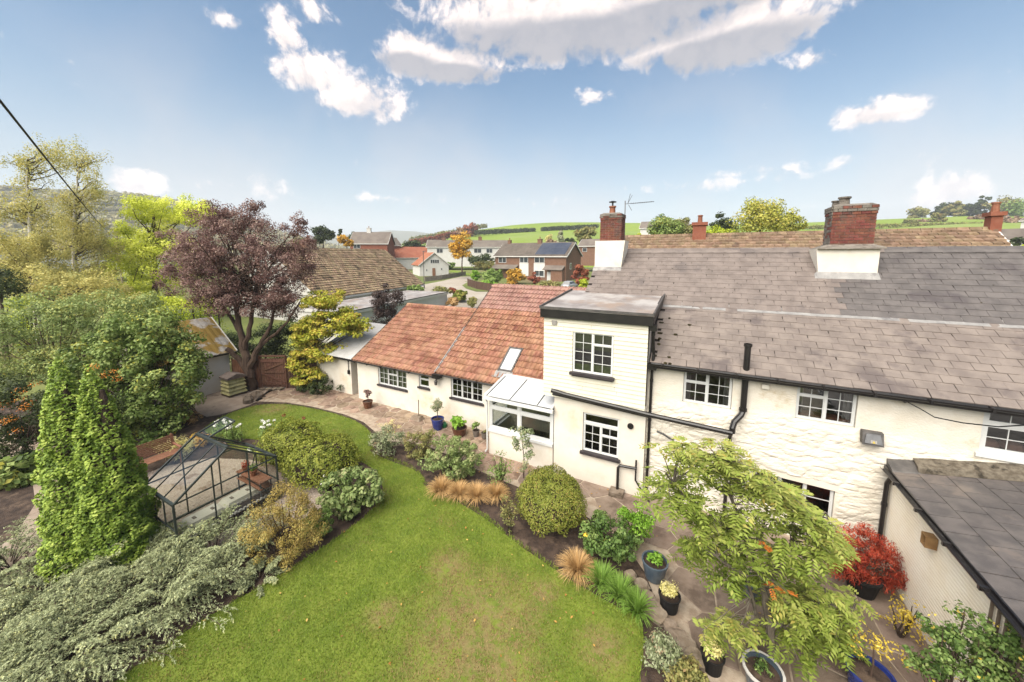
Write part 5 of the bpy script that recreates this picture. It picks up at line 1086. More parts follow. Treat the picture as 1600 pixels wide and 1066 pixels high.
# terrace behind the cottage: brown tile roof, chimneys
Yt = 28.; q = lambda x_, y_: CAM + ray(x_, y_) * (Yt / ray(x_, y_)[1]); a = q(966, 371); b = q(1546, 357); 
tr_ = far_house('terrace_row', 'terrace with brown tiled roof running behind the cottage ridge', (a[0], Yt - 4.2, .6), 0., b[0] - a[0], 8.4, 5.4, b[2] - .75, 'far_brick', 'concrete_tile', over=.2, rows=18, chim=[])
for (px, s_, h, hw, mt) in ((1093, .40, 1.0, .4, 'red_brick'), (1550, .2, 1.0, .55, 'red_brick')):
    c = q(px, 360); X = c[0] - a[0]
    ch_ = MB().box(X - s_, X + s_, 4.2 - s_ * 1.3, 4.2 + s_ * 1.3, b[2] - 2.4, b[2] - .6 + h - .4).box(X - s_ - .08, X + s_ + .08, 4.12 - s_ * 1.3, 4.28 + s_ * 1.3, b[2] - .6 + h - .398, b[2] - .6 + h - .2).build('chimney', mt, tr_)
    MB().lathe([(.15, 0), (.13, .4), (.16, .42), (.16, .5), (.1, .5)], (X, 4.2, b[2] - .6 + h - .2), 10).build('chimney_pot', 'terracotta', ch_)
X = q(1546, 357)[0] - a[0]
for (px, py, d, L, lab, mt) in ((1000, 357, 120, 14, 'distant grey roofed house right of the left chimney', 'grey_tile'), (1592, 356, 90, 14, 'white building at the far right edge under the hill trees', 'grey_tile'), (1290, 384, 95, 30, 'pale low roofs below the green hill beyond the terrace', 'grey_tile')):
    far_house('distant_house', lab, tuple(at(px, py + 14, d)), face(px, 8), L, 8, 3.0 if px < 1590 else 3.8, 5.2 if px < 1590 else 4.6, 'white_wall', mt)
far_house('distant_house', 'pale house glimpsed through the birches at the left', tuple(at(12, 420, 80)), face(40, 0), 12, 8, 4, 6.5, 'white_wall', 'grey_tile', [(2, 4, 2, 3.2, -.02, 2), (7, 9, 2, 3.2, -.02, 2)])
far_house('distant_house', 'pale house glimpsed between the birches and the yellow willow', tuple(at(150, 424, 70)), face(160, 0), 10, 8, 4, 6., 'white_wall', 'grey_tile', [(2, 4, 2, 3.2, -.02, 2)])
# street things: lamp post, telegraph pole and wire, fences, parked car
lp = GT(663, 452); lt_ = thing('lamp_post', 'slim dark street lamp post beside the road', 'lamp post', tuple(lp)); hl = hz(lp[0], lp[1], 393) - lp[2]
MB().tube([lp, lp + (0, 0, 1.1)], .11, 8).build('base', 'rust_grey', lt_); MB().tube([lp + (0, 0, 1.1), lp + (0, 0, hl)], .06, 8).build('pole', 'rust_grey', lt_); MB().bar(lp + (-.1, 0, hl), lp + (.5, 0, hl + .06), .16, .1).build('lamp_head', 'metal_grey', lt_)
tp = at(183, 372, 46); tb = np.array([tp[0], tp[1], terr_at(tp[0], tp[1])])
tpo = thing('telegraph_pole', 'pale wooden telegraph pole between the birches and the willow', 'pole', tuple(tb)); MB().tube([tb, tp + (0, 0, .6)], [.16, .11], 10).build('pole', 'pole_wood', tpo); MB().bar(tp - (.5, 0, 0), tp + (.5, 0, 0), .1, .1).build('crossarm', 'pole_wood', tpo)
w0, w1_ = at(-14, 140, 3.2), tp; n_ = 24; pts_ = []
for i in range(n_ + 1): t = i / n_; pts_.append(w0 + (w1_ - w0) * t - np.array([0, 0, 1]) * 1.1 * 4 * t * (1 - t) * .35)
tag(MB().tube(pts_, .011, 6).build('overhead_wire', 'cable', base=w1_), 'black overhead wire slanting down to the telegraph pole', 'wire')
def fence_run(name, label, pix, h, mat, step=.13):
    P_ = [GT(*p) for p in pix]; t = thing(name, label, 'fence', tuple(P_[0])); mb = MB()
    for i in range(len(P_) - 1):
        L = np.linalg.norm(P_[i + 1] - P_[i]); n_ = max(2, int(L / step)); d = (P_[i + 1] - P_[i]) / n_
        for k in range(n_): p = P_[i] + d * k; mb.bar(p, p + (0, 0, h + rng.uniform(0, .03)), .03, np.linalg.norm(d) * .93, rng.random(), upv=unit(d))
        for k in range(0, n_, 14): MB().bar(P_[i] + d * k, P_[i] + d * k + (0, 0, h + .08), .12, .12).build('post', mat, t)
    o = mb.build('board', mat, t); o['kind'] = 'stuff'
fence_run('low_fence', 'pale wooden fence along the road by the white gabled house', [(664, 440), (690, 437), (712, 433), (728, 430)], 1.0, 'kerb')
fence_run('brown_fence', 'red-brown board fence at the street corner by the round bushes', [(731, 448), (745, 453), (775, 458)], 1.5, 'wood_dark')
fence_run('garden_wall', 'low pale boundary fence left of the drive', [(700, 476), (712, 474), (728, 470)], .9, 'kerb')
cp = GT(890, 452); car = thing('parked_car', 'silver hatchback parked by the brick houses, half hidden by the red tiled roof', 'car', tuple(cp), face(880, -62))
sec = [(-2.05, .45, .72, .76), (-1.9, .35, .78, .95), (-1.1, .3, .82, 1.02), (-.5, .3, .82, 1.04), (.2, .3, .82, 1.04), (1.2, .3, .82, 1.0), (1.8, .35, .78, .9), (2.05, .45, .7, .7)]
V = []; k = 8
for (x_, z0_, hw, z1_) in sec: V += [(x_, -hw * .9, z0_), (x_, -hw, z0_ + .15), (x_, -hw, z1_ - .12), (x_, -hw * .88, z1_), (x_, hw * .88, z1_), (x_, hw, z1_ - .12), (x_, hw, z0_ + .15), (x_, hw * .9, z0_)]
MB().add(V, [(i * k + j, (i + 1) * k + j, (i + 1) * k + (j + 1) % k, i * k + (j + 1) % k) for i in range(len(sec) - 1) for j in range(k)] + [tuple(range(k)), tuple(range(7 * k + k - 1, 7 * k - 1, -1))]).build('body', 'car_paint', car)
MB().hexa([(-1.5, -.74, 1.0), (1.0, -.74, 1.0), (1.0, .74, 1.0), (-1.5, .74, 1.0)], [(-1.15, -.58, 1.45), (.35, -.6, 1.47), (.35, .6, 1.47), (-1.15, .58, 1.45)]).build('window_band', 'farglass', car)
MB().hexa([(-1.17, -.6, 1.452), (.37, -.62, 1.47), (.37, .62, 1.47), (-1.17, .6, 1.452)], [(-1.05, -.5, 1.5), (.25, -.52, 1.52), (.25, .52, 1.52), (-1.05, .5, 1.5)]).build('roof', 'car_paint', car)
for X in (-1.25, 1.3):
    for Y in (-.8, .8):
        m = MB(); m.tube([(X, Y - .1, .32), (X, Y + .1, .32)], .32, 16); w_ = m.build('wheel', 'rubber', car); MB().tube([(X, Y - .11, .32), (X, Y + .11, .32)], .2, 12).build('rim', 'metal_grey', w_)
for Y in (-.55, .55): MB().box(-2.06, -1.9, Y - .15, Y + .15, .62, .76).build('headlight', 'white_pot', car)

for i, (X, lab) in enumerate(((-12.9, 'terracotta pot with a red flowering plant on the greenhouse shelf'), (-12.45, 'terracotta pot with green seedlings on the greenhouse shelf'))):
    t = thing('shelf_pot', lab, 'potted plant', (X, 5.88, .752)); MB().lathe([(0, 0), (.07, 0), (.1, .15), (.11, .15), (.11, .18), (.09, .18), (.085, .14), (0, .13)], (X, 5.88, .752), 14).build('pot', 'terracotta', t)
SHELF = [bpy.data.objects['shelf_pot'], bpy.data.objects['shelf_pot.001']]
# ------------------------------------------------------------------ vegetation
def lm(n, cols, **k): M[n] = leafmat(n, cols, **k)
lm('l_purple', [(68, 48, 46), (102, 74, 70), (130, 102, 94), (172, 148, 136)], k=.84); lm('l_birch', [(136, 134, 78), (166, 158, 92), (192, 180, 108), (166, 170, 110)], trans=.4, k=.85)
lm('l_willow', [(150, 158, 50), (184, 192, 64), (206, 210, 86), (224, 224, 124)], trans=.4, k=.92); lm('l_hazel', [(70, 90, 40), (104, 126, 56), (134, 154, 80), (160, 174, 104), (180, 176, 72)], k=.62)
lm('l_sallow', [(86, 102, 54), (118, 134, 76), (146, 158, 96), (172, 166, 84)], k=.8); lm('l_dark', [(40, 50, 28), (66, 78, 42), (94, 104, 58)]); lm('l_lime', [(132, 150, 34), (176, 188, 48), (206, 212, 84)])
lm('l_thuja', [(78, 102, 36), (114, 140, 48), (148, 170, 64), (178, 192, 90)], trans=.15, k=.62); lm('l_juniper', [(92, 92, 60), (124, 130, 90), (152, 160, 118), (184, 190, 146), (192, 190, 124)], trans=.1)
lm('l_gold', [(112, 94, 50), (148, 128, 66), (178, 156, 86), (166, 164, 90)], trans=.2); lm('l_azalea', [(66, 80, 28), (104, 116, 40), (148, 154, 60), (188, 188, 92)], k=.68); lm('l_hydr', [(92, 112, 60), (128, 146, 84), (156, 168, 108), (170, 160, 120)])
lm('l_maple', [(128, 138, 44), (162, 168, 56), (188, 184, 72), (206, 176, 86), (172, 178, 66)], trans=.35, k=.72); lm('l_red', [(124, 40, 30), (160, 58, 42), (188, 82, 58), (206, 112, 80)], trans=.3, k=.66)
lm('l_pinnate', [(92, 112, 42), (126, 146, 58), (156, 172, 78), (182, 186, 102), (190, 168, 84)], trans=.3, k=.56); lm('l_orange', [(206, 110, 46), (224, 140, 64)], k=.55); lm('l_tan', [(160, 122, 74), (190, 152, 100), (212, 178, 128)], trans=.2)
lm('l_strap', [(84, 116, 40), (112, 146, 56), (144, 172, 84)]); lm('l_box', [(74, 86, 28), (108, 118, 42), (138, 142, 62), (156, 130, 74)], k=.74); lm('l_grey', [(104, 116, 74), (148, 156, 116), (170, 176, 142), (168, 140, 110)])
lm('l_camellia', [(80, 98, 56), (122, 138, 92), (160, 170, 130), (190, 178, 140)]); lm('l_fresh', [(96, 140, 40), (130, 170, 56), (164, 194, 88)]); lm('l_yellow', [(190, 164, 50), (214, 188, 70), (224, 204, 110)], trans=.35, k=.7)
lm('l_autumn', [(196, 140, 40), (214, 166, 60), (190, 150, 60), (170, 150, 80)], trans=.3, k=.7); lm('l_rose', [(60, 84, 38), (88, 114, 54), (118, 142, 76), (150, 164, 96)]); lm('l_russet', [(120, 62, 46), (150, 84, 60), (170, 110, 76)])
lm('l_bush', [(88, 112, 52), (120, 144, 70), (146, 166, 92)]); lm('l_white', [(224, 222, 214), (240, 238, 232)], k=.8, trans=.3); lm('l_berry', [(206, 120, 34), (226, 150, 60)], k=.55, trans=.0); lm('l_olive', [(104, 108, 62), (132, 134, 78), (156, 150, 90), (140, 116, 76)])
lm('l_ygreen', [(116, 122, 46), (148, 150, 60), (180, 178, 84), (196, 178, 92)], trans=.35, k=.75); lm('l_dead', [(130, 104, 84), (156, 130, 106), (172, 148, 122)]); lm('l_yflower', [(240, 206, 60), (246, 220, 100)], k=.7); lm('l_pale', [(200, 190, 110), (220, 210, 140), (230, 222, 170)], k=.7)
def nrm(v): return v / (np.linalg.norm(v, axis=1, keepdims=True) + 1e-9)
class Fol:
    def __init__(s, seed=1): s.V = []; s.c = []; s.r = np.random.default_rng(seed)
    def put(s, P, N, L, Wd, cv, droop=0., T=None, fold=.12):
        n = len(P); N = nrm(N)
        if T is None: T = s.r.normal(size=(n, 3))
        T = T + np.array([0, 0, -droop]); T = T - (T * N).sum(1, keepdims=True) * N; T = nrm(T); B = np.cross(N, T)
        L = np.broadcast_to(L, n)[:, None] * s.r.uniform(.7, 1.25, (n, 1)); Wd = np.broadcast_to(Wd, n)[:, None] * s.r.uniform(.75, 1.2, (n, 1))
        s.V.append(np.stack([P - T * L * .5, P + B * Wd * .5 + N * Wd * fold - T * L * .08, P + T * L * .5 - N * L * .12, P - B * Wd * .5 + N * Wd * fold - T * L * .08], 1).reshape(-1, 3)); s.c.append(np.clip(cv, 0, 1))
    def clump(s, c, rad, n, L, Wd, cvm=.5, cvs=.18, upb=.45, droop=.0, zmin=.02, core=.35):
        d = nrm(s.r.normal(size=(n, 3))); rr = core + (1 - core) * s.r.random((n, 1)) ** .6; P = np.asarray(c) + d * rr * np.asarray(rad)
        P[:, 2] = np.where(P[:, 2] < zmin, zmin + s.r.random(n) * .08, P[:, 2])
        N = d + np.array([0, 0, upb]) + s.r.normal(0, .35, (n, 3)); s.put(P, N, L, Wd, s.r.normal(cvm, cvs, n), droop)
    def blob(s, c, rad, nc, cr, nl, L, Wd, cvm=.5, cvs=.16, var=.16, upb=.45, droop=0., shell=.55, zmin=.02, flat=.75):
        c = np.asarray(c, float); rad = np.asarray(rad, float); out = []
        for i in range(nc):
            d = s.r.normal(size=3); d /= np.linalg.norm(d); f = (shell + (1 - shell) * s.r.random()) * s.r.uniform(.82, 1.06); p = c + d * rad * f * (1 - cr / max(rad.max(), cr * 1.3) * .45)
            if p[2] < zmin + cr * .3: p[2] = zmin + cr * s.r.uniform(.3, .7)
            k = cr * s.r.uniform(.65, 1.3); s.clump(p, (k, k, k * flat), max(3, int(nl / nc)), L, Wd, np.clip(cvm + s.r.normal(0, var), .08, .92), cvs, upb, droop, zmin); out.append(p)
        return out
    def build(s, name, mat, parent): 
        V = np.concatenate(s.V) - LOC[parent]; return fast_mesh(name, V, 4, np.concatenate(s.c), mat, parent)
def dome(name, label, box, mat, leaf, n, seed, group=None, cvm=.5, bump=.2, pz=0., cat='shrub', over=.92):
    x0, x1, yt, yb = box; b = G((x0 + x1) / 2, yb, pz); r = (x1 - x0) / 2 * dep(b) / F; c = b + unit([b[0], b[1], 0]) * r * .8; r = (x1 - x0) / 2 * dep(c) / F * .94
    rd_ = np.linalg.norm(c[:2]); e = unit([c[0], c[1], 0]); zt = hz(c[0], c[1], yt) ; zt = max(.3, zt)
    t = thing(name, label, cat, tuple(c), None, group); f = Fol(seed); d = nrm(f.r.normal(size=(n, 3))); d[:, 2] = np.where(d[:, 2] < -.45, -d[:, 2], d[:, 2])
    q = 1 + bump * 2 * (vnoise(d[:, 0] * 3.2 + 9 + d[:, 2] * 2, d[:, 1] * 3.2 + 5, seed) - .5) + bump * (vnoise(d[:, 0] * 8 + d[:, 2] * 5, d[:, 1] * 8, seed + 3) - .5) * 1.4
    hc = zt * .46; P = np.array([c[0], c[1], pz + hc]) + d * (q * (1 - .16 * f.r.random(n) ** 2))[:, None] * np.array([r, r * over, zt - hc]); P[:, 2] = np.maximum(P[:, 2], pz + .03)
    f.put(P, d + np.array([0, 0, .35]) + f.r.normal(0, .45, (n, 3)), leaf[0], leaf[1], np.clip(cvm + (q - 1) / bump * .16 + f.r.normal(0, .17, n), 0, 1)); f.build('foliage', mat, t)
    MB().lathe([(r * .5, 0.), (r * .74, hc * .5), (r * .78, hc), (r * .55, hc + (zt - hc) * .55), (.03, hc + (zt - hc) * .78)], (c[0], c[1], pz), 12).build('inner_twigs', 'twig', t); return t
def limb(m, pts, r0, r1, n=6, wig=.0, seg=4, r=rng):
    """tapered branch through pts with a little irregularity"""
    P = [np.asarray(p, float) for p in pts]; out = []
    for i in range(len(P) - 1):
        for k in range(seg): t = k / seg; out.append(P[i] + (P[i + 1] - P[i]) * t + (r.normal(0, wig, 3) if (i or k) else 0))
    out.append(P[-1]); m.tube(out, list(np.linspace(r0, r1, len(out))), n)
def px(x_, y_, rx, ry, d, k=1.): return at(x_, y_, d), (rx * d / F, rx * d / F * k, ry * d / F)
def shrub(name, label, cat, box, mat, leaf, nl, nc=40, cr=.16, group=None, depthk=.8, seed=1, cvm=.5, upb=.45, stems=5, pz=.0, shell=.6, extra=None, flat=.75, var=.16, stemmat='twig', back=.75, droop=0.):
    x0, x1, yt, yb = box; b = G((x0 + x1) / 2, yb, pz); d = dep(b); r = (x1 - x0) / 2 * d / F; vd = unit([b[0], b[1], 0]); c = b + vd * r * back * depthk; d2 = dep(c)
    h = max(.15, hz(c[0], c[1], yt) - pz); r = (x1 - x0) / 2 * d2 / F
    t = thing(name, label, cat, (c[0], c[1], pz), None, group); f = Fol(seed); rad = (r * 1.1, r * depthk * 1.1, h * .56); cc = (c[0], c[1], pz + h * .5)
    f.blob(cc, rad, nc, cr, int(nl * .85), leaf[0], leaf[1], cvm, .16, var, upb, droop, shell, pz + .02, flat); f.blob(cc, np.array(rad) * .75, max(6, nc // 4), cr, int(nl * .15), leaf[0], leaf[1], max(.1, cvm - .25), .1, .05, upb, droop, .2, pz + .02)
    if extra: extra(f, cc, rad)
    f.build('foliage', mat, t); m = MB()
    for i in range(stems):
        a = f.r.uniform(0, 6.28); limb(m, [(c[0] + .04 * math.cos(a) * r, c[1] + .04 * math.sin(a) * r, pz), (c[0] + .45 * r * math.cos(a), c[1] + .45 * r * math.sin(a), pz + h * .7)], .02 + h * .006, .006, 5, .02, 3, f.r)
    m.build('stems', stemmat, t); return t, cc, rad
# ---- purple-leaved tree
pb = G(393, 609); pd = dep(pb) - .2
t = thing('purple_plum_tree', 'purple-leaved tree with forked trunk beside the garden gate', 'tree', tuple(pb)); f = Fol(21); ends = []
for (x_, y_, rx, ry, nc, nl) in ((372, 395, 118, 66, 150, 20000), (295, 400, 62, 52, 60, 6500), (462, 400, 44, 56, 50, 5600), (365, 345, 86, 34, 60, 6000), (445, 445, 58, 46, 50, 5000), (325, 445, 82, 34, 60, 6000), (395, 472, 76, 32, 60, 5200), (340, 472, 50, 24, 34, 2600), (440, 478, 44, 26, 30, 2400)):
    c, r_ = px(x_, y_, rx, ry, pd + rng.uniform(-.5, .5), .8); ends += f.blob(c, r_, nc, .42, int(nl * 1.05), .11, .055, .5, .22, .2, .4, .3, .3)
for (x_, y_, rx, ry) in ((345, 330, 50, 14), (470, 350, 30, 22), (400, 322, 28, 10), (262, 410, 22, 30)):
    c, r_ = px(x_, y_, rx, ry, pd, .8); ends += f.blob(c, r_, 16, .28, 700, .11, .06, .5, .2, .15, .4, .3, .2)
f.build('crown', 'l_purple', t); m = MB(); P = lambda x_, y_, o=0.: at(x_, y_, pd + o)
limb(m, [pb - (0, 0, .1), P(393, 590), P(384, 560), P(376, 520), P(368, 470), P(350, 420)], .30, .07, 9, .03); limb(m, [P(388, 578), P(402, 548), P(418, 520), P(432, 480)], .2, .06, 8, .03); limb(m, [P(390, 585), P(372, 560), P(354, 545, -.2)], .17, .13, 8, .02)
limb(m, [P(383, 545), P(392, 505), P(398, 460), P(405, 400)], .15, .05, 7, .03); limb(m, [P(408, 540), P(440, 515), P(470, 470)], .1, .04, 6, .03); limb(m, [P(376, 520), P(356, 490), P(330, 440)], .12, .04, 6, .03)
for e in ends[::7]: limb(m, [P(380 + rng.uniform(-25, 30), 470 + rng.uniform(-40, 10), rng.uniform(-.4, .4)), e], .055, .014, 5, .06, 4)
m.build('trunk', 'bark', t)
# ---- birches
for (lab, base_, tops, bl_, dd, seed, nm) in (
    ('tall birch with white trunk and yellowing leaves at the left edge', (52, 470), [(50, 420), (46, 330), (42, 250)], [(40, 262, 46, 44, 44, 2200), (82, 246, 46, 32, 40, 1900), (35, 330, 56, 44, 50, 4200), (60, 385, 70, 46, 70, 8000), (20, 420, 50, 46, 50, 5200), (95, 435, 70, 38, 60, 6200)], 30., 31, 'birch_tree'),
    ('second birch with thin pale trunk in front of the wooded hill', (116, 470), [(115, 400), (117, 320), (124, 262)], [(122, 254, 44, 40, 44, 2200), (146, 300, 34, 48, 44, 2600), (110, 320, 44, 40, 44, 3200), (120, 372, 62, 50, 70, 8000), (160, 385, 30, 60, 44, 3600), (140, 440, 50, 36, 44, 5000)], 34., 32, 'birch_tree')):
    b0 = at(*base_, dd); b0[2] = 0; t = thing(nm, lab, 'tree', tuple(b0), None, 'birches at the left edge'); f = Fol(seed); ends = []
    for (x_, y_, rx, ry, nc, nl) in bl_: c, r_ = px(x_, y_, rx, ry, dd, .8); ends += f.blob(c, r_, nc, .5, nl, .13, .085, .5, .2, .2, .2, 1.2, .1, flat=1.5)
    f.build('crown', 'l_birch', t); m = MB(); limb(m, [b0] + [at(a, b, dd) for a, b in tops], .24, .04, 8, .05); m.build('trunk', 'birch_bark', t); m = MB()
    for e in ends[::4]: y_ = pr(e)[1]; limb(m, [at(np.interp(y_ + 14, [250, 460], [tops[-1][0], base_[0]]), min(455, y_ + 16), dd), e + (0, 0, .1)], .05, .012, 4, .08, 4)
    m.build('branches', 'twig', t)
def tree(name, label, base_, dd, blobs, mat, leaf, cr, seed, trunk=.2, bark='bark', cat='tree', group=None, tops=None, droop=.2, upb=.45, nb=3, z0=None, shell=.5, flat=.75, var=.17):
    b0 = at(*base_, dd); b0[2] = terr_at(b0[0], b0[1]) if z0 is None else z0; t = thing(name, label, cat, tuple(b0), None, group); f = Fol(seed); ends = []
    for (x_, y_, rx, ry, nc, nl) in blobs: c, r_ = px(x_, y_, rx, ry, dd, .85); ends += f.blob(c, r_, nc, cr, nl, leaf[0], leaf[1], .5, .17, var, upb, droop, shell, b0[2], flat)
    f.build('crown', mat, t); m = MB(); tops = tops or [(base_[0], blobs[0][1] + blobs[0][3] * .2)]; tp_ = [at(a, b, dd) for a, b in tops]; limb(m, [b0 - (0, 0, .2)] + tp_, trunk, trunk * .35, 7, trunk * .12)
    for e in ends[::nb]: limb(m, [b0 + (tp_[-1] - b0) * rng.uniform(.45, 1.), e], trunk * .25, trunk * .06, 4, trunk * .25, 3)
    m.build('trunk', bark, t); return t
tree('willow_tree', 'yellow-green willow behind the purple tree', (240, 480), 38, [(258, 330, 66, 26, 60, 9000), (225, 380, 58, 46, 70, 12000), (198, 435, 52, 40, 50, 8000), (305, 335, 44, 24, 36, 4600), (270, 400, 62, 50, 50, 7000), (245, 450, 60, 30, 30, 4000)], 'l_willow', (.2, .10), .8, 41, .3, droop=1., var=.2, nb=14)
tree('golden_tree', 'golden brown low tree below the birches', (90, 500), 27, [(60, 440, 66, 30, 26, 4500), (140, 452, 60, 30, 24, 4200), (10, 400, 30, 50, 16, 2400), (190, 470, 40, 22, 12, 1700)], 'l_birch', (.15, .10), .7, 42, .2)
tree('shade_tree', 'dark green tree at the left edge under the birch', (0, 500), 24, [(2, 440, 30, 30, 14, 2600)], 'l_dark', (.14, .09), .6, 43, .15)
# ---- shrubs along the left boundary
tree('hazel_shrub', 'big round hazel shrub with large green leaves beside the mossy shed', (240, 690), 16.2, [(262, 586, 64, 88, 80, 9500), (205, 555, 66, 72, 70, 7500), (225, 640, 85, 46, 44, 4800), (170, 610, 62, 66, 44, 4200), (240, 520, 62, 44, 44, 4400), (140, 560, 60, 60, 40, 3600)], 'l_hazel', (.13, .095), .42, 44, .08, cat='shrub', z0=0, tops=[(235, 640)], upb=.55)
tree('sallow_shrub', 'grey-green loose shrub filling the left boundary', (90, 640), 17.5, [(60, 500, 90, 52, 60, 7000), (150, 490, 78, 44, 46, 5200), (20, 560, 60, 60, 36, 4200), (110, 560, 70, 44, 40, 4400), (225, 480, 45, 28, 22, 2200)], 'l_sallow', (.13, .06), .5, 45, .10, cat='shrub', z0=0, tops=[(90, 560)])
t = tree('firethorn_shrub', 'dark firethorn with orange berries at the left edge', (40, 750), 13.2, [(20, 640, 55, 62, 40, 5200), (35, 715, 60, 44, 34, 4200), (95, 640, 46, 50, 26, 3000), (160, 640, 30, 44, 18, 2000)], 'l_dark', (.10, .055), .34, 46, .06, cat='shrub', z0=0, tops=[(40, 680)])
f = Fol(47)
for (x_, y_) in ((12, 632), (30, 622), (48, 628), (20, 650), (40, 640), (145, 578), (150, 570), (160, 580), (185, 590), (180, 584), (22, 672), (8, 628), (56, 600), (34, 612), (5, 660)):
    c = at(x_ + rng.normal(0, 3), y_ + rng.normal(0, 3), 12.55); f.clump(c, (.2, .2, .14), 48, .034, .034, .5, .3)
f.build('berries', 'l_berry', t)['kind'] = 'stuff'
t = tree('laurel_shrub', 'broad-leaved low shrub by the side path', (30, 770), 12.6, [(25, 735, 42, 30, 16, 500)], 'l_hazel', (.24, .17), .3, 48, .04, cat='shrub', z0=0)
# clipped hedge with lime top
def hedge(name, label, x0, x1, yt, yb, dd, mat, thick, n, leaf, seed, hm=None):
    a, b = at(x0, yt, dd), at(x1, yt, dd); z1 = a[2]; z0 = terr_at(a[0], a[1]); c = (a + b) / 2; t = thing(name, label, 'hedge', (c[0], c[1], z0)); f = Fol(seed); u = unit([b[0] - a[0], b[1] - a[1], 0]); v = np.array([-u[1], u[0], 0]); L = np.hypot(*(b - a)[:2])
    P = f.r.random((n, 3)); sd_ = f.r.integers(0, 3, n); P[sd_ == 0, 2] = 1 - f.r.random((sd_ == 0).sum()) * .12; P[sd_ == 1, 1] = f.r.random((sd_ == 1).sum()) * .15
    Q = a[None] * [1, 1, 0] + u * (P[:, :1] * L) + v * ((P[:, 1:2] - .0) * thick) + np.array([0, 0, 1]) * (z0 + P[:, 2:] * (z1 - z0) + f.r.normal(0, .07, (n, 1)) + .18 * np.sin(P[:, :1] * L * 1.1))
    N = np.where((sd_ == 0)[:, None], [0, 0, 1.], -v) + f.r.normal(0, .5, (n, 3)); f.put(Q, N, leaf[0], leaf[1], np.where(P[:, 2] > .8, f.r.normal(.72, .15, n), f.r.normal(.35, .15, n))); f.build('foliage', mat, t)
    q = MB()
    for k in range(5): p = a * [1, 1, 0] + u * L * (k + .5) / 5 + v * thick / 2 + (0, 0, z0); q.tube([p, p + (0, 0, (z1 - z0) * .8)], .06, 5)
    q.build('stems', 'twig', t)
tree('dark_shrub', 'dark shrubs behind the garden gate under the purple tree', (415, 575), 25.5, [(420, 535, 46, 34, 40, 4200), (360, 540, 34, 30, 26, 2400), (450, 520, 30, 30, 22, 2000)], 'l_dark', (.14, .09), .5, 54, .1, cat='shrub', z0=0)
hedge('clipped_hedge', 'clipped hedge with bright lime top behind the mossy shed', 206, 294, 470, 510, 28, 'l_lime', 1.6, 5000, (.16, .1), 51); hedge('clipped_hedge', 'lime-tipped hedge end under the purple tree', 296, 332, 466, 510, 31, 'l_lime', 1.4, 1800, (.16, .1), 52)
hedge('clipped_hedge', 'lime hedge top glimpsed at the left edge', 4, 36, 470, 490, 22, 'l_lime', 1., 1500, (.14, .09), 53)
# ---- columnar thujas
def thuja(label, apex, base_, rx, seed, n=11000):
    b = G(*base_); h = hz(b[0], b[1], apex[1]); r = rx * dep(b) / F; top = at(apex[0], apex[1], dep(b + (0, 0, h))); lean = (top - b) * [1, 1, 0]
    t = thing('thuja_conifer', label, 'conifer', tuple(b), None, 'golden green conifers by the greenhouse'); f = Fol(seed); q = f.r.random(n); z = 1 - np.sqrt(q); z = .02 + .98 * z; a = f.r.uniform(0, 6.2832, n)
    prof = np.interp(z, [0, .08, .3, .6, .8, .93, 1], [.86, 1, .93, .68, .42, .2, .02]); lump_ = 1 + .16 * (vnoise(a * 3.2, z * h * 4.5, seed) - .5) * 2 + .08 * np.sin(a * 5 + z * 31)
    rr = r * prof * lump_ * (1 - .3 * f.r.random(n) ** 2.2); D_ = np.stack([np.cos(a), np.sin(a), 0 * a], 1); P = b + lean * z[:, None] + D_ * rr[:, None] + np.array([0, 0, 1]) * (z * h)[:, None]
    tan_ = np.stack([-np.sin(a), np.cos(a), 0 * a], 1); N = tan_ * f.r.normal(0, .9, (n, 1)) + D_ * .55 + np.array([0, 0, .75]) + f.r.normal(0, .25, (n, 3)); T = D_ * .7 + np.array([0, 0, .75]) + f.r.normal(0, .35, (n, 3))
    f.put(P, N, .085, .05, np.clip(.5 + .45 * (lump_ - 1) / .2 * .6 + f.r.normal(0, .17, n), 0, 1), 0., T); f.build('foliage', 'l_thuja', t)
    MB().lathe([(r * .55, 0), (r * .6, h * .2), (r * .42, h * .55), (.04, h * .88)], tuple(b), 10).build('inner_twigs', 'twig', t); MB().tube([b, b + (0, 0, h * .5)], [.09, .05], 8).build('trunk', 'bark', t)
thuja('taller pointed golden-green conifer left of the greenhouse', (88, 556), (146, 876), 45, 61, 20000); thuja('shorter golden-green conifer beside the greenhouse', (136, 570), (196, 872), 44, 62, 20000)
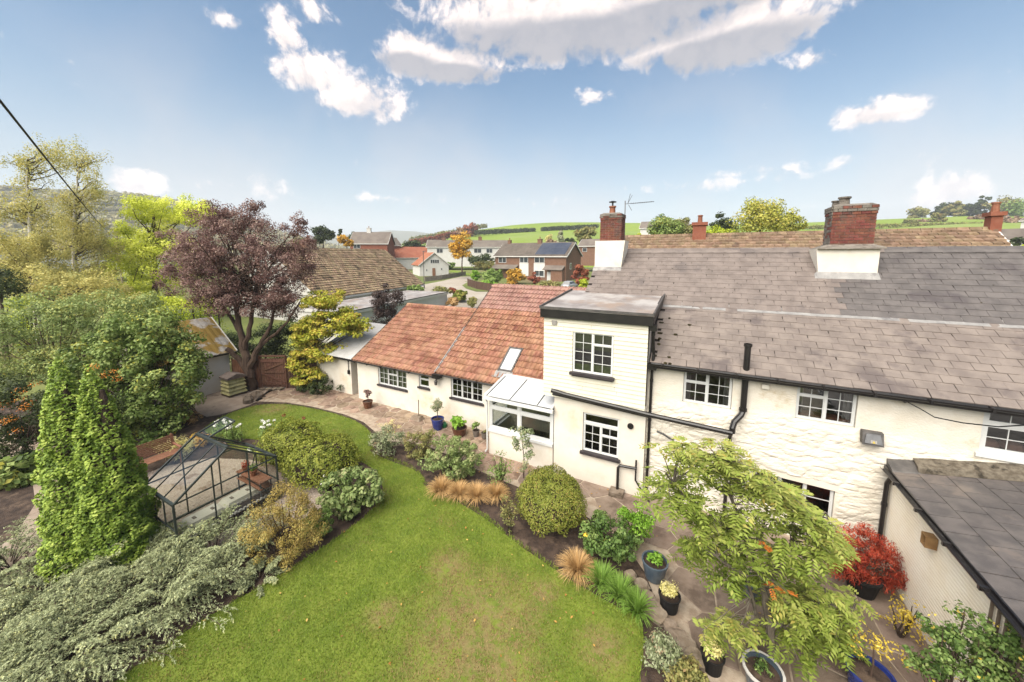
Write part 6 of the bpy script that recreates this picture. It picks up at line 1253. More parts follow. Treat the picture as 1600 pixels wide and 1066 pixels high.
# ---- spreading junipers
def juniper(label, c, r, h, seed, nb=64, mat='l_juniper'):
    c = np.array([c[0], c[1], 0.]); t = thing('juniper_shrub', label, 'shrub', tuple(c), None, 'spreading grey-green junipers'); f = Fol(seed); m = MB(); R_ = f.r; nl = 26
    for i in range(nb):
        a = R_.uniform(0, 6.2832); e = R_.uniform(.15, 1.2); o = c + np.array([math.cos(a), math.sin(a), 0]) * r * .35 * R_.random() + (0, 0, R_.uniform(.05, .3) * h); d = np.array([math.cos(a) * math.cos(e), math.sin(a) * math.cos(e), math.sin(e) * .95 * h / r]) + np.array([.12, .1, 0]); L = r * R_.uniform(.6, 1.0); side = np.array([-math.sin(a), math.cos(a), 0]); tone = R_.uniform(-.05, .25); br = []
        for k in range(13):
            q = .22 + .78 * k / 12.; p = o + d * L * q + np.array([0, 0, -.20 * L * q ** 2.2]); p[2] = max(p[2], .05); br.append(p); sl = .30 * L * (1.15 - .55 * q) * R_.uniform(.7, 1.25); sgn = 1 if k % 2 else -1
            sd_ = unit(d * R_.uniform(.7, 1.1) + side * sgn * R_.uniform(.25, .9) + np.array([0, 0, R_.uniform(-.05, .5)])); w = R_.random(nl); A = p + sd_ * (w * sl)[:, None] + np.array([0, 0, -.5 * sl]) * (w ** 2.4)[:, None] + R_.normal(0, .016, (nl, 3)) * (1.35 - w)[:, None]
            T = sd_ + np.array([0, 0, -.8]) * (w ** 2)[:, None] + R_.normal(0, .55, (nl, 3)); A[:, 2] = np.maximum(A[:, 2], .03); f.put(A, R_.normal(0, .5, (nl, 3)) + [0, 0, .8], .055, .015, np.clip(tone + .18 + .5 * w + R_.normal(0, .12, nl), 0, 1), 0., T)
        m.tube([o - (0, 0, .05)] + br[::4], [.016] + [.008] * len(br[::4]), 4)
    f.build('foliage', mat, t); m.build('stems', 'twig', t)
jl = [('grey-green juniper in the bottom left corner by the lawn edge', (120, 1030), 1.4, 1.1), ('juniper spreading along the lawn edge below the conifers', (255, 955), 1.4, 1.15), ('juniper in front of the greenhouse with long upright sprays', (340, 885), 1.3, 1.2), ('juniper tucked at the foot of the golden conifers', (210, 905), 1.2, .95),
      ('juniper at the left edge below the side path', (20, 900), 1.4, 1.05), ('juniper in the far bottom left corner', (10, 1010), 1.4, 1.0), ('juniper between the left edge and the conifers', (90, 940), 1.3, 1.0), ('lowest juniper cut by the bottom edge', (60, 1090), 1.3, .9)]
for i, (lab, p, r_, h_) in enumerate(jl): b = G(*p); juniper(lab, b + unit([b[0], b[1], 0]) * .2, r_ * 1.05, h_, 70 + i)
juniper('grey dry low juniper by the golden bush at the lawn', G(405, 905), .6, .4, 79, 26)
f = None
for i, o in enumerate(SHELF): potfol_ = Fol(75 + i); potfol_.clump(LOC[o] + (0, 0, .27), (.13, .13, .12), 120, .06, .03, .5, .2); potfol_.build('foliage', ('l_red', 'l_bush')[i], o)
# ---- island bed round the greenhouse
shrub('golden_bush', 'straw-gold fine-leaved bush in front of the greenhouse', 'shrub', (386, 514, 768, 894), 'l_gold', (.05, .02), 14000, 110, .15, seed=81, flat=1.3, stems=16, shell=.7)
shrub('hydrangea_shrub', 'pale green hydrangea bush at the lawn curve', 'shrub', (500, 604, 738, 812), 'l_hydr', (.12, .085), 3600, 60, .18, seed=82, shell=.75)
shrub('low_perennial', 'low green perennial right of the golden bush', 'plant', (470, 530, 790, 850), 'l_bush', (.08, .03), 1500, 24, .12, seed=83)
dome('azalea_dome', 'rounded olive-green shrub farther from the camera beside the greenhouse', (410, 508, 664, 738), 'l_azalea', (.075, .045), 9000, 84, 'rounded olive-green shrubs'); dome('azalea_dome', 'rounded olive-green shrub nearer the camera beside the lawn curve', (446, 562, 690, 766), 'l_azalea', (.075, .045), 9000, 85, 'rounded olive-green shrubs')
def flowers(name, label, cat, pixs, zt, fm, n, L, stemn=1, leafm='l_bush', spread=.3, seed=1):
    b = np.mean([G(*p) for p in pixs], 0); t = thing(name, label, cat, tuple(b)); f = Fol(seed); g = Fol(seed + 100); m = MB()
    for p in pixs:
        q = G(*p); h = zt * rng.uniform(.8, 1.15); m.tube([q, q + (rng.normal(0, .05), rng.normal(0, .05), h)], .008, 4); f.clump(q + (0, 0, h), (L * 1.6, L * 1.6, L * 1.1), n, L, L * .8, .5, .3, .8); g.clump(q + (0, 0, h * .5), (spread * .6, spread * .6, h * .4), 90, .1, .03, .5, .2)
    f.build('flower_heads', fm, t)['kind'] = 'stuff'; g.build('foliage', leafm, t); m.build('stems', 'strap' if 'strap' in M else 'twig', t)
flowers('white_phlox', 'white flowering phlox behind the greenhouse vent', 'flowers', [(344 + rng.uniform(-6, 90), 700 - rng.uniform(0, 14)) for _ in range(26)], .85, 'l_white', 26, .045, seed=91)
flowers('white_flowers', 'white flowers at the gravel edge below the rounded shrubs', 'flowers', [(505 + rng.uniform(-4, 14), 768 + rng.uniform(-14, 6)) for _ in range(9)], .5, 'l_white', 20, .04, seed=92)
shrub('cream_leaf_plant', 'cream variegated grassy plant behind the bench', 'plant', (252, 312, 684, 716), 'l_pale', (.24, .02), 900, 20, .2, seed=93); shrub('yellow_leaf_plant', 'yellow-leaved low plant behind the greenhouse ridge', 'plant', (298, 332, 676, 700), 'l_autumn', (.1, .05), 700, 14, .15, seed=94)
shrub('ground_plants', 'low green plants between bench and path', 'plant', (205, 262, 676, 702), 'l_bush', (.1, .06), 1300, 20, .18, seed=95); shrub('fern_tuft', 'brown-tipped tuft at the foot of the hazel shrub', 'plant', (284, 322, 645, 662), 'l_tan', (.22, .03), 260, 10, .2, seed=96)
# seed heads above the far dome
flowers('dark_seedheads', 'two dark seed heads standing over the rounded shrubs', 'plant', [(448, 706), (478, 708)], 1.5, 'l_russet', 40, .05, seed=97)
# ---- border by the patio
shrub('mixed_perennials', 'mixed grey-green and russet low perennials at the lawn bend', 'plant', (576, 640, 668, 720), 'l_grey', (.09, .035), 2600, 40, .16, seed=101); shrub('mixed_perennials', 'russet and green perennials beside the round border shrub', 'plant', (625, 690, 672, 724), 'l_olive', (.09, .035), 2600, 40, .16, seed=102)
shrub('airy_plant', 'pale airy plant above the perennials near the path', 'plant', (590, 632, 658, 684), 'l_pale', (.06, .02), 500, 14, .14, seed=103); shrub('border_shrub', 'round grey-green leafy shrub at the lawn corner', 'shrub', (662, 758, 690, 756), 'l_hydr', (.10, .045), 6500, 90, .17, seed=104, shell=.75)
def tuft(label, pix, r, h, n, mat, seed, group=None, name='grass_tuft', w=.008, arch=.9, cat='grass', L=None):
    b = G(*pix); t = thing(name, label, cat, tuple(b), None, group); rr = np.random.default_rng(seed); V = []; cv = []; seg = 4
    a = rr.uniform(0, 6.283, n); e = rr.random(n) ** .7; hh = h * rr.uniform(.6, 1.1, n); out = r * (.25 + .9 * e); ww = w * rr.uniform(.7, 1.3, n); D_ = np.stack([np.cos(a), np.sin(a), 0 * a], 1); Tn = np.stack([-np.sin(a), np.cos(a), 0 * a], 1); O = b + D_ * (r * .15 * rr.random(n))[:, None]
    q = []
    for k in range(seg + 1): s_ = k / seg; q.append((O + D_ * (out * s_ ** 1.3)[:, None] + np.array([0, 0, 1]) * (hh * (1.75 * s_ - arch * 1.15 * e * s_ ** 2.2 - .25 * s_ ** 2))[:, None], Tn * (ww * (1 - .85 * s_))[:, None]))
    for k in range(seg): V.append(np.stack([q[k][0] - q[k][1], q[k][0] + q[k][1], q[k + 1][0] + q[k + 1][1], q[k + 1][0] - q[k + 1][1]], 1)); cv.append(rr.normal(.3 + .12 * k, .18, n))
    V = np.concatenate(V).reshape(-1, 3); V[:, 2] = np.maximum(V[:, 2], .02); fast_mesh('blades', V - LOC[t], 4, np.clip(np.concatenate(cv), 0, 1), mat, t); MB().lathe([(r * .22, 0), (r * .16, .06), (0, .08)], tuple(b), 8).build('crown_base', mat, t)
for i, (p, r_, lab) in enumerate(((( 690, 772), .5, 'leftmost tan grass tuft below the round border shrub'), ((718, 778), .5, 'second tan grass tuft from the left at the lawn edge'), ((745, 782), .5, 'third tan grass tuft from the left at the lawn edge'), ((775, 780), .45, 'tan grass tuft nearest the wispy seedlings'), ((902, 898), .5, 'tan grass tuft beside the green strap leaves'))): tuft(lab, p, r_, .42, 620, 'l_tan', 110 + i, 'tan grass tufts along the border')
for i, (p, r_, lab) in enumerate((((940, 918), .45, 'upper green strap-leaved clump at the lawn edge'), ((968, 938), .45, 'middle green strap-leaved clump at the lawn edge'), ((995, 962), .4, 'lowest green strap-leaved clump by the edging stone'))): tuft(lab, p, r_, .42, 230, 'l_strap', 120 + i, 'green strap-leaved clumps', 'daylily_clump', .016, .8, 'plant')
shrub('wispy_plants', 'thin wispy seedlings beside the standard camellia', 'plant', (758, 806, 700, 776), 'l_bush', (.07, .03), 900, 40, .16, seed=131, stems=12, shell=.1); shrub('low_weeds', 'sparse low green plants on the bare soil by the box ball', 'plant', (772, 812, 770, 842), 'l_olive', (.05, .03), 900, 40, .1, seed=132, shell=.1)
dome('box_ball', 'large clipped round box bush with browned patches', (804, 916, 740, 852), 'l_box', (.05, .03), 17000, 133, bump=.15); 
cb = G(818, 748); t = thing('camellia_standard', 'slender small evergreen tree standing before the conservatory', 'tree', tuple(cb)); f = Fol(134); cdp = dep(cb)
for (x_, y_, rx, ry, nc, nl) in ((815, 675, 22, 20, 16, 420), (825, 700, 18, 22, 14, 330), (808, 695, 14, 16, 8, 180), (820, 728, 10, 14, 6, 90)): c, r_ = px(x_, y_, rx, ry, cdp - .1); f.blob(c, r_, nc, .13, nl, .085, .045, .55, .2, .15, .4, .2, .3)
f.build('crown', 'l_camellia', t); m = MB(); limb(m, [cb, at(819, 720, cdp), at(816, 680, cdp - .1)], .025, .012, 6, .01); m.build('trunk', 'bark', t)
shrub('dahlia_bush', 'dark leafed dahlia clump with a few yellow flowers', 'plant', (905, 1005, 800, 895), 'l_rose', (.085, .05), 3600, 46, .17, seed=135); shrub('tall_fresh_plant', 'tall fresh green plant beside the grey-blue pot', 'plant', (958, 1026, 780, 868), 'l_fresh', (.09, .045), 1700, 30, .15, seed=136, shell=.3)
flowers('yellow_dahlias', 'bright yellow dahlia flowers by the tan grass', 'flowers', [(914, 870), (945, 876)], .55, 'l_yflower', 40, .04, seed=137, leafm='l_rose', spread=.1)
shrub('corner_perennials', 'silvery mixed perennials in the corner bed at the bottom', 'plant', (1006, 1060, 985, 1066), 'l_grey', (.06, .03), 2400, 40, .13, seed=138); shrub('corner_herbs', 'green and dark herbs at the bottom of the corner bed', 'plant', (1040, 1100, 1030, 1100), 'l_olive', (.07, .04), 1800, 30, .13, seed=139)
# edging stones
for i, (x_, y_, s_) in enumerate(((985, 905, .16), (1003, 920, .18), (1018, 955, .26), (1030, 968, .22), (1012, 938, .16), (1060, 1000, .2), (1072, 1014, .24), (1085, 1035, .22), (1048, 985, .15))):
    b = G(x_, y_); V = []; k = 9
    for (zz, sc) in ((0, 1.), (.09, 1.08), (.17, .8)): V += [(b[0] + s_ * sc * rng.uniform(.82, 1.12) * math.cos(a), b[1] + s_ * sc * .75 * rng.uniform(.82, 1.12) * math.sin(a), .01 + zz * (1 + rng.normal(0, .08))) for a in np.linspace(0, 6.283, k, endpoint=False)]
    tag(MB().add(V, [(j * k + q, j * k + (q + 1) % k, (j + 1) * k + (q + 1) % k, (j + 1) * k + q) for j in range(2) for q in range(k)] + [tuple(range(2 * k, 3 * k))]).build('edging_stone', 'edge_stone', base=b), ['edging stone %s of the right-hand border' % w for w in ('at the upper end', 'just below the upper end', 'largest, beside the lowest strap leaves', 'touching the largest stone on its lower side', 'between the strap leaves and the patio', 'at the top of the corner bed', 'second in the corner bed', 'lowest in the corner bed', 'small, between border and corner bed')][i], 'stone', 'stones edging the border')
# rough stones edging the lawn by the grit path
for i, (x_, y_, s_, lab) in enumerate(((402, 622, .3, 'rough boulder at the lawn corner by the gate'), (388, 630, .22, 'rough stone left of the lawn corner boulder'))):
    b = G(x_, y_); V = []; k = 9
    for (zz, sc) in ((0, 1.), (.2, 1.1), (.42, .6)): V += [(b[0] + s_ * sc * rng.uniform(.75, 1.15) * math.cos(a), b[1] + s_ * sc * rng.uniform(.75, 1.15) * math.sin(a), .01 + zz * rng.uniform(.85, 1.1)) for a in np.linspace(0, 6.283, k, endpoint=False)]
    tag(MB().add(V, [(j * k + q, j * k + (q + 1) % k, (j + 1) * k + (q + 1) % k, (j + 1) * k + q) for j in range(2) for q in range(k)] + [tuple(range(2 * k, 3 * k))]).build('rough_stone', 'edge_stone', base=b), lab, 'stone')
# ---- pots
def pot(label, pix, r, h, mat, soil=True, taper=.72, name='potted_plant', z=.02, n=20):
    b = G(*pix, z); t = thing(name, label, 'potted plant', tuple(b)); MB().lathe([(.0, 0), (r * taper, 0), (r * .9, h * .55), (r, h * .9), (r * 1.06, h * .92), (r * 1.06, h), (r * .94, h), (r * .92, h * .82), (0, h * .80)], tuple(b), n).build('pot', mat, t); MB().lathe([(0, h * .83), (r * .9, h * .825)], tuple(b), n).build('soil', 'soil', t); return t, b
def potfol(t, b, h0, rad, mat, leaf, nl, nc, cr, seed, stem=None, part='foliage', shell=.4, upb=.5, bark='bark'):
    f = Fol(seed); c = b + (0, 0, h0); f.blob(c, rad, nc, cr, nl, leaf[0], leaf[1], .5, .18, .16, upb, .1, shell, b[2] + .1); f.build(part, mat, t)
    if stem: m = MB(); limb(m, [b + (0, 0, .1), b + (.02, .01, h0 * .6), c], stem, stem * .5, 6, .01); m.build('stem', bark, t)
t, b = pot('brown glazed pot with purplish shrub at the wing corner', (575, 637), .24, .36, 'brown_glaze'); potfol(t, b, .85, (.24, .24, .3), 'l_purple', (.07, .04), 500, 14, .12, 141, .02)
t, b = pot('blue glazed pot with a small round-headed tree by the wing wall', (684, 670), .28, .5, 'blue_glaze'); potfol(t, b, 1.12, (.3, .3, .34), 'l_grey', (.06, .035), 1500, 26, .14, 142, .025)
t, b = pot('brown glazed pot with bright green hydrangea by the wing wall', (718, 680), .32, .36, 'brown_glaze'); potfol(t, b, .62, (.38, .38, .26), 'l_fresh', (.14, .1), 460, 20, .15, 143, .02)
t, b = pot('small grey pot with green plant left of the conservatory', (744, 682), .15, .28, 'grey_pot'); potfol(t, b, .5, (.2, .2, .2), 'l_bush', (.1, .07), 160, 10, .12, 144, .012)
t, b = pot('smallest pale pot tight against the conservatory', (757, 685), .14, .26, 'grey_pot'); potfol(t, b, .32, (.1, .1, .08), 'l_olive', (.06, .04), 60, 5, .06, 145, .008)
t, b = pot('grey-blue glazed pot beside the dahlias', (1022, 902), .29, .46, 'slate_blue_glaze', taper=.7); potfol(t, b, .52, (.2, .2, .14), 'l_fresh', (.09, .05), 220, 12, .12, 146, .01)
t, b = pot('black pot with pale variegated plant on the patio', (1045, 950), .22, .34, 'black_matt', taper=.82); potfol(t, b, .5, (.22, .22, .18), 'l_pale', (.045, .025), 900, 22, .1, 147, .01)
t, b = pot('small black pot behind the box ball', (934, 826), .18, .3, 'black_matt'); potfol(t, b, .42, (.22, .22, .16), 'l_bush', (.07, .04), 300, 12, .1, 148, .01)
t, b = pot('black pot with yellow-green plant at the bottom edge', (1112, 1044), .2, .32, 'black_matt', taper=.82); potfol(t, b, .48, (.2, .2, .14), 'l_pale', (.05, .03), 500, 14, .1, 149, .01)
t, b = pot('white-rimmed dark pot at the foot of the foreground tree', (1190, 1072), .3, .34, 'slate_blue_glaze', taper=.8); MB().lathe([(.29, .33), (.335, .33), (.335, .365), (.29, .365)], tuple(b), 20).build('rim', 'white_pot', t); potfol(t, b, .36, (.2, .2, .1), 'l_rose', (.06, .03), 160, 8, .08, 150, .01)
t, b = pot('bright blue glazed pot with thin sapling at the bottom right', (1356, 1082), .33, .42, 'blue_glaze', taper=.8); potfol(t, b, 1.0, (.5, .5, .25), 'l_yellow', (.055, .03), 260, 22, .14, 151, .02)
t, b = pot('grey-blue pot half hidden under the foreground tree', (1172, 930), .22, .4, 'slate_blue_glaze'); potfol(t, b, .5, (.2, .2, .12), 'l_rose', (.08, .05), 120, 8, .1, 152, .01)
wb = G(694, 668); wt = thing('watering_can', 'small green watering can beside the blue pot', 'watering can', tuple(wb)); MB().lathe([(.0, 0), (.12, 0), (.12, .2), (.08, .25), (.03, .26)], tuple(wb), 14).build('body', 'green_plastic', wt); MB().tube([wb + (.1, -.02, .06), wb + (.24, -.05, .26)], [.025, .015], 8).build('spout', 'green_plastic', wt); MB().tube([wb + (-.1, 0, .2), wb + (-.12, 0, .32), wb + (0, 0, .36), wb + (.06, 0, .25)], .012, 6).build('handle', 'green_plastic', wt)
sb = G(652, 656); stn = thing('parasol_base', 'stone block with a thin upright stick by the wing wall', 'stone block', tuple(sb)); MB().hexa([sb + (-.3, -.2, .02), sb + (.3, -.2, .02), sb + (.3, .2, .02), sb + (-.3, .2, .02)], [sb + (-.22, -.13, .2), sb + (.22, -.13, .2), sb + (.22, .13, .2), sb + (-.22, .13, .2)]).build('block', 'edge_stone', stn); MB().tube([sb + (.05, .05, .18), sb + (.02, .1, .95)], .022, 6).build('stick', 'wood_grey', stn)
# ---- Japanese maple by the gate, ground shrub below it
tree('japanese_maple', 'yellow and orange tinted maple over the store roof', (468, 606), 21.2, [(522, 500, 56, 26, 60, 6500), (480, 520, 36, 28, 40, 4000), (505, 468, 44, 22, 36, 3200), (474, 566, 26, 28, 28, 2800), (552, 508, 32, 20, 24, 2200), (500, 548, 46, 20, 30, 2800), (482, 590, 36, 18, 20, 1800)], 'l_maple', (.15, .10), .42, 161, .1, z0=0, tops=[(478, 560), (498, 520)], upb=.9, flat=.45)
shrub('dark_groundcover', 'dark green low shrub under the maple by the store wall', 'shrub', (462, 540, 590, 622), 'l_dark', (.1, .06), 2200, 26, .22, seed=162)
tree('dark_viburnum', 'dark purple-brown round bush behind the pale store roof', (608, 520), 28, [(607, 470, 30, 34, 40, 5200), (605, 500, 32, 20, 20, 2200)], 'l_russet', (.13, .07), .4, 163, .1, cat='shrub', z0=0, tops=[(607, 500)])
M['l_russet2'] = leafmat('l_russet2', [(58, 46, 44), (86, 70, 66), (112, 94, 86)])
bpy.data.objects['dark_viburnum'].children[0].data.materials[0] = M['l_russet2']
# ---- foreground tree with feathery leaves
tb_ = G(1207, 1066); td = dep(tb_) + .15
ft = thing('foreground_tree', 'foreground tree with feathery yellow-green leaves over the patio', 'tree', tuple(tb_)); f = Fol(171); fo = Fol(172); m = MB(); Q = lambda x_, y_, o=0.: at(x_, y_, td + o)
limb(m, [tb_ - (0, 0, .05), Q(1205, 1030), Q(1202, 980), Q(1196, 930), Q(1180, 880), Q(1165, 840), Q(1140, 770), Q(1125, 720)], .085, .02, 8, .012); limb(m, [Q(1202, 985), Q(1180, 960), Q(1168, 900, -.3), Q(1120, 870, -.4)], .04, .015, 6, .015); limb(m, [Q(1196, 930), Q(1215, 880, .2), Q(1245, 830, .3), Q(1290, 800, .3)], .05, .015, 6, .015); limb(m, [Q(1203, 985), Q(1240, 960, -.2), Q(1290, 940, -.3), Q(1330, 960, -.3)], .04, .012, 6, .015); limb(m, [Q(1165, 840), Q(1090, 800, -.1), Q(1040, 740, 0)], .035, .012, 6, .015); limb(m, [Q(1175, 870), Q(1200, 800, .5), Q(1180, 740, .5)], .035, .012, 6, .015)
NODES = np.array([v for i, v in enumerate(m.v) if i % 8 == 0]); NODES = NODES[NODES[:, 2] > 1.0]
def rosette(c, s_, cvm, orange=False):
    r_ = f.r; n = r_.integers(4, 7)
    for i in range(n):
        a = r_.uniform(0, 6.283); e = r_.uniform(-.35, .45); d = np.array([math.cos(a) * math.cos(e), math.sin(a) * math.cos(e), math.sin(e)]); L = s_ * r_.uniform(.8, 1.2); k = 5; side = np.array([-math.sin(a), math.cos(a), 0]); upn = np.cross(d, side) * -1
        if upn[2] < 0: upn = -upn
        tt = np.repeat(np.linspace(.25, 1, k), 2); sg = np.tile([1, -1], k); Pm = c + d * (tt * L)[:, None] + np.array([0, 0, -.35 * L]) * (tt ** 2)[:, None]; T = side * sg[:, None] * .9 + d * .6 + np.array([0, 0, -.25]); ll = s_ * .52 * np.interp(tt, [.2, .5, 1], [.8, 1, .75])
        (fo if orange else f).put(Pm + nrm(T) * (ll * .5)[:, None], np.tile(upn, (2 * k, 1)) + r_.normal(0, .15, (2 * k, 3)), ll, ll * .36, r_.normal(cvm, .12, 2 * k), 0., T)
    nd = NODES[np.argmin(np.linalg.norm(NODES - c, axis=1))]; md = (nd + c) / 2 + r_.normal(0, .04, 3) + (0, 0, .05); m.tube([nd, md, c], [.012, .008, .004], 4)
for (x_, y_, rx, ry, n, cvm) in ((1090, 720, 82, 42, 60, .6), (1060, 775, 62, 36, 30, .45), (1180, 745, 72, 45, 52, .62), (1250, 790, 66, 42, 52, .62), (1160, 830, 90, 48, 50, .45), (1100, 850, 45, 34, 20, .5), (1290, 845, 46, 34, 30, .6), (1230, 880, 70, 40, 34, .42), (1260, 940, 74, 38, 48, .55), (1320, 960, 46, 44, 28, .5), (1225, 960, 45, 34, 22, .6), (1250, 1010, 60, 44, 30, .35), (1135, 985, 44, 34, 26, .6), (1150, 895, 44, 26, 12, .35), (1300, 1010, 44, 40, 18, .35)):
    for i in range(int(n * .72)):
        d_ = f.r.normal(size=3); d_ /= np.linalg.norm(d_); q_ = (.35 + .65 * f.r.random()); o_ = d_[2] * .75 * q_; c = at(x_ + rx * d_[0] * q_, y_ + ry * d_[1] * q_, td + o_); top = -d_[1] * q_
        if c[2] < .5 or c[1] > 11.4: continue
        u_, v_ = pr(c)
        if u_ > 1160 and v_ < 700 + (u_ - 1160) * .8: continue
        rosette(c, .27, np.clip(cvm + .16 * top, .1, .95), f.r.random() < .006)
for (x_, y_) in ((1203, 916), (1228, 924), (1192, 852)): rosette(Q(x_, y_, -.5), .13, .6, True)
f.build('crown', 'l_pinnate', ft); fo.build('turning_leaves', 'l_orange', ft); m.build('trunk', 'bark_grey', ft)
# ---- red laceleaf maple
rb_ = G(1345, 925); rd = dep(rb_); rt_ = thing('red_lace_maple', 'red weeping lace-leaf maple against the cottage wall', 'shrub', tuple(rb_)); f = Fol(181); m = MB()
for (x_, y_, rx, ry, n, nl) in ((1345, 850, 46, 30, 60, 3600), (1380, 890, 36, 46, 60, 3400), (1330, 890, 36, 30, 40, 1800), (1398, 930, 24, 30, 34, 1500), (1365, 930, 30, 26, 26, 1100), (1312, 870, 20, 30, 20, 700)):
    c, r_ = px(x_, y_, rx, ry, rd, .8); e_ = f.blob(c, r_, n, .16, nl, .11, .014, .5, .2, .16, .3, 1.6, .5, .3)
    for e in e_[::4]: limb(m, [rb_ + (0, 0, .5), (rb_ + e) / 2 + (0, 0, .35), e], .02, .006, 5, .02)
f.build('foliage', 'l_red', rt_); limb(m, [rb_, rb_ + (0, 0, .6)], .05, .04, 6, .01); m.build('trunk', 'bark_grey', rt_)
rp_ = thing('planter_tub', 'dark round tub holding the red maple', 'planter', tuple(rb_ + (0, 0, .02)))
MB().lathe([(.0, 0), (.24, 0), (.33, .4), (.35, .4), (.35, .45), (.30, .45), (.29, .38), (0, .37)], tuple(rb_ + (0, 0, .02)), 18).build('tub', 'black_matt', rp_); MB().lathe([(0, .385), (.28, .38)], tuple(rb_ + (0, 0, .02)), 18).build('soil', 'soil', rp_)
# ---- rose and trellis, bottom right
rs = np.array([3.75, 7.5, 0.]); t = thing('rose_bush', 'green rose bush with yellowing leaves in the bottom right corner', 'shrub', tuple(rs)); f = Fol(191); g = Fol(192); m = MB()
for (x_, y_, rx, ry, n, nl, dd) in ((1510, 1030, 66, 50, 50, 2400, 5.7), (1470, 985, 34, 30, 16, 420, 5.9), (1570, 1010, 46, 50, 34, 1500, 5.4), (1440, 1040, 30, 24, 14, 360, 6.), (1505, 955, 20, 18, 6, 90, 5.8), (1550, 1060, 60, 40, 24, 1000, 5.4)):
    c, r_ = px(x_, y_, rx, ry, dd, .7); e_ = f.blob(c, r_, n, .11, nl, .062, .042, .5, .18, .15, .5, .1, .3); g.blob(c, r_, 4, .08, 14, .05, .04, .5)
    for e in e_[::3]: limb(m, [rs, (rs + e) / 2 + (0, 0, .2), e], .014, .005, 5, .02)
f.build('foliage', 'l_rose', t); g.build('yellow_leaves', 'l_yellow', t); m.build('stems', 'twig', t)
t, b = None, None
shrub('yellow_sapling', 'thin yellow-green twiggy sapling between red maple and rose bush', 'shrub', (1370, 1440, 930, 1010), 'l_yellow', (.05, .03), 500, 30, .12, seed=193, shell=.1)
tl = thing('trellis', 'weathered wooden trellis leaning on the lean-to wall', 'trellis', (4.37, 7.6, 0))
ty = [CAM + ray(x_, y_) * (4.36 / ray(x_, y_)[0]) for x_, y_ in ((1553, 922), (1600, 965))]; y_a = ty[0][1]
for i in range(7): Y = y_a - i * .16; MB().bar((4.37, Y, .02), (4.37, Y, ty[0][2] - .02 * i), .03, .035, rng.random()).build('upright', 'wood_grey', tl)
for i in range(8): z_ = .25 + i * .22; MB().bar((4.345, y_a + .03, z_), (4.345, y_a - 1.0, z_), .02, .03, rng.random()).build('slat', 'wood_grey', tl)
MB().bar((4.37, y_a + .04, ty[0][2] + .01), (4.37, y_a - 1.02, ty[0][2] - .1), .05, .04).build('top_rail', 'wood_grey', tl)
# ---- background trees and bushes
def btree(name, label, x_, yt, yb, rx, dd, mat, seed, n=1800, nc=26, leaf=None, trunk=None, cat='tree', group=None, low=.2, shell=.45, cone=False):
    L = dd * .0062 if leaf is None else leaf; h_ = yb - yt; hb = h_ * low; blobs = [(x_, yt + (h_ - hb) * .5, rx, (h_ - hb) * .5, nc, n)]
    if cone: blobs = [(x_, yt + h_ * .78, rx, h_ * .2, nc // 2, n // 2), (x_, yt + h_ * .5, rx * .72, h_ * .2, nc // 3, n // 3), (x_, yt + h_ * .2, rx * .35, h_ * .2, nc // 5, n // 5)]
    b = at(x_, yb, dd); return tree(name, label, (x_, yb), dd, blobs, mat, (L, L * .65), rx * dd / F * .32, seed, max(.06, rx * dd / F * .05) if trunk is None else trunk, cat=cat, group=group, z0=b[2], tops=[(x_, yt + h_ * .45)], shell=shell)
btree('autumn_tree', 'golden yellow autumn tree beside the white gabled house', 722, 362, 424, 25, 84, 'l_autumn', 201, 3000, 40, low=.22); btree('bare_tree', 'thin bare-topped tree rising over the golden one', 722, 346, 380, 14, 85, 'l_dead', 202, 260, 20, shell=.1, low=.1)
btree('round_bush', 'large round green bush at the street corner', 771, 416, 447, 18, 72, 'l_bush', 203, 2200, 30, cat='shrub', low=.0); btree('round_bush', 'lime green bush at the end of the brown fence', 743, 418, 440, 9, 73, 'l_fresh', 204, 900, 16, cat='shrub', low=0); btree('round_bush', 'clipped green mound by the drive', 720, 450, 470, 13, 52, 'l_box', 205, 1500, 20, cat='shrub', low=0)
btree('golden_shrub', 'golden shrub in the brick houses front garden', 806, 420, 446, 17, 74, 'l_autumn', 206, 1800, 26, cat='shrub', low=0); btree('russet_shrub', 'russet shrub below the white panel of the brick houses', 836, 424, 446, 11, 74, 'l_russet', 207, 1000, 18, cat='shrub', low=0); btree('russet_tree', 'red-brown shrub left of the white chimney base', 908, 410, 448, 15, 60, 'l_russet', 208, 1700, 26, cat='shrub', low=0); btree('lime_shrub', 'lime shrub at the left foot of the cottage gable', 912, 430, 456, 10, 50, 'l_lime', 209, 900, 14, cat='shrub', low=0); btree('garden_hedge', 'low mixed planting before the brick houses', 860, 440, 452, 26, 66, 'l_olive', 210, 1600, 24, cat='shrub', low=0)
btree('conifer_tree', 'broad green tree beyond the mottled roof', 505, 349, 388, 21, 95, 'l_dark', 211, 2600, 36, low=.05); btree('yellow_bush', 'yellow bush right of the broad green tree', 542, 366, 388, 14, 90, 'l_autumn', 212, 1200, 20, cat='shrub', low=0); btree('dark_tree', 'dark tree behind the red brick house', 558, 361, 384, 16, 130, 'l_dark', 213, 1400, 22, low=0); btree('spindly_pine', 'spindly dark pine right of the broad green tree', 529, 354, 386, 6, 110, 'l_dark', 214, 300, 8, low=.4)
btree('green_tree', 'green tree filling the gap right of the purple tree', 478, 366, 400, 20, 90, 'l_olive', 215, 1600, 24, low=0); btree('yellow_low_tree', 'yellow-green tree behind the red brick roofs', 590, 370, 388, 22, 140, 'l_pale', 216, 1000, 18, low=0)
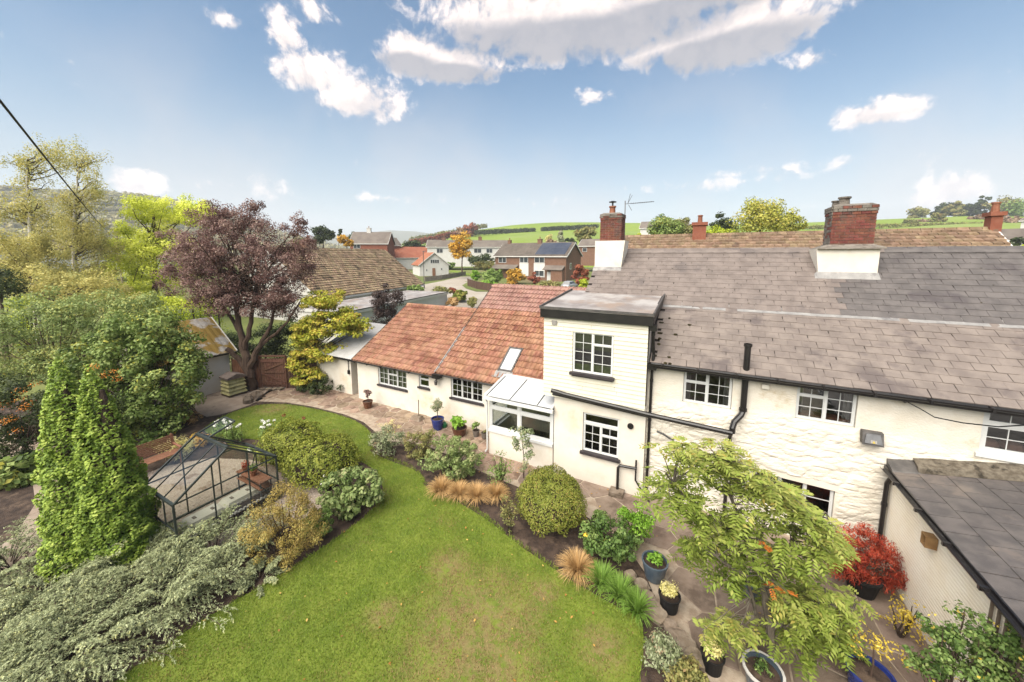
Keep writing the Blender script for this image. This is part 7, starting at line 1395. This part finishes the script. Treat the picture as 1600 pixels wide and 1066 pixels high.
btree('grey_conifer', 'grey-green conical tree on the field edge', 877, 359, 382, 9, 150, 'l_grey', 217, 1400, 24, low=.0, cone=True); btree('field_tree', 'loose brown-green tree left of the chimney', 916, 350, 384, 20, 120, 'l_olive', 218, 1800, 26, low=0); btree('hedge_bush', 'dark bush left of the loose field tree', 892, 370, 384, 9, 130, 'l_dark', 219, 600, 10, cat='shrub', low=0)
btree('big_round_tree', 'wide round dark green tree behind the terrace', 1040, 334, 380, 30, 55, 'l_hazel', 220, 4200, 50, low=0); btree('big_round_tree', 'second wide tree merging with the dark green one', 1068, 336, 380, 26, 57, 'l_olive', 221, 3000, 40, low=0); btree('autumn_maple', 'tall yellow-green tree above the terrace roof', 1188, 304, 376, 46, 52, 'l_ygreen', 222, 5200, 60, low=.05); btree('autumn_maple', 'yellow-green tree right of the tall one', 1232, 322, 376, 26, 54, 'l_ygreen', 223, 2000, 30, low=0); btree('dark_conifer', 'dark spiky trees left of the tall yellow-green one', 1130, 330, 376, 22, 62, 'l_dark', 224, 2000, 30, low=0); btree('yellow_hedge', 'yellow hedge in front of the dark spiky trees', 1122, 352, 376, 24, 58, 'l_lime', 225, 1500, 22, cat='hedge', low=0); btree('lime_bush', 'small lime bush behind the terrace beside the left chimney', 1000, 364, 378, 12, 60, 'l_lime', 226, 700, 10, cat='shrub', low=0)
hillt = [('small dome-topped tree on the skyline left of the hill wood', 1436, 321, 344, 14, 'l_olive', 300), ('bushy tree at the left of the hill wood', 1474, 318, 342, 14, 'l_dark', 300), ('tall loose tree in the hill wood', 1490, 314, 344, 12, 'l_olive', 290), ('round tree in the middle of the hill wood', 1512, 317, 342, 13, 'l_dark', 300), ('spreading dark cedar on the skyline', 1533, 306, 342, 10, 'l_dark', 290), ('big spreading tree right of the cedar', 1564, 304, 342, 20, 'l_olive', 280), ('wide green tree at the right edge of the hill wood', 1594, 312, 346, 22, 'l_bush', 270)]
for i, (lab, x_, yt, yb, rx, mt, dd) in enumerate(hillt): btree('hill_tree', lab, x_, yt - 2, yb + 6, rx * 1.1, dd, mt, 230 + i, 1600, 30, low=.15, group='trees on the right-hand hill')
for i, (lab, x_, yt, yb, rx, mt, dd) in enumerate((('round reddish bush on the hillside', 1466, 331, 350, 13, 'l_olive', 220), ('grey-brown bush on the hillside', 1529, 333, 350, 14, 'l_dead', 220), ('left dark bush on the hillside hedge line', 1424, 340, 352, 13, 'l_olive', 220), ('brown bushes left of the reddish one', 1440, 342, 352, 12, 'l_dead', 225), ('brown bush behind the right-hand terrace chimney', 1580, 336, 350, 14, 'l_dead', 200), ('dark bush right of the terrace chimney', 1588, 366, 392, 16, 'l_dark', 60), ('yellow bush at the far right edge', 1598, 380, 396, 14, 'l_lime', 50))): btree('hill_bush', lab, x_, yt, yb + 3, rx, dd, mt, 240 + i, 900, 18, cat='shrub', low=0, group='bushes on the right-hand hill')
for i, (lab, x_, yt, yb, rx, mt, dd) in enumerate((('green hedge bush left of the lamp post by the road', 648, 444, 456, 14, 'l_bush', 52), ('olive bush on the road verge right of the lamp post', 690, 447, 458, 18, 'l_olive', 54), ('russet low bush near the drive fence', 708, 448, 458, 9, 'l_russet', 55), ('dry grass bush inside the drive fence', 708, 464, 478, 12, 'l_tan', 46), ('green shrub at the end of the drive fence', 738, 462, 478, 10, 'l_olive', 47), ('low green hedge behind the brown fence', 760, 438, 452, 20, 'l_fresh', 70), ('dark hedge in front of the far terrace house', 752, 398, 412, 26, 'l_dark', 100), ('olive hedge right of the golden autumn tree', 758, 408, 420, 20, 'l_olive', 92), ('green hedge mound left of the golden autumn tree', 700, 408, 418, 14, 'l_bush', 100), ('dark evergreen clump at the field foot', 648, 376, 392, 18, 'l_dark', 140), ('second dark evergreen clump at the field foot', 690, 378, 392, 16, 'l_bush', 145), ('reddish trees at the field corner', 735, 350, 366, 16, 'l_russet', 300), ('olive trees above the left field corner', 690, 362, 374, 14, 'l_olive', 280), ('brown bushes behind the solar roof', 860, 372, 386, 10, 'l_dead', 130), ('thin tree on the lower field', 858, 366, 380, 6, 'l_pale', 170))): btree('roadside_bush', lab, x_, yt, yb + 2, rx, dd, mt, 280 + i, 900, 18, cat='shrub', low=0)
def hedgerow(label, pts_, hpx, dd, mat, seed, n=1600):
    P_ = [at(x_, y_, d_) for x_, y_, d_ in pts_]; t = thing('hedgerow', label, 'hedge', tuple(P_[0]), None, 'field hedgerows'); f = Fol(seed)
    for i in range(n):
        k = f.r.random() * (len(P_) - 1); j = int(k); p = P_[j] + (P_[min(j + 1, len(P_) - 1)] - P_[j]) * (k - j); s_ = hpx * dd / F
        f.clump(p + (0, 0, s_ * f.r.uniform(-.5, .7)), (s_ * .5,) * 3, 3, s_ * .55, s_ * .4, .45, .25)
    f.build('foliage', mat, t)
hedgerow('dark hedge across the green field left of the yellow tree top', [(742, 364, 296), (780, 362, 296), (836, 360, 296)], 4, 300, 'l_dark', 261); hedgerow('dark hedge across the upper green field right', [(846, 359, 296), (880, 357, 296), (935, 354, 296)], 4, 300, 'l_dark', 262, 1200)
hedgerow('hedge with small trees at the left foot of the field', [(640, 380, 250), (680, 374, 260), (700, 368, 270), (742, 360, 330)], 5, 280, 'l_russet', 263, 1300); hedgerow('hedge at the bottom of the lower field', [(610, 392, 150), (700, 388, 150), (760, 386, 150)], 7, 150, 'l_dark', 264, 900)
hedgerow('skyline hedge above the left field corner', [(640, 374, 380), (690, 366, 390), (740, 356, 396), (760, 353, 398)], 4, 390, 'l_olive', 265, 900); hedgerow('hedge below the right-hand hill field', [(1250, 356, 200), (1380, 353, 200), (1500, 351, 200), (1600, 350, 200)], 4, 200, 'l_olive', 266, 1400)
# far wood on the left hill: crowns that read as one mass
f = Fol(271); nr_, na_ = WH[1].shape[:2]
for i in range(6500):
    a, b = f.r.uniform(2, nr_ - 9), f.r.uniform(38, na_ - 2); p = WH[1][int(a), int(b)] + np.array([f.r.normal(0, 8), f.r.normal(0, 8), 3.]); s_ = f.r.uniform(3.5, 6.5); f.clump(p, (s_, s_, s_ * .8), 14, s_ * .8, s_ * .6, f.r.uniform(.1, .9), .12, .6, 0., -5)
V = np.concatenate(f.V); lm('l_wood', [(134, 134, 92), (154, 148, 104), (168, 156, 110), (160, 162, 116)]); tag(fast_mesh('hill_woodland', V, 4, np.concatenate(f.c), 'l_wood'), 'mixed autumn woodland covering the hill at the left', 'woodland', kind='stuff')

# ---- hazy valley air
hb_ = tag(MB().box(-3200, 3200, -3200, 3200, -1.5, 330).build('haze', 'glass'), 'thin bluish haze in the valley air', 'haze', kind='stuff')
hm = bpy.data.materials.new('haze_air'); hm.use_nodes = True; t_ = hm.node_tree; t_.nodes.remove(t_.nodes['Principled BSDF']); pv = t_.nodes.new('ShaderNodeVolumePrincipled'); pv.inputs['Color'].default_value = (.86, .92, 1., 1); pv.inputs['Density'].default_value = .00035
t_.links.new(pv.outputs[0], t_.nodes['Material Output'].inputs['Volume']); hb_.data.materials[0] = hm
